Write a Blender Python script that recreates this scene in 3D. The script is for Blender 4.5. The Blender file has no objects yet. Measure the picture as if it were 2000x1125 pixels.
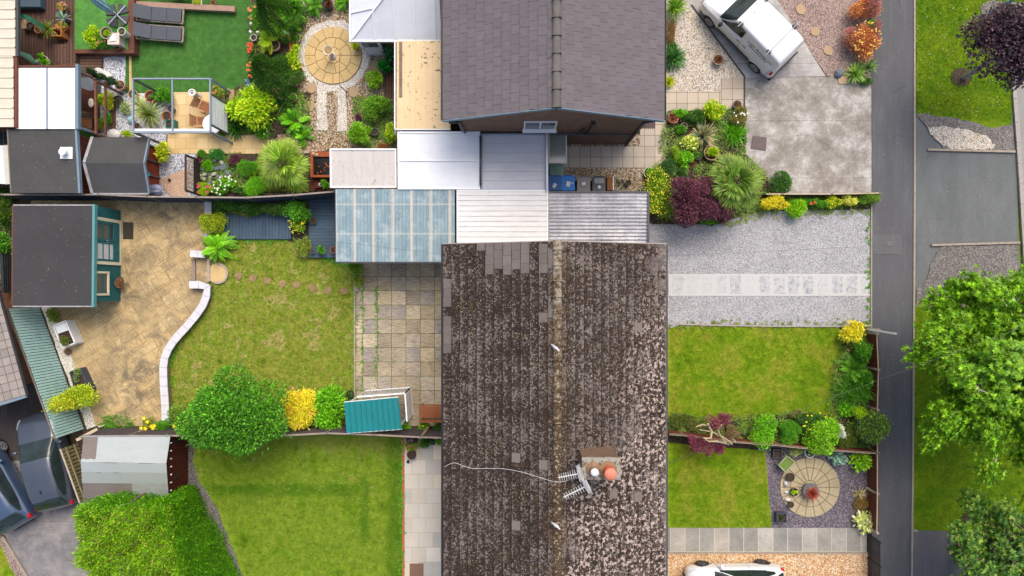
import bpy,math,random
import numpy as np
from mathutils import Vector,Matrix
R = math.radians
rng = np.random.default_rng(7)
random.seed(7)
scene = bpy.context.scene
COL = scene.collection
# ------------------------------------------------------------------ camera, sky, sun, exposure
HC = 30.0          # the drone hovers 30 m above the gardens and looks straight down
PPM = 44.0         # photograph pixels per metre at ground level
cd = bpy.data.cameras.new('camera'); cam = bpy.data.objects.new('camera',cd); COL.objects.link(cam)
cam.location = (0,0,HC); cam.rotation_euler = (0,0,0)
cd.sensor_width = 36; cd.lens = 18 * HC / (1000 / PPM); cd.clip_end = 2000
scene.camera = cam
world = bpy.data.worlds.new('World'); scene.world = world; world.use_nodes = True
wn = world.node_tree; bg = wn.nodes['Background']; sky = wn.nodes.new('ShaderNodeTexSky')
sky.sky_type = 'NISHITA'; sky.sun_disc = False
SUN_EL,SUN_AZ = 57,18            # azimuth clockwise from the top of the photograph
sky.sun_elevation = R(SUN_EL); sky.sun_rotation = R(SUN_AZ)
sky.air_density = 1.0; sky.dust_density = 6.0; sky.ozone_density = 0.6
wn.links.new(sky.outputs[0],bg.inputs[0]); bg.inputs[1].default_value = 0.15
sd = bpy.data.lights.new('sun','SUN'); sun = bpy.data.objects.new('sun',sd); COL.objects.link(sun)
sd.energy = 0.9; sd.angle = R(36); sd.color = (1.0,0.965,0.92)
_s = Vector((math.sin(R(SUN_AZ)) * math.cos(R(SUN_EL)),math.cos(R(SUN_AZ)) * math.cos(R(SUN_EL)),math.sin(R(SUN_EL))))
sun.rotation_euler = (-_s).to_track_quat('-Z','Y').to_euler(); sun.location = _s * 60
scene.view_settings.view_transform = 'Standard'; scene.view_settings.look = 'None'
scene.view_settings.gamma = 1; scene.view_settings.exposure = 0.52
# ------------------------------------------------------------------ helpers
def W(px,py,z=0.0):
    k = (HC - z) / HC / PPM
    return Vector(((px - 1000) * k,(562.5 - py) * k,z))
def lin(c):
    c = c / 255.0
    return c / 12.92 if c <= 0.04045 else ((c + 0.055) / 1.055) ** 2.4
def C(r,g,b,k=1.0):
    return (min(1,lin(r) * k / 1.15),min(1,lin(g) * k / 1.15),min(1,lin(b) * k / 1.15),1)
def tag(o,label=None,cat=None,group=None,kind=None):
    if label: o['label'] = label
    if cat: o['category'] = cat
    if group: o['group'] = group
    if kind: o['kind'] = kind
    return o
def thing(name,label,cat,loc=(0,0,0),rot=0.0,group=None):
    o = bpy.data.objects.new(name,None); COL.objects.link(o)
    o.location = loc; o.rotation_euler = (0,0,rot); o.empty_display_size = 0.3
    return tag(o,label,cat,group)
def kids(o): return [c for c in bpy.data.objects if c.parent == o]
def copy_tree(o,parent=None,deep=True):
    c = o.copy(); COL.objects.link(c); c.parent = parent
    for ch in kids(o): copy_tree(ch,c)
    return c
def link_mesh(name,me,parent=None,local=False,mat=None,smooth=False,cen=None):
    """me holds world coordinates unless local; gives the object an origin at its base"""
    n = len(me.vertices)
    co = np.empty(n * 3,'f'); me.vertices.foreach_get('co',co); co = co.reshape(-1,3)
    if parent is not None:
        org = np.zeros(3) if local else np.array(parent.matrix_basis.translation)
        q = parent.parent
        while q is not None and not local: org = org + np.array(q.matrix_basis.translation); q = q.parent
        loc = (0,0,0)
    elif local:
        org = np.zeros(3); loc = (0,0,0)
    else:
        org = np.array([(co[:,0].min() + co[:,0].max()) / 2,(co[:,1].min() + co[:,1].max()) / 2,co[:,2].min()]); loc = org
    if parent is not None and not local:
        # parts keep their own origin in the middle of themselves
        m = np.array([(co[:,0].min() + co[:,0].max()) / 2,(co[:,1].min() + co[:,1].max()) / 2,co[:,2].min()])
        loc = m - org; org = m
    co = co - org
    me.vertices.foreach_set('co',co.astype('f').ravel()); me.update()
    if smooth: me.polygons.foreach_set('use_smooth',[True] * len(me.polygons))
    o = bpy.data.objects.new(name,me); COL.objects.link(o)
    o.location = loc
    if parent is not None: o.parent = parent
    if mat is not None and not me.materials: me.materials.append(mat)
    return o
class MB:
    def __init__(s): s.v = []; s.f = []; s.uv = {}; s.mi = []; s.cur = 0
    def add(s,vs,fs,uvs=None):
        b = len(s.v); s.v += [tuple(p) for p in vs]
        for i,f in enumerate(fs):
            if uvs: s.uv[len(s.f)] = uvs[i]
            s.f.append([b + j for j in f]); s.mi.append(s.cur)
        return s
    def box(s,x0,y0,z0,x1,y1,z1):
        return s.add([(x0,y0,z0),(x1,y0,z0),(x1,y1,z0),(x0,y1,z0),(x0,y0,z1),(x1,y0,z1),(x1,y1,z1),(x0,y1,z1)],
            [(3,2,1,0),(4,5,6,7),(0,1,5,4),(1,2,6,5),(2,3,7,6),(3,0,4,7)])
    def obox(s,c,dx,dy,lx,ly,z0,z1):
        """box centred on c, half sizes lx, ly along unit vectors dx, dy"""
        P = [c + dx * a * lx + dy * b * ly for a,b in ((-1,-1),(1,-1),(1,1),(-1,1))]
        return s.prism([(p.x,p.y) for p in P],z0,z1)
    def prism(s,pts,z0,z1):
        n = len(pts)
        a = sum(pts[i][0] * pts[(i + 1) % n][1] - pts[(i + 1) % n][0] * pts[i][1] for i in range(n))
        if a < 0: pts = pts[::-1]
        return s.add([(p[0],p[1],z0) for p in pts] + [(p[0],p[1],z1) for p in pts],
            [tuple(range(n - 1,-1,-1)),tuple(range(n,2 * n))] + [(i,(i + 1) % n,n + (i + 1) % n,n + i) for i in range(n)])
    def beam(s,a,b,w,h):
        """square bar from a to b; w sideways, h upwards"""
        a = Vector(a); b = Vector(b); d = (b - a).normalized()
        up = Vector((0,0,1)) if abs(d.z) < 0.95 else Vector((0,1,0))
        sx = d.cross(up).normalized() * w / 2; sz = sx.cross(d).normalized() * h / 2
        vs = [a - sx - sz,a + sx - sz,a + sx + sz,a - sx + sz,b - sx - sz,b + sx - sz,b + sx + sz,b - sx + sz]
        return s.add(vs,[(0,1,2,3),(7,6,5,4),(0,4,5,1),(1,5,6,2),(2,6,7,3),(3,7,4,0)])
    def tube(s,pts,r,n=8,cap=True):
        pts = [Vector(p) for p in pts]; m = len(pts)
        rr = r if isinstance(r,(list,tuple)) else [r] * m
        prev = None; rings = []
        for i,p in enumerate(pts):
            d = (pts[min(i + 1,m - 1)] - pts[max(i - 1,0)]).normalized()
            if prev is None:
                x = d.cross(Vector((0,0,1)) if abs(d.z) < 0.9 else Vector((1,0,0))).normalized()
            else: x = (prev - d * prev.dot(d)).normalized()
            prev = x; y = d.cross(x)
            rings.append([p + (x * math.cos(t) + y * math.sin(t)) * rr[i] for t in [2 * math.pi * k / n for k in range(n)]])
        vs = [q for ring in rings for q in ring]
        fs = [(i * n + k,i * n + (k + 1) % n,(i + 1) * n + (k + 1) % n,(i + 1) * n + k) for i in range(m - 1) for k in range(n)]
        if cap: fs += [tuple(range(n - 1,-1,-1)),tuple((m - 1) * n + k for k in range(n))]
        return s.add(vs,fs)
    def lathe(s,c,prof,n=24,sx=1,sy=1,jit=0):
        vs = []; m = len(prof)
        for r,z in prof:
            for k in range(n):
                t = 2 * math.pi * k / n
                j = 1 + random.uniform(-jit,jit)
                vs.append((c[0] + r * j * sx * math.cos(t),c[1] + r * j * sy * math.sin(t),c[2] + z))
        fs = [(i * n + k,i * n + (k + 1) % n,(i + 1) * n + (k + 1) % n,(i + 1) * n + k) for i in range(m - 1) for k in range(n)]
        if prof[0][0] > 1e-4: fs.append(tuple(range(n - 1,-1,-1)))
        if prof[-1][0] > 1e-4: fs.append(tuple((m - 1) * n + k for k in range(n)))
        return s.add(vs,fs)
    def wall(s,a,b,z0,z1,t=0.0,flip=False):
        """vertical quad with uv in metres"""
        L = math.hypot(b[0] - a[0],b[1] - a[1])
        vs = [(a[0],a[1],z0),(b[0],b[1],z0),(b[0],b[1],z1),(a[0],a[1],z1)]
        return s.add(vs,[(0,1,2,3)],[[(0,z0),(L,z0),(L,z1),(0,z1)]])
    def mesh(s,name):
        me = bpy.data.meshes.new(name); me.from_pydata(s.v,[],s.f)
        if s.uv:
            ul = me.uv_layers.new(name='UVMap')
            for i,p in enumerate(me.polygons):
                if i in s.uv:
                    for k,li in enumerate(p.loop_indices): ul.data[li].uv = s.uv[i][k]
        return me
    def build(s,name,mat,parent=None,local=False,smooth=False,bevel=0,label=None):
        me = s.mesh(name)
        mats = mat if isinstance(mat,(list,tuple)) else [mat]
        for m in mats: me.materials.append(m)
        if len(mats) > 1: me.polygons.foreach_set('material_index',s.mi)
        o = link_mesh(name,me,parent,local,None,smooth)
        if bevel:
            b = o.modifiers.new('bevel','BEVEL'); b.width = bevel; b.segments = 2; b.limit_method = 'ANGLE'; b.angle_limit = R(40)
        if label: o['label'] = label
        return o
# ------------------------------------------------------------------ material helpers
class G:
    def __init__(s,name,rough=0.8,metal=0.0,spec=0.3):
        s.m = bpy.data.materials.new(name); s.m.use_nodes = True; s.t = s.m.node_tree
        s.b = s.t.nodes['Principled BSDF']; s.b.inputs['Roughness'].default_value = rough
        s.b.inputs['Metallic'].default_value = metal; s.b.inputs['Specular IOR Level'].default_value = spec
        s._pos = None
    def n(s,t,**k):
        nd = s.t.nodes.new('ShaderNode' + t)
        for a,v in k.items(): setattr(nd,a,v)
        return nd
    def put(s,sock,v):
        if isinstance(v,bpy.types.NodeSocket): s.t.links.new(v,sock)
        else: sock.default_value = v
    @property
    def pos(s):
        if s._pos is None: s._pos = s.n('NewGeometry').outputs['Position']
        return s._pos
    @property
    def obj(s): return s.n('TexCoord').outputs['Object']
    @property
    def uv(s): return s.n('TexCoord').outputs['UV']
    def map(s,vec,loc=(0,0,0),rot=(0,0,0),scale=(1,1,1)):
        m = s.n('Mapping'); s.put(m.inputs[0],vec)
        m.inputs['Location'].default_value = loc; m.inputs['Rotation'].default_value = rot; m.inputs['Scale'].default_value = scale
        return m.outputs[0]
    def noise(s,scale,detail=4,rough=0.6,vec=None,dist=0):
        nd = s.n('TexNoise'); s.put(nd.inputs['Vector'],vec if vec is not None else s.pos)
        nd.inputs['Scale'].default_value = scale; nd.inputs['Detail'].default_value = detail; nd.inputs['Roughness'].default_value = rough
        nd.inputs['Distortion'].default_value = dist
        return nd.outputs['Fac']
    def voro(s,scale,vec=None,out='Color',feature='F1',rnd=1.0):
        nd = s.n('TexVoronoi',feature=feature); s.put(nd.inputs['Vector'],vec if vec is not None else s.pos)
        nd.inputs['Scale'].default_value = scale; nd.inputs['Randomness'].default_value = rnd
        return nd.outputs[out]
    def ramp(s,fac,stops,interp='LINEAR'):
        nd = s.n('ValToRGB'); s.put(nd.inputs[0],fac); e = nd.color_ramp.elements; nd.color_ramp.interpolation = interp
        while len(e) < len(stops): e.new(0.5)
        for i,(p,c) in enumerate(stops):
            e[i].position = p; e[i].color = c if isinstance(c,tuple) else (c,c,c,1)
        return nd.outputs[0]
    def mix(s,fac,a,b,mode='MIX'):
        nd = s.n('Mix',data_type='RGBA',blend_type=mode)
        s.put(nd.inputs[0],fac); s.put(nd.inputs[6],a); s.put(nd.inputs[7],b)
        return nd.outputs[2]
    def math(s,op,a,b=0.0,clamp=False):
        nd = s.n('Math',operation=op,use_clamp=clamp); s.put(nd.inputs[0],a); s.put(nd.inputs[1],b)
        return nd.outputs[0]
    def sep(s,vec):
        nd = s.n('SeparateXYZ'); s.put(nd.inputs[0],vec); return nd.outputs
    def comb(s,x,y,z=0.0):
        nd = s.n('CombineXYZ'); s.put(nd.inputs[0],x); s.put(nd.inputs[1],y); s.put(nd.inputs[2],z); return nd.outputs[0]
    def brick(s,vec,w,h,mortar=0.012,off=0.0,c1=(0,0,0,1),c2=(1,1,1,1),cm=(0.5,0.5,0.5,1),bias=0.0):
        nd = s.n('TexBrick'); s.put(nd.inputs['Vector'],vec); nd.offset = off; nd.squash = 1.0
        nd.inputs['Scale'].default_value = 1.0; nd.inputs['Brick Width'].default_value = w; nd.inputs['Row Height'].default_value = h
        nd.inputs['Mortar Size'].default_value = mortar; nd.inputs['Mortar Smooth'].default_value = 0.1
        s.put(nd.inputs['Color1'],c1); s.put(nd.inputs['Color2'],c2); s.put(nd.inputs['Mortar'],cm); nd.inputs['Bias'].default_value = bias
        return nd.outputs['Color'],nd.outputs['Fac']
    def vary(s,col,amt=0.25,scale=1.2,detail=5,vec=None):
        f = s.noise(scale,detail,0.6,vec)
        return s.mix(1.0,col,s.ramp(f,[(0.25,1 - amt),(0.75,1 + amt * 0.6)]),'MULTIPLY')
    def bump(s,h,strength=0.3,dist=0.02):
        nd = s.n('Bump'); nd.inputs['Strength'].default_value = strength; nd.inputs['Distance'].default_value = dist
        s.put(nd.inputs['Height'],h); s.t.links.new(nd.outputs[0],s.b.inputs['Normal'])
    def done(s,col): s.put(s.b.inputs['Base Color'],col); return s.m
_mc = {}
def plain(name,col,rough=0.6,var=0.12,scale=3.0,metal=0.0,spec=0.4,bump=0.0,fine=40):
    if name in _mc: return _mc[name]
    g = G(name,rough,metal,spec); c = g.vary(col,var,scale)
    if var: c = g.vary(c,var * 0.6,fine,2)
    if bump: g.bump(g.noise(fine,3),bump,0.01)
    _mc[name] = g.done(c); return _mc[name]
def gravel(name,cols,scale=22,var=0.2,dirt=None,patch=0.8):
    """loose stones: a colour per stone out of cols"""
    g = G(name,0.9); v = g.voro(scale); r = g.sep(v)[0]
    n = len(cols); c = g.ramp(r,[((i + 0.0) / n,cols[i]) for i in range(n)],'CONSTANT')
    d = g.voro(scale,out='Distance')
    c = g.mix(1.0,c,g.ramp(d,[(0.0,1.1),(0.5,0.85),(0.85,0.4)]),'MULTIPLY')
    c = g.vary(c,var,patch)
    if dirt:
        c = g.mix(g.ramp(g.noise(1.6,7,0.7),[(0.55,0.0),(0.72,0.75)]),c,dirt)
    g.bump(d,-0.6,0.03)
    return g.done(c)
def grassmat(name,cols,scale=1.0,fine=60,stripes=None):
    """mottled lawn; position based so blades and turf agree"""
    g = G(name,0.9,spec=0.15)
    f = g.noise(scale,9,0.72,dist=0.12)
    n = len(cols); c = g.ramp(f,[(0.32 + 0.36 * i / (n - 1),cols[i]) for i in range(n)])
    c = g.mix(1.0,c,g.ramp(g.noise(fine,3,0.8),[(0.3,0.62),(0.7,1.4)]),'MULTIPLY')
    c = g.mix(1.0,c,g.ramp(g.noise(9,4,0.7),[(0.3,0.82),(0.7,1.15)]),'MULTIPLY')
    c = g.mix(1.0,c,g.ramp(g.noise(3.2,6,0.75),[(0.36,0.8),(0.64,1.16)]),'MULTIPLY')
    c = g.mix(g.ramp(g.noise(17,3,.8),[(.66,0),(.74,.55)]),c,C(176,172,104))
    if stripes: c = stripes(g,c)
    g.bump(g.noise(fine,3,0.8),0.6,0.03)
    return g.done(c)
def wood(name,c1,c2,ang=0.0,plank=0.14,gap=0.012,dark=None,axis=0):
    """boards running along the direction ang, in the ground plane"""
    g = G(name,0.75); v = g.map(g.pos,rot=(0,0,-ang))
    a,b = (plank * 400,plank)
    col,fac = g.brick(v,3.3,plank,gap,0.37,c1,c2,dark or C(25,18,15))
    gr = g.noise(1.0,5,0.65,g.map(v,scale=(1.5,45,10)))
    col = g.mix(1.0,col,g.ramp(gr,[(0.3,0.78),(0.7,1.2)]),'MULTIPLY')
    col = g.vary(col,0.22,1.3)
    g.bump(fac,-0.4,0.01)
    return g.done(col)
def timber(name,col,var=0.25):
    """plain sawn timber seen in any direction"""
    if name in _mc: return _mc[name]
    g = G(name,0.8); c = g.vary(col,var,5,6); c = g.vary(c,var,30,3); g.bump(g.noise(35,4),0.2,0.01)
    _mc[name] = g.done(c); return _mc[name]
def slabs(name,ox,oy,w,h,cols,cm,mortar=0.014,off=0.0,ang=0.0,weed=None,riven=False,fine=0.25):
    """flagstones: grid of w x h metres through the world point (ox, oy)"""
    g = G(name,0.85); v = g.map(g.map(g.pos,loc=(-ox,-oy,0)),rot=(0,0,-ang))
    t,fac = g.brick(v,w,h,mortar,off,(0,0,0,1),(1,1,1,1),(0.5,0.5,0.5,1))
    n = len(cols); c = g.ramp(g.sep(t)[0],[(i / max(1,n - 1),cols[i]) for i in range(n)])
    if riven:
        x,y,_ = g.sep(v)
        par = g.math('PINGPONG',g.math('ADD',g.math('FLOOR',g.math('DIVIDE',x,w)),g.math('FLOOR',g.math('DIVIDE',y,h))),1.0)
        va = g.map(v,rot=(0,0,R(52)),scale=(2.2,16,1)); vb = g.map(v,rot=(0,0,R(-48)),scale=(2.2,16,1))
        na = g.noise(1.6,3,0.5,va,0.4); nb = g.noise(1.6,3,0.5,vb,0.4)
        rv = g.mix(par,na,nb)
        c = g.mix(1.0,c,g.ramp(rv,[(0.36,0.68),(0.5,1.0),(0.62,1.14)]),'MULTIPLY'); g.bump(rv,0.5,0.02)
    c = g.vary(c,fine,1.1,6); c = g.vary(c,fine * 0.7,14,4)
    if weed:
        cm = g.mix(g.ramp(g.noise(1.7,4),[(0.45,0.0),(0.58,1.0)]),cm,weed)
    c = g.mix(fac,c,cm)
    return g.done(c)
_si = 0
def sheet(name,px,mat,lvl,label=None,thick=0.0,z=None):
    """a flat piece of the setting drawn on the ground"""
    global _si
    _si += 1; zz = 0.008 * lvl + .00008 * _si if z is None else z
    pts = [W(x,y,zz) for x,y in px]
    m = MB()
    if thick: m.prism([(p.x,p.y) for p in pts],zz - thick,zz)
    else:
        n = len(pts); a = sum(pts[i].x * pts[(i + 1) % n].y - pts[(i + 1) % n].x * pts[i].y for i in range(n))
        if a < 0: pts = pts[::-1]
        m.add(pts,[tuple(range(n))])
    o = m.build(name,mat); o['kind'] = 'structure'
    if label: o['label'] = label
    return o
def rectpx(x0,y0,x1,y1): return [(x0,y0),(x1,y0),(x1,y1),(x0,y1)]
def smoothpx(pts,it=2):
    for _ in range(it):
        q = []
        for i in range(len(pts)):
            a = pts[i]; b = pts[(i + 1) % len(pts)]
            q += [(a[0] * .75 + b[0] * .25,a[1] * .75 + b[1] * .25),(a[0] * .25 + b[0] * .75,a[1] * .25 + b[1] * .75)]
        pts = q
    return pts
def wobble(pts,amp,step=12):
    out = []
    for i in range(len(pts)):
        a = pts[i]; b = pts[(i + 1) % len(pts)]; L = math.hypot(b[0] - a[0],b[1] - a[1]); k = max(1,int(L / step))
        for j in range(k):
            t = j / k; out.append((a[0] + (b[0] - a[0]) * t + random.uniform(-amp,amp),a[1] + (b[1] - a[1]) * t + random.uniform(-amp,amp)))
    return out
def circ(cx,cy,r,n=40,ry=None): return [(cx + r * math.cos(2 * math.pi * i / n),cy + (ry or r) * math.sin(2 * math.pi * i / n)) for i in range(n)]
# ------------------------------------------------------------------ foliage
def nrm(a): return a / np.maximum(np.linalg.norm(a,axis=-1,keepdims=True),1e-9)
FOL = None
def foliage_mat():
    global FOL
    if FOL: return FOL
    g = G('foliage',0.5,spec=0.35)
    at = g.n('Attribute',attribute_name='Col').outputs['Color']
    g.put(g.b.inputs['Base Color'],at)
    tr = g.n('BsdfTranslucent'); g.put(tr.inputs[0],g.mix(1.0,at,(1.25,1.3,0.6,1),'MULTIPLY'))
    mx = g.n('MixShader'); mx.inputs[0].default_value = 0.22
    g.t.links.new(g.b.outputs[0],mx.inputs[1]); g.t.links.new(tr.outputs[0],mx.inputs[2])
    g.t.links.new(mx.outputs[0],g.t.nodes['Material Output'].inputs[0])
    FOL = g.m; return FOL
def pal(*c): return np.array([C(*x)[:3] for x in c])
def pick(p,n,jit=0.18):
    c = p[rng.integers(0,len(p),n)]
    return np.clip(c * np.exp(rng.normal(0,jit,(n,1))) * np.exp(rng.normal(0,0.05,(n,3))),0,1)
class FS:
    """collects leaves and blades into one mesh"""
    def __init__(s): s.V = []; s.F = []; s.Cc = []; s.n = 0
    def _push(s,V,F,Cc):
        s.V.append(V.reshape(-1,3)); s.F.append(F.reshape(-1,4) + s.n); s.Cc.append(Cc.reshape(-1,3)); s.n += len(s.V[-1])
    def leaves(s,P,D,N,L,Wd,Cc,fold=0.25,droop=0.12):
        n = len(P); D = nrm(D); N = nrm(N - D * (N * D).sum(-1,keepdims=True)); S = np.cross(D,N)
        L = np.broadcast_to(np.asarray(L,float),(n,))[:,None]; Wd = np.broadcast_to(np.asarray(Wd,float),(n,))[:,None]
        a = P; b = P + D * L * .45 + S * Wd * .5 + N * fold * Wd; t = P + D * L - N * droop * L; d = P + D * L * .45 - S * Wd * .5 + N * fold * Wd
        V = np.stack([a,b,t,d],1); F = np.arange(n * 4).reshape(n,4)
        s._push(V,F,np.repeat(Cc[:,None],4,1))
    def strips(s,path,wid,side,Cc,tipc=None):
        """path (n,k,3), wid (n,k), side (n,3)"""
        n,k,_ = path.shape; side = nrm(side)[:,None]
        V = np.stack([path - side * wid[...,None] * .5,path + side * wid[...,None] * .5],2)   # n,k,2,3
        i = np.arange(n)[:,None] * (2 * k) + np.arange(k - 1)[None] * 2
        F = np.stack([i,i + 1,i + 3,i + 2],-1)
        Ck = np.repeat(Cc[:,None],k,1)
        if tipc is not None:
            t = np.linspace(0,1,k)[None,:,None] ** 3; Ck = Ck * (1 - t) + np.asarray(tipc)[None,None] * t
        s._push(V,F,np.repeat(Ck[:,:,None],2,2))
    def clump(s,c,r,n=None,L=0.08,Wd=0.05,p=None,lumps=9,lr=0.38,flat=1.0,jit=0.18,upb=0.3,low=-0.2,dens=3.2):
        """leafy mound: r = (rx, ry, height) over the point c"""
        rx,ry,h = r
        if n is None: n = int(dens * 3.0 * rx * ry * (1 + 0.6 * h / max(rx,ry)) / (L * Wd * 0.5))
        n = min(n,42000)
        u = nrm(rng.normal(0,1,(lumps,3))); u[:,2] = np.abs(u[:,2]) * 1.0 + low
        rad = rng.uniform(.2,1.25,(lumps,1)) ** .5
        lc = np.array(c) + np.concatenate([u[:,:2] * rad * np.array([rx,ry]) * (1 - lr),h * (.45 + (0.55 - lr * .9) * u[:,2:])],1)
        ls = rng.uniform(.55,1.3,lumps)
        w = ls ** 2; k = rng.choice(lumps,n,p=w / w.sum()); ls = ls * 1.0
        v = nrm(rng.normal(0,1,(n,3))); v[:,2] = np.where(v[:,2] < -.35,-v[:,2],v[:,2])
        R3 = np.array([rx * lr,ry * lr,h * lr * flat])
        P = lc[k] + v * R3 * ls[k][:,None] * (1 - rng.random((n,1)) ** 2.2 * .45 + (rng.random((n,1)) < .06) * rng.random((n,1)) * .55)
        ok = P[:,2] > c[2] + .01; P = P[ok]; v = v[ok]; k = k[ok]; n = len(P)
        D = nrm(v + rng.normal(0,.55,(n,3)) + np.array([0,0,upb - .2])); N = nrm(v * .5 + np.array([0,0,1]) + rng.normal(0,.35,(n,3)))
        lt = np.exp(rng.normal(0,.10,lumps))[k][:,None]
        s.leaves(P,D,N,L * rng.uniform(.65,1.25,n),Wd * rng.uniform(.7,1.2,n),pick(p,n,jit) * lt)
        s.lc = lc
        return s
    def rosette(s,c,n,L,Wd,p,e0=10,e1=80,droop=0.5,tip=None,k=5,spread=0.03,jit=.15,az=None):
        """sword shaped blades from one point"""
        if az is None: az = rng.uniform(0,2 * math.pi,n)
        el = np.radians(rng.uniform(e0,e1,n)); Ls = L * rng.uniform(.7,1.1,n)
        d = np.stack([np.cos(az) * np.cos(el),np.sin(az) * np.cos(el),np.sin(el)],1)
        t = np.linspace(0,1,k)[None,:,None]
        base = np.array(c) + rng.normal(0,spread,(n,3)) * np.array([1,1,.3])
        path = base[:,None] + d[:,None] * Ls[:,None,None] * t; path[...,2] -= (droop * Ls[:,None] * (t[...,0] ** 2.2)) * (1.1 - np.sin(el))[:,None]
        path[...,2] = np.maximum(path[...,2],c[2] * 0 + .015)
        wid = Wd * (np.sin(np.linspace(.35,math.pi * .97,k)) ** .7)[None] * rng.uniform(.8,1.2,(n,1))
        side = np.stack([-np.sin(az),np.cos(az),np.zeros(n)],1) + rng.normal(0,.15,(n,3))
        s.strips(path,wid,side,pick(p,n,jit),tip)
        return s
    def fronds(s,c,n,L,p,e0=15,e1=70,droop=.7,pin=18,pl=.22,pw=.035,az=None,jit=.15,base=None,sweep=.55):
        """feather fronds: arching ribs with leaflets both sides"""
        if az is None: az = rng.uniform(0,2 * math.pi,n)
        el = np.radians(rng.uniform(e0,e1,n)); Ls = L * rng.uniform(.75,1.1,n)
        d = np.stack([np.cos(az) * np.cos(el),np.sin(az) * np.cos(el),np.sin(el)],1)
        b = np.array(c)[None] + (rng.normal(0,.04,(n,3)) * np.array([1,1,.2])) if base is None else base
        t = np.linspace(.08,1,pin)[None,:,None]
        path = b[:,None] + d[:,None] * Ls[:,None,None] * t; path[...,2] -= droop * Ls[:,None] * t[...,0] ** 2.2 * np.cos(el)[:,None]
        cc = pick(p,n,jit)
        s.strips(path,np.full((n,pin),pw * .35),np.stack([-np.sin(az),np.cos(az),0 * az],1),cc * .8)
        tan = nrm(np.gradient(path,axis=1)); side = np.stack([-np.sin(az),np.cos(az),0 * az],1)[:,None]
        env = (np.sin(np.linspace(.25,math.pi * .985,pin)) ** .8)[None,:,None]
        for sg in (-1,1):
            D = nrm(tan * sweep + side * sg + rng.normal(0,.12,path.shape)); D[...,2] -= .12
            N = np.cross(side + 0 * D,tan) * -1; N = np.where(N[...,2:] < 0,-N,N)
            s.leaves(path.reshape(-1,3),D.reshape(-1,3),(N + rng.normal(0,.2,N.shape)).reshape(-1,3),(pl * env * np.ones((n,1,1))).reshape(-1) * Ls.repeat(pin) / L,
                     pw,np.repeat(cc,pin,0) * np.exp(rng.normal(0,.08,(n * pin,1))),.1,.1)
        return s
    def fan(s,c,az,el,pet,L,p,nl=26,span=200,droop=.35,w=.045,tilt=0.0):
        """one palm fan at the end of its stalk"""
        d = np.array([math.cos(az) * math.cos(el),math.sin(az) * math.cos(el),math.sin(el)])
        sd_ = np.array([-math.sin(az),math.cos(az),0]); up = np.cross(d,sd_) * -1
        if up[2] < 0: up = -up
        h = np.array(c) + d * pet
        path = np.array([[np.array(c),np.array(c) + d * pet * .5 + np.array([0,0,.02]),h]])
        s.strips(path,np.array([[.03,.025,.02]]),sd_[None],pick(p,1) * .9)
        d2 = nrm(d + np.array([0,0,-tilt]))
        a = np.radians(np.linspace(-span / 2,span / 2,nl)) + rng.normal(0,.03,nl)
        D = np.cos(a)[:,None] * d2 + np.sin(a)[:,None] * sd_
        Ls = L * (1 - .28 * np.abs(a) / math.pi) * rng.uniform(.9,1.08,nl)
        k = 6; t = np.linspace(0.02,1,k)[None,:,None]; tone = math.exp(rng.normal(0,.28))
        P = h + D[:,None] * Ls[:,None,None] * t + up * .0
        P[...,2] -= droop * Ls[:,None] * t[...,0] ** 2.5
        P[...,2] += .06 * np.sin(np.arange(nl) * math.pi)[:,None]
        wid = np.array([.25,.8,1,.85,.5,.06])[None] * w * np.ones((nl,1))
        sidev = np.cross(D,up[None] + rng.normal(0,.35,(nl,3)))
        s.strips(P,wid,sidev,pick(p,nl,.12) * tone,C(150,170,70)[:3])
    def build(s,name,parent=None,label=None):
        V = np.concatenate(s.V).astype('f'); F = np.concatenate(s.F).astype('i'); Cc = np.clip(np.concatenate(s.Cc) * 1.3,0,.9).astype('f')
        me = bpy.data.meshes.new(name); nv,nf = len(V),len(F)
        me.vertices.add(nv); me.vertices.foreach_set('co',V.ravel())
        me.loops.add(nf * 4); me.loops.foreach_set('vertex_index',F.ravel())
        me.polygons.add(nf); me.polygons.foreach_set('loop_start',np.arange(0,nf * 4,4,dtype='i')); me.polygons.foreach_set('loop_total',np.full(nf,4,'i'))
        me.update(calc_edges=True)
        at = me.color_attributes.new('Col','FLOAT_COLOR','POINT')
        at.data.foreach_set('color',np.concatenate([Cc,np.ones((nv,1),'f')],1).ravel())
        me.materials.append(foliage_mat())
        o = link_mesh(name,me,parent)
        if label: o['label'] = label
        return o
# ================================================================== SETTING: ground
T = 'gravel'
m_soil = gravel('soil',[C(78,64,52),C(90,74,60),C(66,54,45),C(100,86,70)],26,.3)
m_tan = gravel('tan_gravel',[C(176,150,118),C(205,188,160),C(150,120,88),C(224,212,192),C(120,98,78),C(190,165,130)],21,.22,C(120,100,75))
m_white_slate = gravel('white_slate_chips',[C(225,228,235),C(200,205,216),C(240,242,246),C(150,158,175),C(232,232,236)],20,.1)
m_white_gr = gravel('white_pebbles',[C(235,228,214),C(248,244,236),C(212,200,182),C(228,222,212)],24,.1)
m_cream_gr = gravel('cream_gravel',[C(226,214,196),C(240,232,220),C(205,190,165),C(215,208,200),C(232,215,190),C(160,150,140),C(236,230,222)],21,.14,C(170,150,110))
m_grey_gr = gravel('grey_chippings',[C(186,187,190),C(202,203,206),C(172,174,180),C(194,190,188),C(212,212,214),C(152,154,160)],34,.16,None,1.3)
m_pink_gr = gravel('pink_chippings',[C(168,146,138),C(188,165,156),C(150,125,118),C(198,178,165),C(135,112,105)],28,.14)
m_gold_gr = gravel('golden_gravel',[C(226,184,130),C(240,212,170),C(212,160,100),C(246,228,200),C(205,145,90),C(232,196,160)],22,.1)
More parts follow.
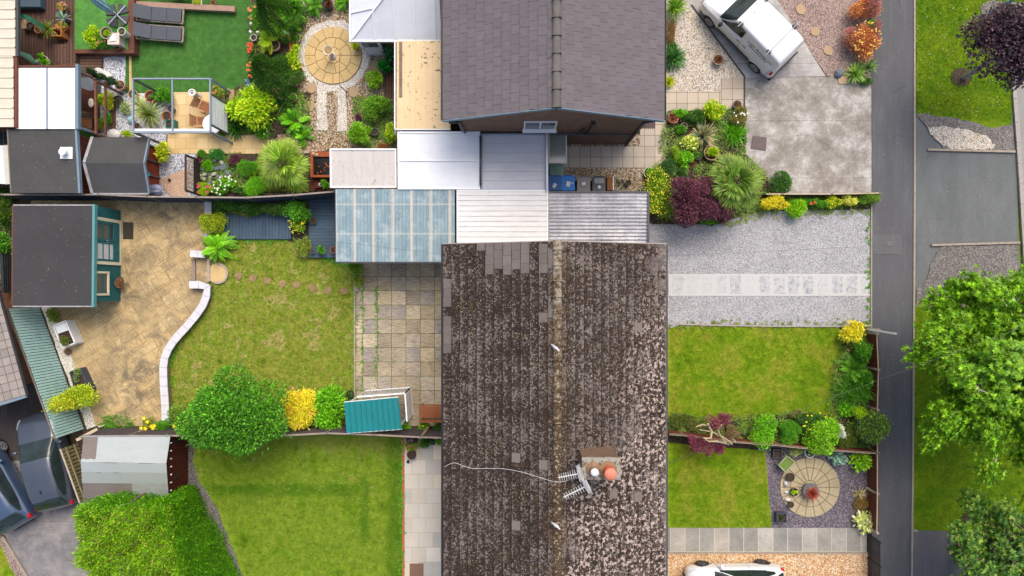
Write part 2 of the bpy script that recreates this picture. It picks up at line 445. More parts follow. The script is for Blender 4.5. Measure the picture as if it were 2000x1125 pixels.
m_slate = gravel('plum_slate_chips',[C(112,106,116),C(135,128,138),C(95,88,98),C(150,142,148),C(120,104,108)],22,.2)
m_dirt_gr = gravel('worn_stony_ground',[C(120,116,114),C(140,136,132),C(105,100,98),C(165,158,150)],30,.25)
m_turf = grassmat('artificial_turf',[C(62,106,46),C(70,116,50),C(76,124,56)],.8,70)
m_turf2 = grassmat('light_artificial_turf',[C(78,132,58),C(88,146,66),C(96,154,74)],1.5,60)
m_lawn_b = grassmat('dry_mossy_lawn',[C(92,118,22),C(118,140,34),C(150,152,66),C(112,142,26),C(178,164,100),C(100,128,22)],1.1,34)
def mown(g,c):
    x,y,_ = g.sep(g.pos); wob = g.math('MULTIPLY',g.math('SUBTRACT',g.noise(1.6,5,.7),.5),.9)
    def band(a,b,q0,q1,o,p0,p1): # a ragged greener strip
        u = g.math('ADD',a,wob); m1 = g.math('MULTIPLY',g.ramp(g.math('ABSOLUTE',g.math('SUBTRACT',u,q0)),[(q1 * .6,1),(q1 * 1.3,0)]),g.math('MULTIPLY',g.math('GREATER_THAN',b,p0),g.math('LESS_THAN',b,p1)))
        return m1
    h = band(y,x,W(0,957).y,.28,0,W(415,0).x,W(708,0).x); v = band(x,y,W(712,0).x,.2,0,W(0,1060).y,W(0,930).y); v2 = band(x,y,W(772,0).x,.35,0,-30,W(0,850).y)
    dry = g.math('MULTIPLY',g.ramp(g.math('ADD',g.math('MULTIPLY',y,.2),g.math('ADD',g.noise(.9,5),1.35)),[(.4,0),(.6,.75)]),1.0)
    c = g.mix(dry,c,C(150,156,74)); brk = g.ramp(g.noise(1.1,6,.75),[(.36,.3),(.56,.72)]); return g.mix(g.math('MULTIPLY',g.math('MAXIMUM',g.math('MAXIMUM',h,v),v2),brk),c,C(70,116,14))
m_lawn_c = grassmat('long_lawn',[C(88,122,20),C(108,142,28),C(130,154,46),C(110,144,30),C(150,154,70)],.75,36,mown)
m_lawn_d = grassmat('front_lawn',[C(92,124,12),C(106,140,16),C(118,146,24),C(140,148,44),C(100,134,14)],.8,36)
m_verge = grassmat('verge_grass',[C(76,112,8),C(92,128,12),C(112,138,18),C(88,124,10)],.7,40)
def asphalt(name,c,var=.14,streak=None):
    g = G(name,0.85); k = g.vary(c,var,1.1,7,g.map(g.pos,scale=(1,.4,1))); k = g.mix(1.0,k,g.ramp(g.noise(70,2,.8),[(.3,.72),(.7,1.3)]),'MULTIPLY')
    k = g.mix(g.ramp(g.noise(1.4,7,.75,g.map(g.pos,scale=(2.2,.3,1))),[(.5,0),(.7,.22)]),k,C(140,142,142))
    k = g.mix(g.ramp(g.voro(1.3,out='Distance',feature='DISTANCE_TO_EDGE',vec=g.mix(.12,g.pos,g.n('TexNoise').outputs['Color'])),[(.0,.7),(.008,0.0)]),k,g.mix(g.ramp(g.noise(.55,3),[(.52,0),(.58,1)]),k,C(64,64,64)))
    g.bump(g.noise(70,2),.3,.01); return g.done(k)
m_asph = asphalt('footpath_asphalt',C(94,95,98)); m_asph2 = asphalt('crossing_asphalt',C(108,112,112),.22); m_asph3 = asphalt('damp_asphalt',C(104,102,106),.2)
m_road = asphalt('road_asphalt',C(150,150,146),.1)
def concrete(name,c1,c2,c3,scale=.7):
    g = G(name,.85); f = g.noise(scale,12,.78,dist=.0)
    c = g.ramp(f,[(.34,c1),(.5,c2),(.62,c3)]); c = g.vary(c,.12,16,4)
    v = g.map(g.pos,rot=(0,0,0),scale=(1,1,1)); s = g.noise(1.0,3,.6,g.map(v,scale=(1.2,30,1)))
    c = g.mix(1.0,c,g.ramp(s,[(.35,.93),(.65,1.04)]),'MULTIPLY'); c = g.mix(g.ramp(g.noise(2.6,8,.8),[(.56,0),(.7,.5)]),c,C(104,96,84))
    jy = g.math('PINGPONG',g.math('ADD',g.sep(g.pos)[1],.2),1.27); c = g.mix(g.ramp(jy,[(.006,.6),(.014,0)]),c,C(96,88,78))
    g.bump(g.noise(30,4),.15,.01); return g.done(c)
m_conc = concrete('weathered_concrete',C(122,114,104),C(160,154,146),C(200,196,192),.9)
m_conc2 = concrete('van_drive_concrete',C(150,146,142),C(176,173,170),C(196,192,188))
m_conc3 = concrete('rear_drive_concrete',C(104,102,104),C(138,135,136),C(160,155,150),.9)
ox,oy,_ = W(709,540)
m_patio = slabs('riven_patio_flags',ox,oy,28 / 44,27.8 / 44,[C(150,140,126),C(190,172,138),C(170,158,138),C(206,188,152),C(160,152,144),C(212,196,166)],C(84,76,62),.012,weed=C(90,120,40),riven=True)
ox,oy,_ = W(1300,307)
m_pav = slabs('concrete_flags',ox,oy,21 / 44,21 / 44,[C(182,172,158),C(204,190,172),C(194,182,166)],C(112,102,92),.01,fine=.08)
ox,oy,_ = W(1408.5,153)
m_pav2 = slabs('path_flags',ox,oy,21.6 / 44,21 / 44,[C(182,168,152),C(200,186,168),C(190,178,160)],C(112,102,92),.01,fine=.08)
ox,oy,_ = W(1309,1077)
m_strip = slabs('old_concrete_flags',ox,oy,28.6 / 44,2,[C(150,148,142),C(178,172,160),C(138,136,132),C(186,182,172),C(162,158,148)],C(190,184,166),.02,fine=.3)
ox,oy,_ = W(790,1040)
m_white_pav = slabs('pale_porcelain_flags',ox,oy,28 / 44,28.5 / 44,[C(222,214,200),C(206,200,188),C(226,214,192),C(192,190,182),C(228,222,210)],C(184,174,158),.01,.5,fine=.08)
ox,oy,_ = W(350,205)
m_beige = slabs('sandstone_flags',ox,oy,21.5 / 44,21.5 / 44,[C(222,192,138),C(232,208,160),C(214,184,128),C(228,198,146)],C(190,160,112),.01,.35,fine=.08)
# pattern imprinted concrete, laid on the diagonal
g = G('imprinted_concrete',.7); v = g.map(g.pos,rot=(0,0,R(-31)))
t1,f1 = g.brick(v,.78,.45,.011,.38); t2,f2 = g.brick(g.map(v,loc=(.31,.11,0)),1.25,.9,.011,.6)
c = g.ramp(g.sep(t1)[0],[(0,C(202,174,122)),(.5,C(212,186,136)),(1,C(194,166,118))])
blot = g.ramp(g.noise(1.25,8,.7,dist=.8),[(.4,0),(.6,.9)]); far = g.ramp(g.noise(.28,2),[(.38,.35),(.62,1.0)])
c = g.mix(g.math('MULTIPLY',blot,far),c,C(118,108,90)); c = g.vary(c,.22,9,5)
jm = g.math('MULTIPLY',g.math('MAXIMUM',f1,g.math('MULTIPLY',f2,1.0)),g.ramp(g.noise(.6,3),[(.35,.12),(.6,.8)]))
m_imprint = g.done(g.mix(jm,c,C(110,84,48))); g.bump(jm,-.4,.01)
m_deckb = wood('brown_decking',C(92,68,58),C(110,82,68),R(90),.13); m_deckbx = wood('brown_decking_across',C(104,76,62),C(120,90,74),0,.13)
m_deckg = wood('slate_blue_decking',C(72,92,108),C(80,100,118),R(90),.145,.008,C(48,64,78)); m_deckgx = wood('slate_blue_decking_across',C(70,90,106),C(78,98,114),0,.145,.008,C(48,64,78))
# --- base
o = MB().add([(-300,-300,-.02),(300,-300,-.02),(300,300,-.02),(-300,300,-.02)],[(0,1,2,3)]).build('ground',m_lawn_d); tag(o,kind='structure',label='grassy ground beyond the gardens')
sheet('garden_soil',rectpx(-500,-500,1702,1700),m_soil,0,'bare garden soil under the plots')
# upper left garden
sheet('gravel_bed',rectpx(478,-400,872,380),m_tan,1,'tan gravel around the round patio')
sheet('artificial_lawn',wobble([(245,-300),(488,-300),(492,190),(455,206),(415,182),(245,182)],.6),m_turf,2,'dark green artificial lawn')
sheet('slate_chip_bed',[(196,100),(262,100),(262,182),(340,182),(340,262),(325,262),(325,284),(400,284),(400,384),(196,384)],m_white_slate,1,'white slate chippings beside the artificial lawn')
sheet('sandstone_patio',[(334,180),(455,180),(455,262),(534,262),(534,300),(327,300),(327,262),(334,262)],m_beige,3,'sandstone patio and path under the pergola')
sheet('planting_bed',wobble([(440,186),(492,150),(484,-300),(566,-300),(566,20),(572,175),(606,180),(606,262),(440,262)],2),m_soil,3,'planting bed between lawn and round patio')
sheet('planting_bed',wobble([(383,300),(600,300),(655,290),(655,376),(383,378)],1),m_soil,2,'rockery bed by the dark fence')
sheet('brown_deck',rectpx(-200,-300,200,137),m_deckb,4,'brown timber decking')
# fan of brick paving by the trellis
g = G('fan_brick',.8); v = g.sep(g.map(g.pos,loc=tuple(-W(366,332))))
rad = g.math('SQRT',g.math('ADD',g.math('POWER',v[0],2),g.math('POWER',v[1],2))); ang = g.math('ARCTAN2',v[1],v[0])
bc,bf = g.brick(g.comb(g.math('MULTIPLY',ang,1.4),rad),.22,.11,.012,.5,C(212,176,148),C(224,192,164),C(168,150,136))
m_fan = g.done(g.vary(bc,.1,5))
a0 = [(366,332)] + [(366 + 56 * math.cos(t),332 + 52 * math.sin(t)) for t in [R(95 + i * 8) for i in range(12)]]
sheet('brick_fan_patio',[(366,330),(345,336),(310,352),(322,372),(334,382),(366,384)],m_fan,4,'quarter circle of pink brick paving')
# round patio with white ring
sheet('white_pebble_ring',wobble(circ(651,109,70),2,6),m_white_gr,2,'white pebble ring round the circular patio')
sheet('white_pebble_strip',wobble([(619,160),(637,160),(640,255),(618,255)],1.5),m_white_gr,3,'white pebble strip, left of two')
sheet('white_pebble_strip',wobble([(661,160),(676,160),(677,256),(659,256)],1.5),m_white_gr,3,'white pebble strip, right of two')
def radial(name,cpx,rings,mat,lvl,label,gap=.012,rot=0):
    """round patio: rings = (r0, r1, count) in metres, flags laid as wedges"""
    c = W(*cpx); m = MB(); col = []
    for r0,r1,n in rings:
        for i in range(n):
            a = rot + 2 * math.pi * i / n; b = rot + 2 * math.pi * (i + 1) / n; k = max(2,int(24 / n) + 1)
            P = []
            for j in range(k + 1):
                t = a + gap / r1 + (b - a - 2 * gap / r1) * j / k; P.append((c.x + (r1 - gap) * math.cos(t),c.y + (r1 - gap) * math.sin(t)))
            if r0 > .05:
                for j in range(k,-1,-1):
                    t = a + gap / r0 + (b - a - 2 * gap / r0) * j / k; P.append((c.x + (r0 + gap) * math.cos(t),c.y + (r0 + gap) * math.sin(t)))
            else: P.append((c.x,c.y))
            m.prism(P,0,.008 * lvl + .035 + random.uniform(-.002,.002))
    o = m.build(name,mat); tag(o,label,kind='structure'); return o
m_circ = plain('sandstone',C(214,184,128),.8,.16,1.6,fine=12); m_circ2 = plain('weathered_sandstone',C(184,170,136),.8,.24,1.3,fine=14)
m_joint = plain('sandy_joint',C(140,112,72),.9)
sheet('patio_joint',circ(651,109,56),m_joint,5,'sandy joints of the round patio')
radial('round_patio',(651,109),[(0,.36,1 * 6),(.36,.8,9),(.8,1.27,16)],m_circ,3,'round sandstone patio with a white pebble ring')
def rounds(L,r,mat,name,label0,lvl=4,group=None):
    for (x,y,lb) in L:
        c = W(x,y); m = MB().lathe((c.x,c.y,0),[(r,0),(r,.05),(r - .015,.055),(0.001,.056)],24,jit=.03)
        tag(m.build(name,mat),lb,'stepping stone',group)
m_step = plain('stepping_stone',C(182,154,122),.85,.12)
rounds([(609,172,'round orange stepping stone nearest the round patio, left of the pebble strips'),(604,208,'round tan stepping stone below the orange one, left of the pebble strips'),
        (691,180,'round tan stepping stone right of the pebble strips'),(734,130,'round tan stepping stone beside the conservatory wall')],.235,m_step,'stepping_stone','',group='round stepping stones in the tan gravel')
# middle garden
pat = [(60,590),(95,600),(170,832),(326,832)] + [(326,800),(322,740),(317,705),(325,690),(345,660),(385,612),(400,585),(403,560),(412,548),(412,385),(60,385)]
sheet('imprinted_patio',pat,m_imprint,3,'ochre imprinted concrete patio')
sheet('back_lawn',wobble([(405,470),(420,440),(600,440),(640,505),(694,512),(694,836),(325,836),(322,700),(345,668),(395,610),(412,560)],1.5),m_lawn_b,2,'dry patchy lawn in the middle garden')
sheet('patio',rectpx(693,500,900,832),m_patio,3,'riven concrete flag patio')
sheet('planting_bed',wobble([(410,388),(606,388),(606,480),(560,470),(560,420),(410,420)],2),m_soil,4,'narrow bed along the dark fence')
sheet('blue_deck',rectpx(438,417,568,467),m_deckg,0,'slate blue deck beside the lawn',.15,.16)
sheet('blue_deck',rectpx(603,384,700,503),m_deckgx,0,'slate blue deck beside the corrugated roof',.2,.22)
m_gstone = plain('pale_border_pebbles',C(225,225,225),.9,.3,14)
sheet('white_pebble_border',wobble([(95,600),(118,640),(188,832),(170,840),(80,600)],1.5),m_white_gr,4,'white pebble border along the teal fence')
# lower left
sheet('rear_driveway',[(-300,560),(-10,560),(75,745),(110,860),(165,975),(262,960),(460,1400),(180,1400),(10,1046),(-300,900)],m_conc3,2,'stained concrete driveway with two cars')
sheet('damp_tarmac',[(-300,700),(60,700),(108,850),(60,900),(-300,900)],asphalt('black_wet_asphalt',C(70,64,62),.3),3,'dark tarmac by the garage')
sheet('corner_lawn',wobble([(-300,900),(2,1052),(30,1100),(180,1420),(-300,1420)],1.5),m_lawn_d,4,'corner of lawn by the rear driveway')
sheet('stony_border',wobble([(2,1046),(52,1125),(200,1420),(170,1420),(26,1120),(0,1062)],2),m_pink_gr,5,'stony strip beside the driveway kerb')
sheet('long_lawn',wobble([(386,836),(787,836),(787,1400),(560,1400),(470,1115),(440,1035),(420,985),(392,945),(378,900)],2),m_lawn_c,3,'long patchy lawn in the lower garden')
sheet('hedge_soil',wobble([(370,830),(392,830),(400,945),(428,990),(450,1035),(482,1125),(580,1400),(300,1400),(250,940)],2),m_dirt_gr,1,'stony soil under the tall hedge')
sheet('pale_path',rectpx(790,842,900,1400),m_white_pav,3,'pale flagged path beside the mossy roofed house')
# right hand plots
sheet('grey_gravel_drive',rectpx(1266,378,1702,640),m_grey_gr,2,'grey gravel drive')
sheet('concrete_drive',[(1455,150),(1702,150),(1703,378),(1340,378),(1340,215),(1455,215)],m_conc,2,'weathered concrete drive')
sheet('cream_gravel',wobble([(1296,-60),(1340,-60),(1454,150),(1454,178),(1296,180)],1),m_cream_gr,3,'cream gravel beside the van')
sheet('van_drive',[(1340,-300),(1340,0),(1455,152),(1613,149),(1480,-60),(1480,-300)],m_conc2,4,'concrete strip under the van')
sheet('pink_gravel',[(1500,-300),(1500,-20),(1615,148),(1703,168),(1703,-300)],m_pink_gr,2,'pink gravel front garden')
sheet('flagged_path',[(1250,178),(1410,178),(1410,240),(1302,240),(1302,328),(1250,328),(1060,328),(1060,286),(1250,286)],m_pav,4,'concrete flag path round the brick house')
sheet('flagged_path',rectpx(1408.5,153,1454,216),m_pav2,5,'double row of path flags by the van drive')
sheet('brown_gravel',rectpx(1060,262,1304,384),m_tan,3,'brown gravel by the wheelie bins')
sheet('planting_bed',wobble([(1304,216),(1400,216),(1456,210),(1458,300),(1480,330),(1500,345),(1506,380),(1700,384),(1700,408),(1480,412),(1390,440),(1266,436),(1262,350),(1302,330)],2),m_soil,6,'front planting bed with palm and purple shrub')
ox,oy,_ = W(1309,578)
m_pavers = slabs('drive_pavers',ox,oy,28.3 / 44,43 / 44,[C(212,212,210),C(224,222,218),C(200,202,205)],C(228,226,222),.03,fine=.06)
g = G('drive_paver_flags',.75); v = g.map(g.pos,loc=(-ox,-oy,0)); t,fac = g.brick(v,28.3 / 44,43 / 44,.006,0); x,y,_ = g.sep(v)
fx = g.math('PINGPONG',g.math('DIVIDE',x,28.3 / 44),.5); fy = g.math('PINGPONG',g.math('DIVIDE',y,43 / 44),.5)
inn = g.math('MULTIPLY',g.ramp(fx,[(.08,0),(.16,1)]),g.ramp(fy,[(.06,0),(.12,1)]))
wear = g.math('MULTIPLY',inn,g.ramp(g.noise(3.4,6,.7,dist=1.5),[(.36,1),(.55,.15)])); lot = g.ramp(g.sep(t)[0],[(0,.15),(.4,1)])
c = g.mix(g.math('MULTIPLY',wear,lot),C(200,200,198),C(146,152,160)); m_pavers = g.done(g.mix(fac,c,C(186,184,180)))
sheet('paver_strip',rectpx(1306,535,1700,578),m_pavers,5,'row of pale square pavers across the gravel drive',.03,.035)
sheet('front_lawn',wobble([(1300,642),(1325,634),(1400,636),(1640,640),(1645,700),(1622,760),(1630,812),(1560,806),(1300,838)],1),m_lawn_d,3,'upper front lawn')
sheet('planting_bed',wobble([(1300,812),(1440,812),(1560,800),(1615,812),(1620,700),(1655,640),(1702,640),(1702,882),(1300,868)],2.5),m_soil,2,'bed along the low front fence')
sheet('front_lawn',wobble([(1300,864),(1495,880),(1507,1031),(1300,1031)],1),m_lawn_d,3,'lower front lawn')
sheet('plum_slate_bed',rectpx(1480,872,1702,1032),m_slate,2,'plum slate chippings round the circular patio')
sheet('patio_joint',circ(1581,951,58,ry=59),plain('dark_joint',C(120,100,74),.9),4,'mortar joints of the front round patio')
radial('round_patio',(1581,951),[(0,.3,4),(.3,.87,18),(.87,1.33,18)],m_circ2,3,'weathered round patio on plum slate',.014)
sheet('flag_strip',rectpx(1300,1031,1693,1078),m_strip,4,'row of old concrete flags')
sheet('golden_gravel_drive',rectpx(1300,1080,1696,1500),m_gold_gr,3,'golden gravel drive')
sheet('footpath',rectpx(1703,-500,1784,1700),m_asph,5,'dark asphalt footpath')
sheet('path_patch',rectpx(1704,458,1762,497),asphalt('patched_asphalt',C(100,101,103),.1),7,'rectangular repair in the footpath'); sheet('drain_cover',rectpx(1733,471,1742,481),plain('cover_iron',C(112,112,112),.7,.3,20),9,'small square cover in the footpath repair')
sheet('verge',wobble([(1788,-500),(2140,-500),(2140,0),(1960,5),(1976,160),(1976,243),(1940,250),(1870,232),(1790,222)],1),m_verge,4,'upper grass verge')
sheet('crossing',[(1787,215),(1984,215),(1992,600),(1800,600),(1787,590)],m_asph2,1,'grey asphalt crossing over the verge')
sheet('stony_patch',wobble([(1790,222),(1870,232),(1940,250),(1976,243),(1985,296),(1845,294),(1808,245)],2),m_dirt_gr,6,'stony ground under the upper verge')
g = G('white_gravel_drift',.9); sheet('white_gravel_patch',wobble(smoothpx([(1808,252),(1830,246),(1870,250),(1925,262),(1950,290),(1905,293),(1845,290)],1),2.5,6),m_cream_gr,7,'drift of white gravel by the kerb')
sheet('stony_patch',wobble([(1838,480),(1990,476),(1992,600),(1790,600),(1788,560),(1812,545),(1815,520)],2.5),m_dirt_gr,6,'stony ground under the lower kerb')
sheet('verge',wobble([(1786,592),(1850,596),(2000,640),(2200,700),(2200,1034),(1784,1036)],1.5),m_verge,4,'lower grass verge')
sheet('lower_crossing',[(1784,1036),(2000,1040),(2000,1700),(1784,1700)],m_asph3,3,'damp asphalt crossing')
sheet('road',[(1970,-500),(2500,-500),(2500,1700),(2030,1700),(2006,560),(1986,300),(1976,160)],m_road,2,'road at the right edge')
m_kerb = plain('buff_kerb',C(168,156,140),.85,.25,9); m_kerbg = plain('grey_kerb',C(172,166,158),.85,.2,9)
def kerb(pts,w,h,mat,label,z0=.03,name='kerb'):
    m = MB(); P = [W(x,y) for x,y in pts]
    for a,b in zip(P,P[1:]):
        L = (b - a).length; n = max(1,round(L / .9)); d = (b - a) / n
        for i in range(n):
            p = a + d * i; q = a + d * (i + .985); m.beam((p.x,p.y,z0 + h / 2),(q.x,q.y,z0 + h / 2),w,h)
    return tag(m.build(name,mat),label,kind='structure')
kerb([(1784.5,-300),(1784.5,340),(1783.5,560),(1782,800),(1779,1125),(1776,1500)],.08,.06,m_kerb,'thin edging kerb between footpath and verge')
kerb([(1700.5,385),(1700,640)],.06,.06,m_kerb,'edging between gravel drive and footpath')
kerb([(1810,293),(1981,297)],.09,.08,m_kerb,'upper short kerb of the crossing')
kerb([(1817,479),(1990,474)],.09,.08,m_kerb,'lower short kerb of the crossing')
kerb([(1976,150),(1983,240),(1991,360),(1998,480),(2010,700)],.18,.1,m_kerbg,'roadside kerb')
kerb([(1780,1034.5),(1790,1035.5)],.08,.06,m_kerbg,'kerb stub at the end of the verge')
kerb([(1308,640),(1325,633),(1400,635),(1520,637),(1640,637),(1700,636)],.06,.07,m_kerbg,'pale edging between gravel drive and front lawn')
kerb([(1296,1079),(1694,1079)],.06,.05,m_kerb,'edging under the flag strip')
kerb([(8,1047),(55,1125),(140,1280)],.1,.08,m_kerb,'kerb beside the rear driveway')
kerb([(788,852),(788,1300)],.1,.03,plain('red_brick_edge',C(196,112,78),.85,.25,14),'red brick edging beside the pale path')
kerb([(693,516),(693,832)],.05,.05,m_kerbg,'edging between lawn and patio')
kerb([(1453.5,152),(1453.5,216)],.05,.03,plain('dark_edging',C(80,74,68),.9),'dark edging beside the flagged path')
kerb([(1350,10),(1455,152)],.06,.04,plain('dark_edging2',C(96,90,86),.9),'dark edging between cream gravel and van drive')
kerb([(256,104),(257,182)],.1,.05,m_circ,'sandstone setts edging the artificial lawn')
# grass blades on the lawns: nobody could count them
def blades(name,px,mat,n,label,h=.05):
    P = [W(x,y) for x,y in px]; xs = [p.x for p in P]; ys = [p.y for p in P]
    X = rng.uniform(min(xs),max(xs),n * 2); Y = rng.uniform(min(ys),max(ys),n * 2); ins = np.zeros(len(X),bool); k = len(P); j = k - 1
    for i in range(k):
        c = ((P[i].y > Y) != (P[j].y > Y)) & (X < (P[j].x - P[i].x) * (Y - P[i].y) / (P[j].y - P[i].y + 1e-12) + P[i].x); ins ^= c; j = i
    X = X[ins][:n]; Y = Y[ins][:n]; m = len(X)
    az = rng.uniform(0,6.28,m); L = h * rng.uniform(.6,1.6,m); w = .012 * rng.uniform(.7,1.4,m)
    b = np.stack([X,Y,np.full(m,.04)],1); s = np.stack([-np.sin(az),np.cos(az),0 * az],1) * w[:,None]
    t = b + np.stack([np.cos(az) * L * .8,np.sin(az) * L * .8,L * .6],1)
    V = np.stack([b - s,b + s,t],1).reshape(-1,3); me = bpy.data.meshes.new(name)
    me.vertices.add(len(V)); me.vertices.foreach_set('co',V.astype('f').ravel()); me.loops.add(len(V)); me.loops.foreach_set('vertex_index',np.arange(len(V),dtype='i'))
    me.polygons.add(m); me.polygons.foreach_set('loop_start',np.arange(0,m * 3,3,dtype='i')); me.polygons.foreach_set('loop_total',np.full(m,3,'i')); me.update(calc_edges=True)
    tag(link_mesh(name,me,mat=mat),label,'grass',kind='stuff')
blades('grass',[(405,475),(425,468),(600,470),(645,507),(692,515),(692,832),(335,832),(332,700),(355,668),(400,612),(415,560)],m_lawn_b,26000,'short dry grass of the middle back lawn')
blades('grass',[(390,860),(784,860),(784,1180),(500,1180),(455,1040),(400,950)],m_lawn_c,30000,'longer grass of the lower back lawn',.06)
blades('grass',[(1310,640),(1636,642),(1640,700),(1620,810),(1310,825)],m_lawn_d,14000,'mown grass of the upper front lawn',.04)
blades('grass',[(1312,870),(1492,882),(1504,1029),(1312,1029)],m_lawn_d,9000,'mown grass of the lower front lawn',.04)
blades('grass',[(1790,-40),(2010,-40),(1974,160),(1974,240),(1870,230),(1790,220)],m_verge,16000,'mown grass of the upper verge',.05)
blades('grass',[(1788,596),(1850,600),(2010,650),(2010,1030),(1786,1032)],m_verge,18000,'mown grass of the lower verge',.05)
# ================================================================== BUILDINGS
g = G('brown_brick',.85); bc,bf = g.brick(g.map(g.uv),.225,.075,.012,.5,C(96,68,54),C(128,92,72),C(140,124,108))
m_brick = g.done(g.vary(bc,.2,2)); g.bump(bf,-.4,.01)
g = G('red_brick',.85); bc,bf = g.brick(g.map(g.uv),.225,.075,.012,.5,C(140,82,60),C(168,106,80),C(150,132,120))
m_rbrick = g.done(g.vary(bc,.2,2))
m_white = plain('white_plastic',C(240,242,244),.4,.06,2,spec=.5); m_glass = plain('dark_glass',C(70,84,88),.06,.25,1.5,spec=.9)
m_black = plain('black_plastic',C(46,46,50),.45,.1); m_bluegrey = plain('blue_grey_paint',C(120,142,158),.55,.12,3)
m_dkgrey = plain('dark_grey_plastic',C(74,76,82),.5,.1); m_steel = plain('galvanised_steel',C(176,184,192),.4,.12,3,metal=.3)
m_alu = plain('aluminium',C(150,164,180),.5,.08,3,metal=.2)
def tile_mat(name,base,var,mossy):
    g = G(name,.82,spec=.25); at = g.n('Attribute',attribute_name='Tile'); tint = at.outputs['Color']; ms = at.outputs['Alpha']
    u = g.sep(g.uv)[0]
    c = g.mix(1.0,base,tint,'MULTIPLY'); c = g.vary(c,.12,6,4); c = g.vary(c,.10,60,2)
    if mossy:
        clean = c
        c = g.mix(g.ramp(g.noise(14,4,.7),[(.5,0),(.62,.5)]),c,C(158,146,138))
        big = g.math('MULTIPLY',g.math('SUBTRACT',g.noise(.6,6,.7),.48),.42)
        sx = g.math('MULTIPLY',g.math('SUBTRACT',u,.42),.1)                 # moss holds in the lee of each course
        th = g.math('ADD',g.math('ADD',g.noise(11,7,.78,dist=.15),sx),big)
        moss = g.ramp(th,[(.442,0),(.482,1)])
        mc = g.ramp(g.noise(5,4),[(.35,C(42,32,27)),(.55,C(54,41,33)),(.7,C(76,58,40))])
        mc = g.vary(mc,.3,40,3)
        x = g.sep(g.pos)
        # right slope carries pale pink lichen where the moss has been scraped off
        lz = g.ramp(g.math('ADD',g.math('MULTIPLY',g.math('SUBTRACT',x[0],3.6),.1),g.math('ADD',g.noise(.3,4,.7),g.math('MULTIPLY',g.math('ADD',x[1],3.0),-.022))),[(.42,0),(.62,1)])
        lich = g.math('MULTIPLY',g.ramp(g.noise(7.5,5,.7),[(.535,0),(.56,1)]),lz)
        c = g.mix(moss,c,mc)
        c = g.mix(lich,c,C(186,168,158))
        sp = g.voro(13,out='Distance'); spk = g.math('MULTIPLY',g.ramp(sp,[(.15,1),(.2,0)]),g.ramp(g.noise(1.1,5,.7),[(.47,0),(.56,1)]))
        c = g.mix(spk,c,g.ramp(g.sep(g.voro(13))[1],[(0,C(196,184,160)),(.6,C(206,198,190)),(.8,C(190,170,70)),(1,C(210,196,176))]))
        sp2 = g.math('MULTIPLY',g.ramp(g.noise(22,3,.8),[(.64,0),(.68,1)]),.9); c = g.mix(sp2,c,C(182,168,146))
        rust = g.ramp(g.math('ABSOLUTE',g.math('SUBTRACT',x[0],1.55)),[(.12,1),(.55,0)])
        rr = g.math('MULTIPLY',rust,g.ramp(g.noise(1.3,5,.7),[(.45,0),(.65,.6)])); c = g.mix(rr,c,C(92,66,40))
        c = g.mix(ms,clean,c); c = g.mix(g.ramp(u,[(.81,0),(.86,.75)]),c,C(36,31,28))  # upper end of each tile darkened: overlapping course's shadow put into the colour
        g.bump(th,.5,.03)
    return g.done(c)
def roof_slope(m,tints,eave_x,ridge_x,ze,zr,y0,y1,cw,tw,rnd,mossf):
    """courses of single lap tiles running from eave to ridge; u runs up the slope inside each tile"""
    n = round(abs(ridge_x - eave_x) / cw); sgn = 1 if ridge_x > eave_x else -1
    for i in range(n):
        xa = eave_x + (ridge_x - eave_x) * i / n; xb = eave_x + (ridge_x - eave_x) * (i + 1.12) / n
        za = ze + (zr - ze) * i / n + .03; zb = ze + (zr - ze) * (i + 1.12) / n + .0
        k = math.ceil((y1 - y0) / tw) + 1; off = (i % 2) * .5 * tw + rnd.uniform(-.04,.04)
        for j in range(k):
            a = max(y0,y0 + j * tw - off); b = min(y1,y0 + (j + 1) * tw - off - .008)
            if b - a < .03: continue
            dz = rnd.uniform(-.004,.004); dx = rnd.uniform(-.008,.008); e = .018
            vs = [(xa + dx,a,za + dz),(xb,a,zb + dz),(xb,b,zb + dz),(xa + dx,b,za + dz),(xa + dx,a,za - e + dz),(xa + dx,b,za - e + dz),(xb,a,zb - e),(xb,b,zb - e)]
            fs = [(0,1,2,3),(0,3,5,4),(0,4,6,1),(3,2,7,5)]
            uv = [[(0,0),(1,0),(1,1),(0,1)]] + [[(0,0)] * 4] * 3
            if sgn < 0: fs = [f[::-1] for f in fs]; uv = [q[::-1] for q in uv]
            m.add(vs,fs,uv); t,ms = mossf(i,j,(a + b) / 2,(xa + xb) / 2)
            tints += [(t[0],t[1],t[2],ms)] * 4
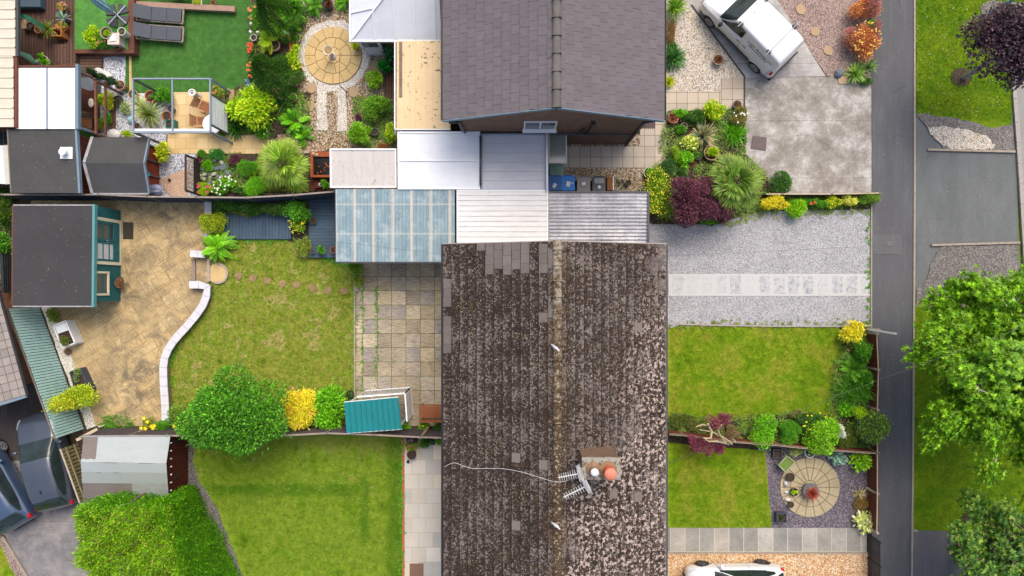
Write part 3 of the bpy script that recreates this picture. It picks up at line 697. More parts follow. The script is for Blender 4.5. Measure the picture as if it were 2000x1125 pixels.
def gable_house(name,label,x0,x1,y0,y1,ze,zr,wall_in,tmat,mossf,edge,verge_col,cw=.315,tw=.345,wy1=None,wy0=None):
    """ridge runs along y"""
    xr = (x0 + x1) / 2; t = thing(name,label,'house',(xr,(y0 + y1) / 2,0)); rnd = random.Random(3)
    m = MB(); xa,xb = x0 + wall_in,x1 - wall_in; wy0 = y0 + .1 if wy0 is None else wy0; wy1 = y1 - .1 if wy1 is None else wy1
    s = (zr - ze) / (xr - x0); zw = ze + s * wall_in - .08
    for a,b in (((xa,wy0),(xb,wy0)),((xb,wy0),(xb,wy1)),((xb,wy1),(xa,wy1)),((xa,wy1),(xa,wy0))): m.wall(a,b,0,zw)
    for y in (wy0,wy1):
        f = (0,1,2) if y == wy0 else (2,1,0); tri = [(xa,y,zw),(xb,y,zw),(xr,y,zr - .1)]
        m.add(tri,[f],[[(tri[i][0],tri[i][2]) for i in f]])
    m.build('wall',m_brick,t)
    m = MB(); tints = []
    roof_slope(m,tints,x0,xr,ze,zr,y0,y1,cw,tw,rnd,mossf); roof_slope(m,tints,x1,xr,ze,zr,y0,y1,cw,tw,rnd,mossf)
    me = m.mesh('roof'); at = me.color_attributes.new('Tile','FLOAT_COLOR','CORNER'); cols = []
    for p,c in zip(me.polygons,tints): cols += list(c) * p.loop_total
    at.data.foreach_set('color',cols); me.materials.append(tmat); rf = link_mesh('roof',me,t)
    m = MB()      # underside, soffit and barge boards
    for a,b in ((x0,xr),(x1,xr)): m.add([(a,y0,ze - .03),(b,y0,zr - .03),(b,y1,zr - .03),(a,y1,ze - .03)],[(0,1,2,3) if a < b else (3,2,1,0)])
    m.build('roof_deck',m_dkgrey,t)
    for y,k in ((y0,-1),(y1,1)):
        m = MB()
        for a in (x0,x1): m.beam((a,y + k * .015,ze - .09),(xr,y + k * .015,zr - .09),.03,.2)
        m.build('barge_board',verge_col,t)
    for a,k in ((x0,-1),(x1,1)):
        m = MB(); x = a + k * .02; m.box(x - .055,y0,ze - .1,x + .055,y1,ze - .085)
        m.box(x - .065,y0,ze - .1,x - .055,y1,ze - .01); m.box(x + .055,y0,ze - .1,x + .065,y1,ze - .01)
        m.build('gutter',edge[0] if k < 0 else edge[1],t)
    return t,rf,xr
# --- brick house at the top with the plain tiled roof
L = W(865,235,4.8); Rr = W(1297,235,4.8)
def clean_moss(i,j,y,x):
    k = random.uniform(.93,1.06); r = random.random()
    return ((k * 1.02,k * .98,k),0)
m_tile_u = tile_mat('grey_concrete_tile',C(112,107,110),.1,False)
UH,urf,uxr = gable_house('brick_house','brown brick house with a clean slate grey tiled roof, at the top',L.x,Rr.x,L.y,19.0,4.8,6.62,.5,m_tile_u,clean_moss,(m_black,m_black),m_bluegrey,wy0=6.37)
# ridge tiles are parts of the roof
def ridge(roof,x,z,y0,y1,mat,step=.62,r=.16,seams=True):
    m = MB(); y = y0; i = 0
    while y < y1:
        b = min(y + step,y1); n = 8; rr = r * random.uniform(.97,1.03); vs = []
        for yy,q in ((y,rr),(b + .03,rr * .93)):
            for k in range(n + 1): t = math.pi * (k / n); vs.append((x + q * math.cos(t),yy,z - .07 + q * .8 * math.sin(t)))
        m.add(vs,[(k,k + 1,n + 2 + k,n + 1 + k) for k in range(n)] + [tuple(range(n,-1,-1))]);
        m.box(x - rr * 1.06,y - .012,z - .12,x + rr * 1.06,y + .012,z + rr * .5)
        y += step; i += 1
    return m.build('ridge_tiles',mat,roof)
m_ridge = plain('buff_ridge_tile',C(110,106,102),.85,.3,2.5); ridge(urf,uxr,6.66,L.y,19,m_ridge)
# windows and pipes on its gable
def window(parent,x0,x1,z0,z1,y,mull=1,name='window',depth=.05,frame=None,fw=.06,nm=-1):
    """window on a wall facing the bottom of the picture (y decreasing) when nm = -1"""
    fr = frame or m_white; m = MB(); ya,yb = (y - depth,y + .02) if nm < 0 else (y - .02,y + depth)
    m.box(x0,ya,z0,x1,yb,z0 + fw); m.box(x0,ya,z1 - fw,x1,yb,z1); m.box(x0,ya,z0 + fw,x0 + fw,yb,z1 - fw); m.box(x1 - fw,ya,z0 + fw,x1,yb,z1 - fw)
    for i in range(mull): xm = x0 + (x1 - x0) * (i + 1) / (mull + 1); m.box(xm - fw / 2,ya,z0 + fw,xm + fw / 2,yb,z1 - fw)
    if nm < 0: m.box(x0 - .04,y - .16,z0 - .04,x1 + .04,y - .002,z0 - .003)
    w = m.build(name,fr,parent)
    gx = MB(); yg = y + (-.012 if nm < 0 else .012); gx.box(x0 + fw + .002,yg - .004,z0 + fw + .002,x1 - fw - .002,yg + .004,z1 - fw - .002)
    gx.build('pane',m_glass,w); return w
wc = W(1055,244,3.6); window(UH,wc.x - .64,wc.x + .64,2.95,4.2,6.37,1)
m = MB(); m.tube([(3.1,6.31,3.9),(3.1,6.3,3.3),(3.0,6.28,2.35)],.04); m.build('waste_pipe',m_black,UH); m = MB(); m.tube([(2.85,6.31,3.2),(2.78,6.3,2.4)],.035).build('waste_pipe',m_black,UH); MB().tube([(1.6,6.3,2.3),(2.9,6.3,2.28),(4.9,6.3,2.2)],.035).build('lead_flashing',m_dkgrey,UH)
MB().box(3.02,6.2,4.2,3.18,6.34,4.3).build('hopper',m_black,UH)
m = MB(); m.tube([(-2.35,6.2,4.65),(-2.0,6.3,4.3),(-1.9,6.3,2.6)],.045); m.build('downpipe',m_dkgrey,UH); m = MB(); m.tube([(5.45,6.3,4.6),(5.05,6.33,4.1),(5.05,6.33,.1)],.045); m.build('downpipe',m_dkgrey,UH)
m = MB(); m.box(5.2,6.55,2.3,5.85,8.2,2.36)
for i in range(8): m.tube([(5.24 + i * .085,6.5,2.38),(5.24 + i * .085,8.2,2.38)],.022,6)
m.build('porch_roof',plain('brown_corrugated',C(112,98,94),.6,.2),UH)
# --- the house with the mossy roof
Ll = W(866,477,4.8); Lr = W(1300,477,4.8); MY0 = -19.0
def mossf(i,j,y,x):
    k = random.uniform(.9,1.08); ms = 1.0
    px = 1000 + x * 44 / .82; py = 562.5 - y * 44 / .82
    if px < 884 and (553 < py < 603 or 618 < py < 700): ms = .12
    if 940 < px < 1040 and py < 545 and random.random() < (.75 if py < 500 + (px - 940) * .5 else .25): ms = 0
    if 1055 < px < 1078 and (486 < py < 532 or 604 < py < 620): ms = 0
    if random.random() < .005: ms = 0; k = 1.15
    if 1278 < px and py < 560 and random.random() < .6: ms = .35
    if 1240 < px < 1262 and 955 < py < 990: ms = 0; k = 1.15
    return ((k,k * .985,k * .98),ms)
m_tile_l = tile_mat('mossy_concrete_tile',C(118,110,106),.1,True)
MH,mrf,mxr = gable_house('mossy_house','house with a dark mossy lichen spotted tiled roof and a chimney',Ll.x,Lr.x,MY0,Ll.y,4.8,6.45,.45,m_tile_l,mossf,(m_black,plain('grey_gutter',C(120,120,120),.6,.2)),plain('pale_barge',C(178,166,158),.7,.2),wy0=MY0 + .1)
g = G('mossy_ridge',.9); c = g.ramp(g.math('ADD',g.noise(3.5,6,.7),g.math('MULTIPLY',g.sep(g.pos)[1],.035)),[(.36,C(82,64,48)),(.47,C(104,90,70)),(.56,C(150,142,128))])
c = g.mix(g.ramp(g.noise(11,4),[(.55,0),(.62,.8)]),c,C(180,168,140)); ridge(mrf,mxr,6.47,MY0,Ll.y,g.done(c),.55)
m = MB(); m.box(1.49 + .155,MY0,6.42,1.49 + .17,0.6,6.5);
window(MH,5.0,6.6,.9,2.2,MY0 + .1,2)
# chimney, a part of the roof
ct = 7.35; c0 = W(1138,894,ct); c1 = W(1210,934,ct); m = MB(); zb = 5.4
cx0,cx1,cy0,cy1 = c0.x,c1.x,c1.y,c0.y
for a,b in (((cx0,cy0),(cx1,cy0)),((cx1,cy0),(cx1,cy1)),((cx1,cy1),(cx0,cy1)),((cx0,cy1),(cx0,cy0))): m.wall(a,b,zb,ct)
m.box(cx0,cy0,ct - .001,cx1,cy1,ct)
chim = m.build('chimney',m_brick,MH)
g = G('flaunching',.9); m_flau = g.done(g.mix(g.ramp(g.noise(5,6,.7),[(.5,0),(.56,1)]),C(160,156,146),C(110,98,82)))
MB().box(cx0 - .03,cy0 - .03,ct,cx1 + .03,cy1 + .03,ct + .07).build('chimney_cap',m_flau,chim)
p1 = W(1158,915,ct); p2 = W(1187,916,ct)
m_rim = plain('mortar_haunch',C(150,120,92),.9,.3,5)
for p,rr,mt,hh in ((p1,.2,plain('old_flue',C(150,130,116),.8,.2),.3),(p2,.25,plain('terracotta_pot',C(206,102,72),.7,.15),.55)):
    MB().lathe((p.x,p.y,ct + .06),[(rr + .06,0),(rr,.05),(rr - .06,.08),(.001,.09)],20,jit=.12).build('haunch',m_rim,chim)
    MB().lathe((p.x,p.y,ct + .1),[(rr * .72,0),(rr * .62,hh),(rr * .68,hh + .03),(rr * .5,hh + .04),(rr * .4,hh * .7),(.001,hh * .7)],22).build('chimney_pot',mt,chim)
p = W(1158,915,ct); MB().lathe((p.x,p.y,ct + .42),[(.09,0),(.12,.03),(.13,.1),(.08,.15),(.001,.17)],18).build('flue_cap',m_white,chim)
p = W(1187,916,ct); MB().lathe((p.x,p.y,ct + .62),[(.2,0),(.2,.06),(.13,.12),(.001,.16)],18).build('flue_cap',plain('pink_clay',C(226,138,112),.7,.2,10),chim)
# television aerials on one pole
def aerial(px,py,pz,hx,hy,n,label,el=.32):
    b = W(px,py,pz); e = W(hx,hy,pz); t = thing('tv_aerial',label,'aerial',(b.x,b.y,pz - .1),group='television aerials beside the chimney')
    m_alu = plain('aerial_metal',C(214,214,214),.5,.05); MB().beam(b,e,.03,.025).build('boom',m_alu,t); d = (e - b).normalized(); s = Vector((-d.y,d.x,0)); m = MB()
    for i in range(n):
        q = b + (e - b) * ((i + .4) / n); l = el * (.35 + .1 * (1 - i / n)); m.beam(q - s * l,q + s * l,.014,.014)
    m.build('elements',m_alu,t)
    m = MB(); q = b + (e - b) * .02;
    for k in (-1,1):
        for j in range(5): m.beam(q - s * .26 + Vector((0,0,k * (.05 + j * .05))) - d * .03 * j,q + s * .26 + Vector((0,0,k * (.05 + j * .05))) - d * .03 * j,.012,.012)
    m.build('reflector',m_alu,t)
    MB().tube([(b.x,b.y,pz - 1.0),(b.x,b.y,pz + .1)],.022).build('mast',m_steel,t)
aerial(1130,925,7.5,1090,933,9,'horizontal television aerial nearest the chimney')
aerial(1144,950,7.6,1101,971,9,'tilted television aerial below the chimney')
m = MB(); pts = [(868,912,4.95),(886,904,5.1),(905,910,5.2),(925,915,5.35),(975,915,5.75),(1010,920,6.0),(1040,928,6.3),(1085,941,6.6),(1112,938,6.5)]
P = [W(*p) for p in pts]; Q = []
for i in range(len(P) - 1):
    for k in range(6):
        t = k / 6; p0 = P[max(0,i - 1)]; p3 = P[min(len(P) - 1,i + 2)]
        Q.append(.5 * ((2 * P[i]) + (P[i + 1] - p0) * t + (2 * p0 - 5 * P[i] + 4 * P[i + 1] - p3) * t * t + (-p0 + 3 * P[i] - 3 * P[i + 1] + p3) * t ** 3))
for q in Q: q.z = max(q.z,4.86 + (6.45 - 4.8) * (q.x - Ll.x) / (mxr - Ll.x)) if q.x < mxr else q.z
m.tube(Q,.0065,6); tag(m.build('aerial_cable',m_white,smooth=True),'white cable trailing across the mossy roof from the aerials','cable')
# gulls on the ridge
def gull(px,py,label):
    c = W(px,py,6.62); t = thing('gull',label,'bird',(c.x,c.y,6.56),R(-38),'gulls standing on the mossy ridge'); t.scale = (.72,.72,.72)
    m = MB(); n = 12; rings = []
    for x,w,h,z in ((-.27,.008,.01,.14),(-.2,.03,.02,.135),(-.1,.062,.05,.125),(0,.078,.07,.12),(.08,.066,.066,.13),(.13,.04,.045,.16),(.17,.032,.034,.2),(.2,.034,.034,.215),(.225,.024,.024,.212),(.245,.008,.01,.205)):
        rings.append([(x,w * math.cos(a),z + h * math.sin(a)) for a in [2 * math.pi * k / n for k in range(n)]])
    vs = [v for r_ in rings for v in r_]; m.add(vs,[(i * n + k,i * n + (k + 1) % n,(i + 1) * n + (k + 1) % n,(i + 1) * n + k) for i in range(len(rings) - 1) for k in range(n)] + [tuple(range(n)),tuple(range(len(vs) - 1,len(vs) - n - 1,-1))])
    m.build('body',plain('gull_white',C(232,230,232),.7,.06),t,local=True,smooth=True)
    for s in (-1,1):
        m = MB(); m.add([(.08,s * .03,.19),(.0,s * .084,.155),(-.16,s * .05,.155),(-.33,s * .01,.155),(-.1,s * .012,.192)],[(0,1,2,3,4) if s < 0 else (4,3,2,1,0)]); m.build('wing',plain('gull_grey',C(178,182,192),.7,.08),t,local=True)
        MB().tube([(.02,s * .03,.08),(.025,s * .03,.0)],.006,6).build('leg',plain('gull_leg',C(214,150,130),.6),t,local=True)
    MB().tube([(.235,0,.21),(.275,0,.2),(.29,0,.19)],[.012,.009,.003],6).build('beak',plain('gull_beak',C(222,170,90),.5),t,local=True)
gull(1085,679,'pale gull on the mossy ridge above the middle lawn level'); gull(1086,1026,'pale gull on the mossy ridge below the chimney')
# ================================================================== OUTBUILDINGS, ROOFS
def corr_sheet(m,x0,y0,x1,y1,z0,z1,pitch,amp,along='x',prof='sine',th=.004):
    """corrugated sheet; ribs run along `along`; height goes z0 -> z1 across y (bottom to top)"""
    if along == 'x': a0,a1 = y0,y1
    else: a0,a1 = x0,x1
    n = max(1,int(round((a1 - a0) / pitch))); pitch = (a1 - a0) / n
    st = []
    for i in range(n):
        if prof == 'sine': st += [((i + k / 6),amp * math.sin(2 * math.pi * k / 6)) for k in range(6)]
        elif prof == 'box': st += [(i + .0,-amp),(i + .06,amp),(i + .86,amp),(i + .92,-amp)]
        elif prof == 'rib': st += [(i + .0,0),(i + .8,0),(i + .84,amp),(i + .96,amp)]
        else: st += [(i,0),(i + .97,0),(i + .975,-amp),(i + .995,-amp)]
    st.append((n,st[0][1])); vs = []
    for t,h in st:
        a = a0 + t * pitch
        for e in (0,1):
            x,y = (((x0,x1)[e],a) if along == 'x' else (a,(y0,y1)[e]))
            f = (y - y0) / (y1 - y0); vs.append((x,y,z0 + (z1 - z0) * f + h))
    k = len(st); fs = [(2 * i,2 * i + 1,2 * i + 3,2 * i + 2) for i in range(k - 1)]
    if along == 'y': fs = [f[::-1] for f in fs]
    m.add(vs,fs); return m
def rpx(x0,y0,x1,y1,z):
    a = W(x0,y1,z); b = W(x1,y0,z); return a.x,a.y,b.x,b.y
def streaky(name,base,dirt,spots=None,along=0,rough=.5,sc=1.0,sp=.63,metal=0):
    """weathered sheet with dirt and small moss spots of their own shape"""
    g = G(name,rough,metal); v = g.map(g.pos,scale=(1.5,9,1) if along == 0 else (9,1.5,1))
    c = g.mix(g.ramp(g.noise(sc,6,.65,v),[(.42,0),(.72,.55)]),base,dirt); c = g.vary(c,.06,1.2)
    if spots:
        v2 = g.map(g.pos,scale=(1,2.5,1) if along == 0 else (2.5,1,1))
        dns = g.ramp(g.noise(.8,2),[(.4,0),(.65,1)])
        c = g.mix(g.math('MULTIPLY',g.ramp(g.noise(7,3,.7,v2),[(sp,0),(sp + .02,1)]),dns),c,spots)
    return g.done(c)
m_moss = C(66,58,44)
def posts(t,pts,h,r=.045,mat=None):
    for x,y in pts: MB().box(x - r,y - r,0,x + r,y + r,h).build('post',mat or timber('grey_timber',C(130,120,108)),t)
# white panelled roof, grey panelled roof, beige small roof: lean-to roofs between the two houses
def lean(name,label,px,z,mat,pitch,amp,along,prof,slope=.08,frame=m_white,fw=.07,cat='lean-to roof',inner=()):
    x0,y0,x1,y1 = rpx(*px,z); t = thing(name,label,cat,((x0 + x1) / 2,(y0 + y1) / 2,0))
    corr_sheet(MB(),x0 + fw * .4,y0 + fw * .4,x1 - fw * .4,y1 - fw * .4,z,z + slope,pitch,amp,along,prof).build('roof_sheet',mat,t)
    m = MB(); zz = z + .01
    m.box(x0,y0,z - .12,x1,y0 + fw,z + .035); m.box(x0,y1 - fw,z - .12 + slope,x1,y1,z + .035 + slope)
    for xx in (x0,x1 - fw): m.beam((xx + fw / 2,y0 + fw + .002,z - .04),(xx + fw / 2,y1 - fw - .002,z - .04 + slope),fw,.15)
    m.build('roof_frame',frame,t)
    for k in inner:
        m = MB()
        if along == 'x': yy = y0 + (y1 - y0) * k; m.box(x0 + fw,yy - .03,z + .02,x1 - fw,yy + .03,z + .045 + slope * k)
        else: xx = x0 + (x1 - x0) * k; m.beam((xx,y0 + fw,z + .03),(xx,y1 - fw,z + .03 + slope),.06,.04)
        m.build('glazing_bar',frame,t)
    posts(t,[(x0 + .08,y0 + .08),(x1 - .08,y0 + .08),(x0 + .08,y1 - .08),(x1 - .08,y1 - .08)],z - .1,mat=frame)
    return t,(x0,y0,x1,y1)
m_wp = streaky('white_roof_panel',C(232,236,240),C(214,220,226),m_moss,0,.4,sp=.70)
lean('white_roof','white two panel flat roof joining the two houses, above the white corrugated one',(777,258,938,370),2.45,m_wp,3,.002,'x','seam',inner=(.5,))
m_gp = streaky('grey_roof_panel',C(196,200,206),C(178,184,190),m_moss,0,.45,sp=.70)
lean('grey_roof','pale grey roof of horizontal boards beside the frosted canopy',(940,262,1068,372),2.4,m_gp,.4,.02,'x','seam',frame=m_alu)
m_bp = streaky('beige_twinwall',C(206,200,194),C(186,178,170),C(80,76,70),1,.45)
lean('beige_lean_to','small grey beige twin wall roof over the end of the goldfish pond',(645,291,775,367),2.2,m_bp,.98,.012,'y','seam')
m_wc = streaky('white_corrugated',C(232,233,232),C(214,212,204),C(90,80,62),0,.5,sp=.66)
lean('white_corrugated_roof','white box profile roof between the blue and the rusty corrugated roofs',(892,371,1071,474),2.4,m_wc,.215,.018,'x','box',.03,fw=.05)
# blue corrugated plastic roof
g = G('blue_plastic',.35); x = g.sep(g.pos); c = g.vary(C(140,164,172),.24,.9,6,g.map(g.pos,scale=(6,1,1)))
bm = g.math('PINGPONG',g.math('ADD',g.math('DIVIDE',x[0],.78),.25),.5); c = g.mix(g.ramp(bm,[(.06,.75),(.10,0)]),c,C(206,200,186))
by = g.math('PINGPONG',g.math('DIVIDE',g.math('ADD',x[1],.18),1.2),.5); c = g.mix(g.ramp(by,[(.015,.5),(.04,0)]),c,C(214,206,190))
c = g.mix(g.ramp(g.noise(6,4,.7,g.map(g.pos,scale=(5,.8,1))),[(.64,0),(.68,.9)]),c,C(66,72,70)); c = g.mix(g.ramp(g.noise(2,6,.7),[(.5,0),(.7,.5)]),c,C(206,214,214)); m_blue = g.done(c)
x0,y0,x1,y1 = rpx(655,370,891,514,2.35)
t = thing('blue_corrugated_roof','pale blue corrugated plastic roof over the side of the patio','lean-to roof',((x0 + x1) / 2,(y0 + y1) / 2,0))
corr_sheet(MB(),x0 + .03,y0 + .06,x1 - .05,y1,2.35,2.42,.145,.018,'y').build('roof_sheet',m_blue,t)
m = MB(); m.box(x0,y0,2.2,x1,y0 + .05,2.33); m.box(x0 - .02,y0 + .052,2.2,x0 + .03,y1,2.33); m.build('roof_frame',m_dkgrey,t)
m = MB()
for i in range(6): xx = x0 + .4 + i * .78; m.box(xx - .04,y0 + .06,2.18,xx + .04,y1,2.31)
m.build('rafters',timber('pale_timber',C(190,178,158)),t)
posts(t,[(x0 + .08,y0 + .1),(x1 - 1.2,y0 + .1),(x0 + .08,y1 - .1),(x0 + 2.5,y0 + .1)],2.2)
# rusty grey corrugated roof
g = G('rusty_corrugated',.45); x = g.sep(g.pos); c = g.vary(C(172,176,184),.22,1.0,6,g.map(g.pos,scale=(1,6,1))); c = g.mix(g.ramp(g.noise(1.2,4),[(.46,0),(.62,.6)]),c,C(222,222,224))
c = g.mix(g.math('MULTIPLY',g.ramp(g.math('PINGPONG',g.math('DIVIDE',x[1],.145),.5),[(.3,0),(.44,1)]),g.ramp(g.noise(2,5),[(.36,.25),(.6,.75)])),c,C(112,104,104))
rx = g.ramp(g.math('PINGPONG',g.math('DIVIDE',x[0],.46),.5),[(.03,1),(.06,0)]); c = g.mix(g.math('MULTIPLY',rx,g.ramp(g.noise(14,3),[(.45,0),(.6,.55)])),c,C(150,104,84))
c = g.mix(g.ramp(g.noise(7,3,.7,g.map(g.pos,scale=(1,3,1))),[(.64,0),(.66,1)]),c,C(60,54,48)); m_rust = g.done(c)
x0,y0,x1,y1 = rpx(1072,374,1263,476,2.3)
t = thing('rusty_corrugated_roof','grey corrugated carport roof with rust lines, beside the grey gravel drive','lean-to roof',((x0 + x1) / 2,(y0 + y1) / 2,0))
corr_sheet(MB(),x0,y0,x1,y1 - .06,2.3,2.36,.15,.022,'x').build('roof_sheet',m_rust,t)
m = MB(); m.box(x1 + .003,y0,2.12,x1 + .1,y1,2.38); m.box(x0,y1 - .055,2.15,x1,y1,2.42); m.build('roof_frame',m_dkgrey,t)
posts(t,[(x1 - .1,y0 + .1),(x1 - .1,y1 - .1),(x0 + .1,y1 - .1)],2.2)
# beige twin wall flat roof beside the brick house
g = G('amber_polycarbonate',.4); x = g.sep(g.pos); c = g.vary(C(232,204,158),.1,.7)
c = g.mix(g.ramp(g.math('PINGPONG',g.math('DIVIDE',x[0],.23),.5),[(.02,.6),(.05,0)]),c,C(214,176,120))
sd_ = g.ramp(x[0],[(0,0),(1,1)]); near = g.ramp(g.math('MULTIPLY',g.math('ADD',x[0],5.0),.4),[(0.0,.3),(.9,1)])
c = g.mix(g.math('MULTIPLY',g.ramp(g.noise(5.5,4,.75),[(.605,0),(.625,1)]),near),c,C(62,46,34))
c = g.mix(g.ramp(g.noise(.8,6),[(.55,0),(.7,.3)]),c,C(214,180,130)); m_amb = g.done(c)
x0,y0,x1,y1 = rpx(770,80,880,252,2.6)
t = thing('amber_flat_roof','amber twin wall flat roof dotted with fallen moss, left of the brick house','lean-to roof',((x0 + x1) / 2,(y0 + y1) / 2,0))
MB().box(x0 + .1,y0,2.6,x1,y1,2.62).build('roof_sheet',m_amb,t)
m = MB(); m.box(x0,y0,2.5,x0 + .05,y1,2.61); m.box(x0 + .052,y0 - .04,2.5,x1,y0 - .003,2.63); m.build('gutter',m_white,t)
MB().box(x0 + .2,y1 - 2.3,2.622,x0 + .33,y1 - .05,2.632).build('flashing_tape',plain('brown_tape',C(140,118,104),.8,.3),t)
MB().tube([(x0 + .02,y0 + .05,2.5),(x0,y0 - .1,2.35),(x0 + .02,y0 - .12,.1)],.04).build('downpipe',m_white,t)
MB().tube([(x1 - .35,y0 + 1.6,2.68),(x1 - .1,y0 + 1.55,2.75),(x1 + .1,y0 + 1.55,2.8)],.06).build('waste_pipe',m_dkgrey,t)
m = MB(); m.wall((x0 + .2,y1),(x0 + .2,y0 + .1),0,2.5); m.wall((x0 + .2,y0 + .1),(x1,y0 + .1),0,2.5); m.build('wall',m_brick,t)
# white pipe bridging, dark gutter between roofs
m = MB(); a = W(938.5,265,2.6); b = W(938.5,362,2.6); m.tube([a,b],.045); tag(m.build('gutter_pipe',m_dkgrey,smooth=True),'dark gutter pipe between the white and the grey roofs','pipe')
m = MB(); a = W(1068,256,2.62); b = W(1068.5,372,2.62); m.tube([a,b],.05); tag(m.build('white_pipe',m_white,smooth=True),'white pipe along the right edge of the grey roof','pipe')
# frosted canopy with frame
x0,y0,x1,y1 = rpx(1071,258,1107,319,2.1); t = thing('door_canopy','frosted glass door canopy in a pale frame above the bins','canopy',((x0 + x1) / 2,(y0 + y1) / 2,0))
MB().box(x0 + .03,y0 + .03,2.08,x1 - .03,y1 - .03,2.095).build('pane',plain('frosted_glass',C(128,138,134),.12,.2,1,spec=.8),t)
m = MB(); m.box(x0,y0,2.06,x1,y0 + .05,2.12); m.box(x0,y1 - .05,2.06,x1,y1,2.12); m.box(x0,y0 + .052,2.06,x0 + .05,y1 - .052,2.12); m.box(x1 - .05,y0 + .052,2.06,x1,y1 - .052,2.12); m.build('frame',plain('cream_frame',C(206,206,192),.5),t)
for xx in (x0 + .02,x1 - .08): MB().beam((xx + .03,y1 + .1,1.6),(xx + .03,y0 + .2,2.05),.03,.03).build('bracket',m_dkgrey,t)
# conservatory
Z0,Z1 = 2.25,3.15
a = W(686,78,Z0); b = W(862,78,Z0); t = thing('conservatory','white conservatory with a hipped translucent roof','conservatory',((a.x + b.x) / 2,a.y + 2,0))
slope = (Z1 - Z0) / 1.9; ry = a.y + 1.9; hx = a.x + 1.9; top = 18.5
m_cons = streaky('translucent_roof',C(222,228,234),C(236,240,244),None,0,.3)
m = MB(); m.add([(a.x,a.y,Z0),(b.x,a.y,Z0),(b.x,ry,Z1),(hx,ry,Z1)],[(0,1,2,3)]); m.add([(a.x,a.y,Z0),(hx,ry,Z1),(hx,top,Z1),(a.x,top,Z0)],[(0,1,2,3)])
m.add([(hx,ry,Z1),(b.x,ry,Z1),(b.x,top,Z1),(hx,top,Z1)],[(0,1,2,3)]); m.build('roof_panes',m_cons,t)
def bar(p,q,w=.055): MB().beam(Vector(p) + Vector((0,0,.03)),Vector(q) + Vector((0,0,.03)),w,.05).build('glazing_bar',m_white,t)
bar((a.x,a.y,Z0),(hx,ry,Z1),.08)
for px in (733,773,812,851):
    x = W(px,78,Z0).x
    if x < hx: f = (x - a.x) / (hx - a.x); bar((x,a.y,Z0),(x,a.y + 1.9 * f,Z0 + (Z1 - Z0) * f))
    else: bar((x,a.y,Z0),(x,ry,Z1)); bar((x,ry,Z1),(x,top,Z1),.05)
for y in (a.y + 1.1,a.y + 2.6,a.y + 3.8): f = min(1,(y - a.y) / 1.9); bar((a.x,y,Z0),(a.x + 1.9 * f,y,Z0 + (Z1 - Z0) * f))
bar((hx,ry,Z1),(b.x,ry,Z1),.07)
m = MB(); m.box(a.x - .08,a.y - .08,Z0 - .1,b.x,a.y - .01,Z0 + .03); m.box(a.x - .08,a.y - .008,Z0 - .1,a.x - .01,top,Z0 + .03); m.build('gutter',m_white,t)
wx = a.x + .12; wy = a.y + .14; wx1 = W(755,110,0).x
m = MB()
for xa,xb,za,zb in ((wx,wx1,0,.25),(wx,wx1,.8,.9),(wx,wx1,2.0,2.15),(wx,wx + .12,.25,2.0),(wx1 - .12,wx1,.25,2.0)): m.box(xa,wy,za,xb,wy + .08,zb)
m.box(wx + .12,wy + .02,.25,wx1 - .12,wy + .05,.8); m.box(wx,wy + .081,0,wx + .08,top,2.15); m.build('wall',m_white,t)
MB().box(wx + .122,wy + .03,.902,wx1 - .122,wy + .045,1.998).build('window_pane',m_glass,t)
# far left cream roofed outbuildings
m_cream = streaky('cream_sheet',C(222,214,194),C(196,188,168),C(120,108,88),0,.5,sp=.7)
for px,label in (((-170,-40,30,109),'cream ribbed garage roof in the upper left corner'),((-170,110,27,248),'cream ribbed garage roof below the corner one, beside the white pergola')):
    x0,y0,x1,y1 = rpx(*px,2.5); t = thing('garage',label,'garage',((x0 + x1) / 2,(y0 + y1) / 2,0))
    corr_sheet(MB(),x0,y0,x1,y1,2.5,2.52,.39,.03,'x','rib').build('roof',m_cream,t)
    m = MB(); m.box(x1 + .003,y0,2.36,x1 + .1,y1,2.48); m.build('gutter',m_dkgrey if px[1] < 0 else timber('red_brown_timber',C(122,76,60)),t)
    m = MB(); m.wall((x1 - 2.1,y0),(x1 - 2.1,y1),0,2.46); m.wall((x0,y0 + .01),(x1 - 2.1,y0 + .01),0,2.46); m.build('wall',m_brick,t)
    MB().box(x1 - 2.09,(y0 + y1) / 2 - .4,0.02,x1 - 2.05,(y0 + y1) / 2 + .4,2.0).build('door',m_dkgrey,t)
# white roofed pergola
z = 2.35; x0,y0,x1,y1 = rpx(33,131,148,252,z); t = thing('white_roofed_pergola','pergola with a white two panel roof and blue grey posts','pergola',((x0 + x1) / 2,(y0 + y1) / 2,0))
m_wr = streaky('white_sheet',C(240,240,238),C(226,226,220),None,1,.4); xm = x0 + (x1 - x0) * .52
MB().box(x0,y0,z,xm - .02,y1 - .04,z + .02).build('roof_sheet',m_wr,t); MB().box(xm + .02,y0,z,x1 - .02,y1 - .04,z + .02).build('roof_sheet',m_wr,t)
MB().box(xm - .035,y0,z + .021,xm + .035,y1 - .04,z + .04).build('joint_strip',m_alu,t)
MB().box(x1,y0,z - .16,x1 + .12,y1 + .12,z + .03).build('beam',m_bluegrey,t); MB().box(x0 - .1,y0,z - .14,x0 - .003,y1,z + .03).build('beam',timber('red_brown_timber',C(122,76,60)),t)
MB().box(x0 - .1,y1 + .003,z - .1,x1 - .003,y1 + .06,z + .04).build('beam',timber('red_brown_timber',C(122,76,60)),t)
posts(t,[(x1 + .04,y0 + .1),(x1 + .04,y1 - .1),(x0,y0 + .1),(x0,y1 - .1)],z - .17,.05,m_bluegrey)
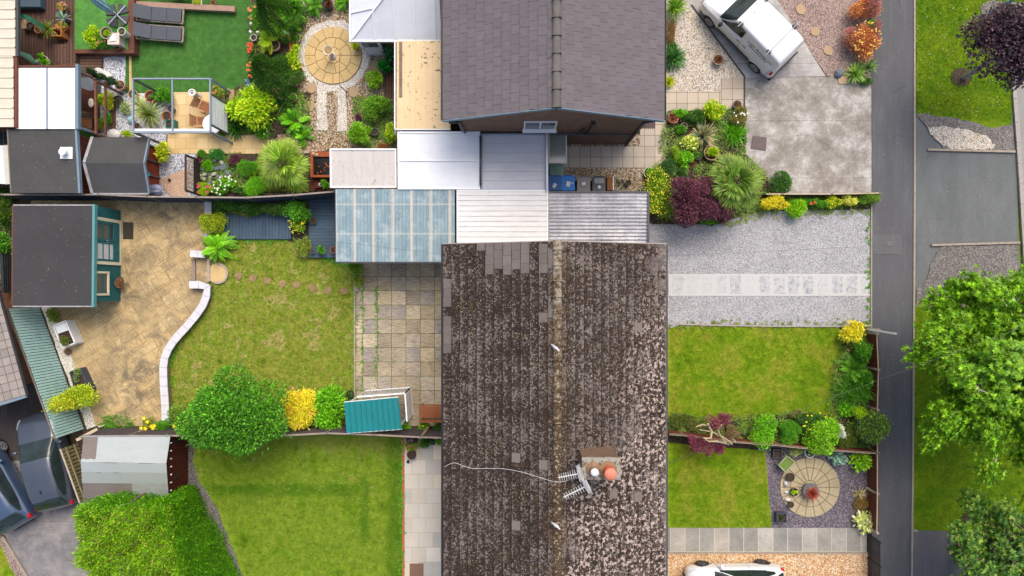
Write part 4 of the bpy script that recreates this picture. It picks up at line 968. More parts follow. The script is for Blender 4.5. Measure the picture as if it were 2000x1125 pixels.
# flat felt roofed garden room with a white roof vent
m_felt = streaky('grey_mineral_felt',C(94,94,92),C(106,105,102),None,0,.9); _c = _mc
g = G('mineral_felt',.95,spec=.15); c = g.vary(C(80,80,80),.18,.9,6); c = g.mix(1.0,c,g.ramp(g.noise(60,2,.8),[(.3,.7),(.7,1.35)]),'MULTIPLY')
c = g.mix(g.ramp(g.math('PINGPONG',g.math('DIVIDE',g.sep(g.pos)[1],1.05),.5),[(.0,.5),(.02,0)]),c,C(66,66,66)); m_felt = g.done(c)
z = 2.3; q = [(16,252),(146,252),(153,377),(23,377)]; P = [W(a_,b_,z) for a_,b_ in q]; cx = sum(p.x for p in P) / 4; cy = sum(p.y for p in P) / 4
t = thing('garden_room','garden room with a flat dark grey felt roof and a white roof vent','shed',(cx,cy,0))
MB().prism([(p.x,p.y) for p in P],z - .04,z).build('roof',m_felt,t)
MB().beam(P[1] + Vector((.05,0,-.06)),P[2] + Vector((.05,0,-.06)),.09,.16).build('fascia',m_bluegrey,t); MB().beam(P[0] + Vector((-.03,0,-.05)),P[3] + Vector((-.03,0,-.05)),.05,.12).build('fascia',timber('grey_timber',C(130,120,108)),t)
MB().prism([(cx + (p.x - cx) * .86 - .05,cy + (p.y - cy) * .93) for p in P],0,z - .05).build('wall',wood('redwood_boards',C(120,62,50),C(138,74,58),0,.12),t)
vx0,vy0,vx1,vy1 = rpx(117,287,141,310,z + .05); vt = MB().box(vx0,vy0,z,vx1,vy1,z + .04).build('roof_vent',m_white,t)
MB().lathe(((vx0 + vx1) / 2,(vy0 + vy1) / 2,z + .04),[(.13,0),(.12,.18),(.15,.2),(.15,.26),(.001,.3)],20).build('cowl',m_white,vt)
# hot tub / white roof at the left edge
z = 1.9; q = [(-80,284),(17,284),(22,360),(-80,355)]; P = [W(a_,b_,z) for a_,b_ in q]
t = thing('white_cover','white rippled sheet roof at the left edge beside the garden room','canopy',(P[1].x - .8,P[1].y - .8,0))
MB().prism([(p.x,p.y) for p in P],z - .03,z).build('roof_sheet',streaky('rippled_white',C(222,226,232),C(196,202,212),None,0,.5),t)
MB().beam(P[1] + Vector((-.1,0,.03)),P[2] + Vector((-.1,0,.03)),.2,.05).build('edge_strip',plain('cream_frame',C(206,206,192),.5),t); posts(t,[(P[1].x - .2,P[1].y - .1),(P[2].x - .2,P[2].y + .1)],z - .05)
z = .0; t = thing('dark_window_box','low black glazed cold frame at the left edge above the white roof','cold frame',W(-2,268,0)); x0,y0,x1,y1 = rpx(-60,255,17,283,.6)
MB().box(x0,y0,0,x1,y1,.55).build('frame',timber('grey_timber',C(130,120,108)),t); MB().box(x0 + .05,y0 + .05,.552,x1 - .3,y1 - .05,.56).build('pane',m_glass,t); MB().box(x1 - .25,y0 + .05,.552,x1 - .05,y1 - .05,.56).build('pane',m_glass,t)
# gabled felt shed with reddish doors
ze,zr = 1.75,2.15; e = [W(181,268,ze),W(290,268,ze),W(165,318,zr),W(280,319,zr),W(181,377,ze),W(290,377,ze)]
t = thing('red_doored_shed','shed with an apex grey felt roof and red brown doors','shed',((e[0].x + e[1].x) / 2,(e[0].y + e[4].y) / 2,0))
m = MB(); m.add([e[4],e[5],e[3],e[2]],[(0,1,2,3)]); m.add([e[2],e[3],e[1],e[0]],[(0,1,2,3)]); m.build('roof',m_felt,t)
for a_,b_ in ((0,2),(2,4)): MB().beam(e[a_] + Vector((-.02,0,-.05)),e[b_] + Vector((-.02,0,-.05)),.12,.13).build('barge_board',timber('silvered_timber',C(172,170,172),.3),t)
for a_,b_ in ((1,3),(3,5)): MB().beam(e[a_] + Vector((.02,0,-.05)),e[b_] + Vector((.02,0,-.05)),.06,.12).build('barge_board',m_bluegrey,t)
MB().beam(e[4] + Vector((0,-.03,-.04)),e[5] + Vector((0,-.03,-.04)),.07,.08).build('fascia',timber('silvered_timber',C(172,170,172),.3),t)
wx0 = e[0].x + .3; wx1 = W(313,320,0).x - .0; wy0,wy1 = e[4].y + .12,e[0].y - .12
m_red = timber('red_brown_boards',C(142,60,40),.2); MB().box(wx0,wy0,0,wx1 - .05,wy1,ze - .08).build('wall',m_red,t)
for i in range(3):
    ya = wy0 + .1 + i * (wy1 - wy0 - .2) / 3; yb = ya + (wy1 - wy0 - .2) / 3 - .08; MB().box(wx1 - .045,ya,.1,wx1,yb,ze - .2).build('door_panel',m_red,t)
m = MB();
for yy in (wy0,wy0 + (wy1 - wy0) * .36,wy0 + (wy1 - wy0) * .67,wy1 - .06): m.box(wx1 - .04,yy,.02,wx1 + .03,yy + .07,ze - .1)
m.build('door_frame',timber('grey_door_frame',C(112,110,112)),t)
# teal summerhouse
z = 2.1; P = [W(26,402,z),W(181,402,z),W(179,597,z),W(25,597,z)]; t = thing('teal_summerhouse','teal and cream summerhouse with a dark felt roof','summerhouse',((P[0].x + P[1].x) / 2,(P[0].y + P[2].y) / 2,0))
g = G('fine_grey_shingle',.95,spec=.1); c = g.vary(C(72,71,73),.14,.8,6); c = g.mix(1.0,c,g.ramp(g.noise(50,2,.8),[(.3,.82),(.7,1.2)]),'MULTIPLY'); m_sh = g.done(c)
MB().prism([(p.x,p.y) for p in P],z - .03,z + .015).build('roof',m_sh,t)
m_teal = timber('teal_paint',C(44,112,116),.16); m_cr = plain('cream_paint',C(240,232,204),.5,.1)
MB().beam(P[1] + Vector((.05,.06,-.08)),P[2] + Vector((.05,-.06,-.08)),.09,.2).build('fascia',plain('light_teal',C(92,158,160),.5),t)
MB().beam(P[0] + Vector((0,.03,-.02)),P[1] + Vector((0,.03,-.02)),.05,.07).build('fascia',timber('silvered_timber',C(172,170,172),.3),t)
MB().beam(P[3] + Vector((0,-.03,-.02)),P[2] + Vector((0,-.03,-.02)),.05,.07).build('fascia',timber('silvered_timber',C(172,170,172),.3),t)
MB().beam(P[0] + Vector((-.03,0,-.05)),P[3] + Vector((-.03,0,-.05)),.05,.12).build('fascia',timber('red_brown_timber',C(122,76,60)),t)
fx = W(238,500,0).x; fy0,fy1 = W(0,587,0).y,W(0,414,0).y
MB().box(P[0].x + .25,fy0,0,fx - .06,fy1,z - .04).build('wall',m_teal,t)
def fpx(py,z_=1.0): return W(0,py,z_).y
m = MB();
for y in np.arange(fy0,fy1,.1): m.box(fx - .058,y,.02,fx - .035,y + .09,z - .05)
m.build('front_boards',m_teal,t)
def frame_x(x,y0,y1,z0,z1,w,mat,name,d=.05):
    m = MB(); m.box(x,y0,z0,x + d,y1,z0 + w); m.box(x,y0,z1 - w,x + d,y1,z1); m.box(x,y0,z0 + w,x + d,y0 + w,z1 - w); m.box(x,y1 - w,z0 + w,x + d,y1,z1 - w); return m.build(name,mat,t)
ya,yb = W(0,517,1).y,W(0,427,1).y; f = frame_x(fx - .03,ya,yb,.05,z - .16,.13,m_cr,'door_frame')
for i in range(2):
    a_ = ya + .14 + i * (yb - ya - .28) / 2; b_ = a_ + (yb - ya - .28) / 2 - .015
    d = MB(); d.box(fx - .03,a_,.1,fx + .01,b_,.62)
    for yy in (a_,b_ - .09): d.box(fx - .03,yy,.622,fx + .01,yy + .09,z - .3)
    for zz in (.62 + .3,z - .33,1.35): d.box(fx - .028,a_ + .092,zz,fx + .008,b_ - .092,zz + .05)
    dd = d.build('door',m_teal,t); MB().box(fx - .02,a_ + .095,.65,fx - .012,b_ - .095,z - .34).build('pane',m_glass if i else plain('blind_behind_glass',C(212,220,226),.15,.08,spec=.8),dd)
    MB().box(fx + .012,(a_ + .02) if i else (b_ - .05),1.0,fx + .03,(a_ + .05) if i else (b_ - .02),1.15).build('handle',m_alu,dd)
ya,yb = W(0,577,1.3).y,W(0,530,1.3).y; f = frame_x(fx - .03,ya,yb,.95,z - .12,.09,m_cr,'window_frame')
m = MB(); m.box(fx - .03,ya + .092,1.35,fx,yb - .092,1.38); m.box(fx - .03,ya + .092,1.05,fx - .005,ya + .13,1.9); m.build('window_bars',m_teal,t); MB().box(fx - .034,ya + .092,1.042,fx - .028,yb - .092,z - .212).build('pane',m_glass,t)
c0 = W(229,553,.6); fs = FS(); fs.clump((c0.x + .05,c0.y,.35),(.16,.35,.3),500,.06,.04,pal((150,110,80),(170,130,96),(120,86,60)),6)
tt = thing('wall_basket','dried brown planting in a basket on the summerhouse wall','hanging basket',(c0.x + .05,c0.y,.3)); fs.build('foliage',tt); MB().lathe((c0.x + .05,c0.y,.3),[(.06,0),(.14,.1),(.15,.14),(.001,.12)],14,sy=2.1).build('basket',timber('basket',C(110,84,60)),tt)
# teal vertical paling fence
def teal_fence():
    a = W(78,600); b = W(165,838); d = b - a; L = d.length; d.normalize(); nn = Vector((-d.y,d.x,0)); h = 1.85
    t = thing('teal_paling_fence','teal vertical paling fence along the ochre patio','fence',tuple((a + b) / 2)); pl_ = timber('pale_teal',C(178,216,212),.16)
    n = int(L / .125)
    for i in range(n):
        p = a + d * (i + .5) * L / n; p.z = 0; MB().obox(p,d,nn,L / n * .39,.012,.05,h - (i % 7 == 3) * .01 + random.uniform(-.02,.01)).build('paling',pl_,t)
    for zz in (.4,1.0,1.6):
        m = MB(); m.beam(a - nn * .035 + Vector((0,0,zz)),b - nn * .035 + Vector((0,0,zz)),.04,.07); m.build('rail',timber('pale_teal_rail',C(100,140,136)),t)
    m = MB(); m.beam(a - nn * .06 + Vector((0,0,h)),b - nn * .06 + Vector((0,0,h)),.06,.05); m.build('capping',timber('grey_timber',C(130,120,108)),t)
teal_fence()
# garage brick building lower left
z = 2.5; P = [W(-160,560,z),W(-8,560,z),W(50,772,z),W(-40,800,z),W(-200,800,z)]; t = thing('brick_garage','red brick garage with a grey tiled roof at the left edge','garage',(P[1].x - 1,P[1].y - 2,0))
g = G('grey_interlocking_tile',.85); v = g.map(g.pos,rot=(0,0,-math.atan2(P[2].y - P[1].y,P[2].x - P[1].x))); bc,bf = g.brick(v,.34,.33,.012,0,C(146,138,132),C(166,156,148),C(84,78,74)); g.bump(bf,-.6,.03); m_gt = g.done(g.vary(bc,.15,3))
MB().prism([(p.x,p.y) for p in P],z - .06,z).build('roof',m_gt,t)
a = W(8,590,0);
MB().beam(P[1] + Vector((.04,0,-.05)),P[2] + Vector((.04,0,-.05)),.08,.08).build('gutter',m_black,t); MB().beam(P[2] + Vector((0,-.05,-.05)),P[3] + Vector((0,-.05,-.05)),.1,.1).build('fascia',m_bluegrey,t)
wa,wb = W(15,560,0),W(72,745,0); wc = W(-60,778,0); m = MB(); m.wall((wb.x,wb.y),(wa.x,wa.y),0,z - .07); m.wall((wc.x,wc.y),(wb.x,wb.y),0,z - .07); m.build('wall',m_rbrick,t)
# white and grey felted shed with brown gable
ze,zr = 1.9,2.3; q = {'a': W(163,853,ze),'b': W(333,852,ze),'c': W(158,902,zr),'d': W(325,905,zr),'e': W(163,973,ze),'f': W(330,973,ze)}
t = thing('patched_felt_shed','brown shed with a white and grey patched felt roof','shed',((q['a'].x + q['b'].x) / 2,(q['a'].y + q['e'].y) / 2,0))
def shp(a_,b_,u,v): return a_ + (b_ - a_) * u + v
def patch(P0,P1,P2,P3,u0,u1,v0,v1,mat,lift,name='roof_felt',wob=0):
    def f(u,v): return (P0 * (1 - u) + P1 * u) * (1 - v) + (P3 * (1 - u) + P2 * u) * v + Vector((0,0,lift))
    m = MB(); n = 10; vs = []
    for i in range(n + 1):
        u = u0 + (u1 - u0) * i / n
        for v in (v0,v1 + (random.uniform(-wob,wob) if wob else 0)): vs.append(f(u,v))
    m.add(vs,[(2 * i,2 * i + 2,2 * i + 3,2 * i + 1) for i in range(n)]); return m.build(name,mat,t)
m_wf = streaky('white_felt',C(174,182,182),C(160,170,170),None,0,.7); m_lf = streaky('light_grey_felt',C(156,164,162),C(160,166,164),None,0,.8); m_bf = streaky('brown_grey_felt',C(126,118,114),C(110,102,98),None,0,.9)
m = MB(); m.add([q['c'],q['d'],q['b'],q['a']],[(0,1,2,3)]); m.add([q['e'],q['f'],q['d'],q['c']],[(0,1,2,3)]); m.build('roof',m_bf,t)
U = (q['c'],q['d'],q['b'],q['a']); D = (q['e'],q['f'],q['d'],q['c'])
patch(*U,.17,1,0,.985,m_wf,.012); patch(*U,0,.17,0,.12,m_wf,.012,wob=.03); patch(*D,0,1,.72,1,m_wf,.012,wob=.02); patch(*D,0.0,1,.42,.72,m_lf,.016,wob=.02); patch(*D,.58,1,0,.42,plain('mid_grey_felt',C(152,156,154),.85,.2),.012)
MB().beam(q['a'] + Vector((0,.02,-.03)),q['b'] + Vector((0,.02,-.03)),.04,.07).build('fascia',timber('silvered_timber',C(172,170,172),.3),t)
wx1 = W(368,910,0).x; wy0,wy1 = q['e'].y + .1,q['a'].y - .08; m_rb = timber('dark_red_timber',C(98,40,28),.18)
m = MB(); m.box(q['a'].x + .2,wy0,0,wx1 - .04,wy1,ze - .06);
m.build('wall',m_rb,t)
m = MB(); n = 16
for i in range(n):
    a_ = wy0 + (wy1 - wy0) * i / n; b_ = wy0 + (wy1 - wy0) * (i + .94) / n; m.box(wx1 - .038,a_,.03,wx1,b_,ze - .1)
m.build('gable_boards',m_rb,t)
for yy in (wy1 - .35,wy0 + .5): MB().box(wx1 + .002,yy,1.0,wx1 + .06,yy + .12,1.3).build('lantern',m_black,t)
for i in range(7): yy = wy0 + .2 + i * .33; MB().lathe((q['b'].x - .02,yy,ze - .12),[(.03,0),(.03,.06),(.001,.07)],8).build('light_bulb',m_white,t)
# teal corrugated shelter with white lattice sides
z = 1.9; q = [W(672,786,z),W(778,776,z),W(785,838,z),W(677,846,z)]; c0 = sum(q,Vector()) / 4; t = thing('teal_roofed_shelter','small shelter with a teal corrugated roof and white railing sides','shelter',(c0.x,c0.y,0))
m = MB(); n = 10
for i in range(n):
    def f(u,v,h): p = (q[3] * (1 - u) + q[2] * u) * (1 - v) + (q[0] * (1 - u) + q[1] * u) * v; return p + Vector((0,0,h))
    u0 = i / n
    for (ua,ub,ha,hb) in ((0,.7,0,0),(.7,.76,0,.035),(.76,.94,.035,.035),(.94,1,.035,0)):
        A,B = u0 + ua / n,u0 + ub / n; m.add([f(A,0,ha),f(B,0,hb),f(B,1,hb),f(A,1,ha)],[(0,1,2,3)])
m.build('roof_sheet',plain('teal_metal',C(14,128,132),.45,.12,2),t)
for a_,b_ in ((0,1),(3,2)): MB().beam(q[a_] + Vector((0,0,-.05)),q[b_] + Vector((0,0,-.05)),.05,.07).build('roof_beam',m_white,t)
G0 = [W(705,790),W(787,783),W(790,815),W(706,822)]
for (a_,b_) in ((1,2),(0,1)):
    A,B = G0[a_],G0[b_]; dA = q[a_] * 1.0; T1 = Vector((A.x,A.y,1.8)); T2 = Vector((B.x,B.y,1.8));
    A2 = W(791 if a_ else 697,768 if a_ else 775,1.75); B2 = W(795 if a_ else 791,823 if a_ else 768,1.75); A3,B3 = Vector((A2.x,A2.y,.1)),Vector((B2.x,B2.y,.1))
    MB().beam(A2,B2,.06,.06).build('top_rail',m_white,t); MB().beam(A3,B3,.05,.05).build('bottom_rail',m_white,t)
    m = MB(); n = 16
    for i in range(n + 1): p = A3 + (B3 - A3) * i / n; u = A2 + (B2 - A2) * i / n; m.beam(p,u,.035,.02)
    m.build('railing_bars',m_white,t)
posts(t,[(q[0].x + .1,q[0].y - .1),(q[3].x + .1,q[3].y + .1),(q[2].x - .1,q[2].y + .1)],1.85,.03,m_white)
# ------------------------------------------------------------------ fences
def fence(name,label,pts,z,mat,thick=.03,pw=.09,post_idx=None,cap=None,pmat=None,boards=True,gravel_h=.0,rails=True,side=1):
    P = [W(x,y,z) for x,y in pts]; c0 = P[len(P) // 2]; t = thing(name,label,'fence',(c0.x,c0.y,0))
    for i,(a,b) in enumerate(zip(P,P[1:])):
        d = (b - a); L = d.length; d = d / L; nn = Vector((-d.y,d.x,0)); m = MB()
        zz = 0; k = 0; m.prism([(p.x,p.y) for p in (a - nn * thick / 2,b - nn * thick / 2,b + nn * thick / 2,a + nn * thick / 2)],.02,z - .02)
        if boards:
            while zz < z - .06:      # overlapping boards stand proud in turn
                q = nn * side * (thick / 2 + .004 + .012 * (k % 2)); m.beam(a + q + Vector((0,0,zz + .07 - z)) ,b + q + Vector((0,0,zz + .07 - z)),.012,.12); zz += .13; k += 1
        m.build('fence_panel',mat,t)
        MB().beam(a + Vector((0,0,.0)),b + Vector((0,0,.0)),thick + .035,.04).build('capping_rail',cap or timber('silvered_timber',C(172,170,172),.3),t)
    for i in (post_idx if post_idx is not None else range(len(P))):
        p = P[i]; MB().box(p.x - pw / 2,p.y - pw / 2,0,p.x + pw / 2,p.y + pw / 2,z + .06).build('post',pmat or timber('grey_timber',C(130,120,108)),t)
    return t
m_dkf = timber('dark_blue_fence',C(66,74,88),.2); m_dkb = timber('dark_fence',C(84,76,78),.25); m_cap = timber('weathered_capping',C(166,152,140),.3)
fence('dark_blue_fence','long dark blue grey panel fence between the upper and middle gardens',[(5,380),(92,380.5),(192,380),(287,384),(383,385),(480,386),(573,381),(655,374)],1.7,m_dkf,cap=m_cap,side=-1)
fence('dark_panel_fence','dark panel fence between the middle and lower gardens',[(156,853),(252,851),(355,851),(450,852),(545,851),(638,846),(730,849),(823,854),(870,855)],1.7,m_dkb,cap=m_cap,post_idx=[1,2,3,5,6,7])
m_rdf = timber('red_brown_fence',C(112,62,44),.25)
fence('low_front_fence','low brown panel fence between the two front lawns',[(1307,848),(1334,850),(1432,863),(1523,870),(1600,878),(1712,885)],.85,m_rdf,cap=timber('pale_rail',C(196,180,156),.2),post_idx=[1,3,5])
fence('footpath_fence','low brown panel fence along the footpath',[(1713,652),(1716,722),(1714,800),(1714,884),(1714,964),(1713,1040)],.85,m_rdf,cap=timber('pale_rail',C(196,180,156),.2),pmat=timber('pale_post',C(190,176,156),.2))
fence('front_boundary_rail','thin pale boundary rail between the concrete drive and the planting',[(1496,379),(1528,379),(1625,379),(1719,377)],.7,timber('dark_board',C(90,72,58),.2),cap=timber('pale_rail',C(196,180,156),.2),post_idx=[1,2,3],pw=.07,thick=.02)
# slanted braces and pale concrete spurs on the footpath fence
for i,(a,b,lb) in enumerate([((1697,641),(1718,644),'top'),((1700,716),(1717,722),'second'),((1696,793),(1715,801),'third'),((1696,870),(1715,884),'fourth'),((1692,952),(1715,965),'fifth'),((1700,1034),(1715,1042),'sixth')]):
    A = W(*a,.1); B = W(*b,.75); tag(MB().beam(A,B,.09,.07).build('fence_spur',timber('pale_post',C(190,176,156),.2)),f'pale slanting spur propping the footpath fence, {lb} one from the top','fence spur','spurs along the footpath fence')
# white arm by the gate
m = MB(); a = W(1694,643,.3); b = W(1750,652,2.1); m.beam(a,b,.07,.07); tag(m.build('white_pole',m_white),'leaning white pole at the corner by the footpath','pole')
# black railing gate
def gate(y0,y1,label):
    x = W(1694,0).x; ya,yb = W(0,y1).y,W(0,y0).y; h = 1.05; t = thing('black_gate',label,'gate',(x,(ya + yb) / 2,0),group='black slatted gates by the golden gravel drive')
    n = int((yb - ya) / .095)
    for i in range(n): y = ya + (i + .5) * (yb - ya) / n; MB().box(x - .015,y - .03,.05,x + .015,y + .03,h).build('bar',m_black,t)
    m = MB(); m.beam((x + .03,ya,h - .1),(x + .03,yb,h - .1),.03,.06); m.beam((x + .03,ya,.2),(x + .03,yb,.2),.03,.06); m.build('rail',m_black,t)
    MB().box(x - .04,yb - .02,0,x + .04,yb + .04,h + .06).build('gate_post',m_black,t)
gate(1043,1086,'upper black slatted gate by the footpath'); gate(1089,1160,'lower black slatted gate by the golden gravel')
# pale slatted fence panel beside the car
def slat_panel():
    a,b = W(153,864),W(190,966); d = (b - a); L = d.length; d.normalize(); nn = Vector((-d.y,d.x,0)); h = 1.2; t = thing('slatted_fence','weathered slatted fence between the silver car and the patched shed','fence',tuple((a + b) / 2))
    n = 15; pm = timber('olive_slat',C(150,142,106),.25)
    for i in range(n): p = a + d * (i + .5) * L / n; MB().obox(p,d,nn,L / n * .36,.012,.05,h).build('slat',pm,t)
    for zz in (.35,.9): MB().beam(a + nn * .04 + Vector((0,0,zz)),b + nn * .04 + Vector((0,0,zz)),.04,.08).build('rail',pm,t)
    MB().beam(a + Vector((0,0,h)),b + Vector((0,0,h)),.06,.05).build('capping',timber('pale_rail',C(196,180,156),.2),t)
slat_panel()
m = MB(); m.beam(W(149,860,1.75),W(190,838,1.2),.12,.06); tag(m.build('timber_brace',timber('pale_rail',C(196,180,156),.2)),'pale timber brace leaning at the corner of the teal fence','timber')
m = MB(); m.beam(W(822,855,1.72),W(838,834,.4),.09,.07); tag(m.build('timber_brace',timber('tan_brace',C(164,140,112))),'tan timber brace leaning on the dark fence beside the bench','timber')
m = MB(); m.beam(W(252,852,1.7),W(286,838,.6),.06,.05); tag(m.build('timber_brace',timber('tan_brace',C(164,140,112))),'thin brace on the dark fence above the patched shed','timber')
# curved white capped wall
def capwall(pts,w,h,label,mat=None,wm=None):
    P = [W(x,y,h) for x,y in pts]; t = thing('capped_wall',label,'garden wall',(P[len(P) // 2].x,P[len(P) // 2].y,0)); m1 = MB(); m2 = MB()
    Q = []
    for i in range(len(P) - 1):
        p0 = P[max(0,i - 1)]; p3 = P[min(len(P) - 1,i + 2)]
        for k in range(4): s = k / 4; Q.append(.5 * ((2 * P[i]) + (P[i + 1] - p0) * s + (2 * p0 - 5 * P[i] + 4 * P[i + 1] - p3) * s * s + (-p0 + 3 * P[i] - 3 * P[i + 1] + p3) * s ** 3))
    Q.append(P[-1]); S = [0]
    for a,b in zip(Q,Q[1:]): S.append(S[-1] + (b - a).length)
    n = max(1,round(S[-1] / .42))
    def at(s):
        s = min(max(s,0),S[-1] - 1e-6); i = max(k for k in range(len(S) - 1) if S[k] <= s); return Q[i] + (Q[i + 1] - Q[i]) * ((s - S[i]) / (S[i + 1] - S[i]))
    for i in range(n):
        a = at(S[-1] * i / n); b = at(S[-1] * (i + 1) / n); da = (at(S[-1] * i / n + .02) - at(S[-1] * i / n - .02)).normalized(); db = (at(S[-1] * (i + 1) / n + .02) - at(S[-1] * (i + 1) / n - .02)).normalized()
        na = Vector((-da.y,da.x,0)); nb = Vector((-db.y,db.x,0)); a2 = a + da * .006; b2 = b - db * .006
        m1.prism([(p.x,p.y) for p in (a2 - na * w / 2,b2 - nb * w / 2,b2 + nb * w / 2,a2 + na * w / 2)],h - .05,h + random.uniform(-.002,.002))
        m2.prism([(p.x,p.y) for p in (a - na * w * .38,b - nb * w * .38,b + nb * w * .38,a + na * w * .38)],0,h - .05)
    m2.build('wall',wm or m_brick,t); m1.build('coping',mat or m_cope,t)
m_cope = plain('pale_coping',C(216,216,220),.7,.12,4)
capwall([(369,556),(402,558),(403,575),(398,592),(385,612),(362,640),(340,664),(325,688),(319,710),(319,745),(322,790),(323,828)],.33,.4,'curving low wall with pale coping round the lawn')
capwall([(371,495),(400,497)],.3,.4,'short coped wall by the fern'); capwall([(406,392),(406,430),(406,470)],.3,.4,'straight coped wall beside the dark fence end')
m = MB(); a = W(380,506); b = W(380,548); m.box(a.x - .08,b.y,0,a.x + .08,a.y,.12); tag(m.build('brick_step',m_rbrick),'narrow brick step between the coped walls',kind='structure')
m = MB(); a = W(410,506); b = W(410,550); m.box(a.x - .06,b.y,0,a.x + .06,a.y,.16); tag(m.build('brick_step',plain('pale_brick',C(186,172,156),.85,.3,14)),'pale brick step beside the half round step',kind='structure')
c = W(427,534); m = MB().lathe((c.x,c.y,0),[(.45,0),(.45,.1),(.001,.1)],28); tag(m.build('round_step',m_circ),'half round sandstone step by the fern',kind='structure'); MB
m = MB(); n = 24
for i in range(n): t0 = -1.5 + 3.6 * i / n; m.obox(Vector((c.x + .42 * math.cos(-t0),c.y + .42 * math.sin(-t0),0)),Vector((math.cos(-t0),math.sin(-t0),0)),Vector((math.sin(-t0),-math.cos(-t0),0)),.05,.03,.1,.13)
tag(m.build('brick_edge',plain('pale_brick',C(186,172,156),.85,.3,14)),'brick edging of the half round step',kind='structure')
# ================================================================== VEHICLES
def hermite(xs,ys,x):
    xs = np.asarray(xs,float); ys = np.asarray(ys,float); i = np.clip(np.searchsorted(xs,x) - 1,0,len(xs) - 2)
    d = np.diff(ys) / np.diff(xs); m = np.concatenate([[d[0]],np.where(d[1:] * d[:-1] > 0,2 * d[1:] * d[:-1] / (d[1:] + d[:-1] + 1e-12),0),[d[-1]]])
    h = (xs[i + 1] - xs[i]); t = (x - xs[i]) / h
    return ys[i] * (2 * t**3 - 3 * t**2 + 1) + h * m[i] * (t**3 - 2 * t**2 + t) + ys[i + 1] * (-2 * t**3 + 3 * t**2) + h * m[i + 1] * (t**3 - t**2)
class Shell:
    """car skin: table rows (x, half width, sill z, belt z, roof z, roof half width), front first"""
    def __init__(s,rows):
        r = np.array(sorted(rows)); s.x = r[:,0]; s.t = r
    def at(s,x,v):
        """x along the car, v 0 sill .. 1 middle of the roof, negative on the other side"""
        q = [float(hermite(s.x,s.t[:,k],np.array(x))) for k in range(1,6)]; w,zs,zb,zr,wr = q; sg = 1 if v >= 0 else -1; a = abs(v)
        vy = [w * .90,w * .985,w,w * .985,w * .93,wr,wr * .8,0]; vz = [zs,zs + (zb - zs) * .25,zs + (zb - zs) * .6,zb - .02,zb + .02,zr - .05 * min(1,(zr - zb) * 3),zr - .01,zr + .025]
        vs = [0,.12,.28,.42,.48,.74,.82,1.0]
        return Vector((x,sg * float(hermite(vs,vy,np.array(a))),float(hermite(vs,vz,np.array(a)))))
    def patch(s,u0,u1,a0,a1,b0=None,b1=None,d=.006,nu=14,nv=8):
        """panel from x=u0 (v a0..a1) to x=u1 (v b0..b1), lifted d off the skin"""
        b0 = a0 if b0 is None else b0; b1 = a1 if b1 is None else b1; vs = []; m = MB()
        for i in range(nu + 1):
            f = i / nu; u = u0 + (u1 - u0) * f; lo = a0 + (b0 - a0) * f; hi = a1 + (b1 - a1) * f
            for j in range(nv + 1):
                v = lo + (hi - lo) * j / nv; p = s.at(u,v); e = 1e-3
                n = (s.at(u + e,v) - p).cross(s.at(u,min(v + e,.9999) if v > 0 else v + e) - p)
                if n.length < 1e-12: n = Vector((0,0,1))
                n.normalize(); c = Vector((0,p.y,p.z - .5))
                if n.dot(c) < 0: n = -n
                vs.append(p + n * d)
        k = nv + 1; m.add(vs,[(i * k + j,(i + 1) * k + j,(i + 1) * k + j + 1,i * k + j + 1) for i in range(nu) for j in range(nv)]); return m
    def body(s,nu=80,nv=44):
        m = MB(); xs = np.linspace(s.x[0],s.x[-1],nu + 1); vv = list(np.linspace(0.0001,1,nv // 2 + 1)); vv = [-v for v in vv[::-1]][:-1] and ([-v for v in vv[::-1]] [1:] ) or []; vv2 = [-(1 - i / (nv // 2)) if i else -1 for i in range(0)]
        pos = list(np.linspace(0.0001,1,nv // 2 + 1)); seq = pos + [-v for v in pos[::-1]][1:]; vs = []
        for x in xs:
            for v in seq: vs.append(s.at(x,v))
        k = len(seq); m.add(vs,[(i * k + j,i * k + j + 1,(i + 1) * k + j + 1,(i + 1) * k + j) for i in range(nu) for j in range(k - 1)])
        m.add([vs[j] for j in range(k)],[tuple(range(k))]); m.add([vs[nu * k + j] for j in range(k)],[tuple(range(k - 1,-1,-1))]); return m
m_tyre = plain('tyre',C(44,44,46),.85,.1); m_rimm = plain('alloy',C(176,178,182),.35,.1,metal=.4); m_rimd = plain('dark_alloy',C(90,90,94),.35,.1,metal=.4)
m_red = m_red; m_rlight = plain('red_lens',C(196,30,40),.2,.1,spec=.7); m_hl = plain('headlight_lens',C(214,222,230),.1,.2,12,spec=.9)
m_carglass = plain('car_glass',C(44,58,58),.05,.5,1.8,spec=.5); m_trim = plain('car_trim',C(42,43,46),.5,.1); m_seam = plain('panel_gap',C(70,74,80),.7,0)
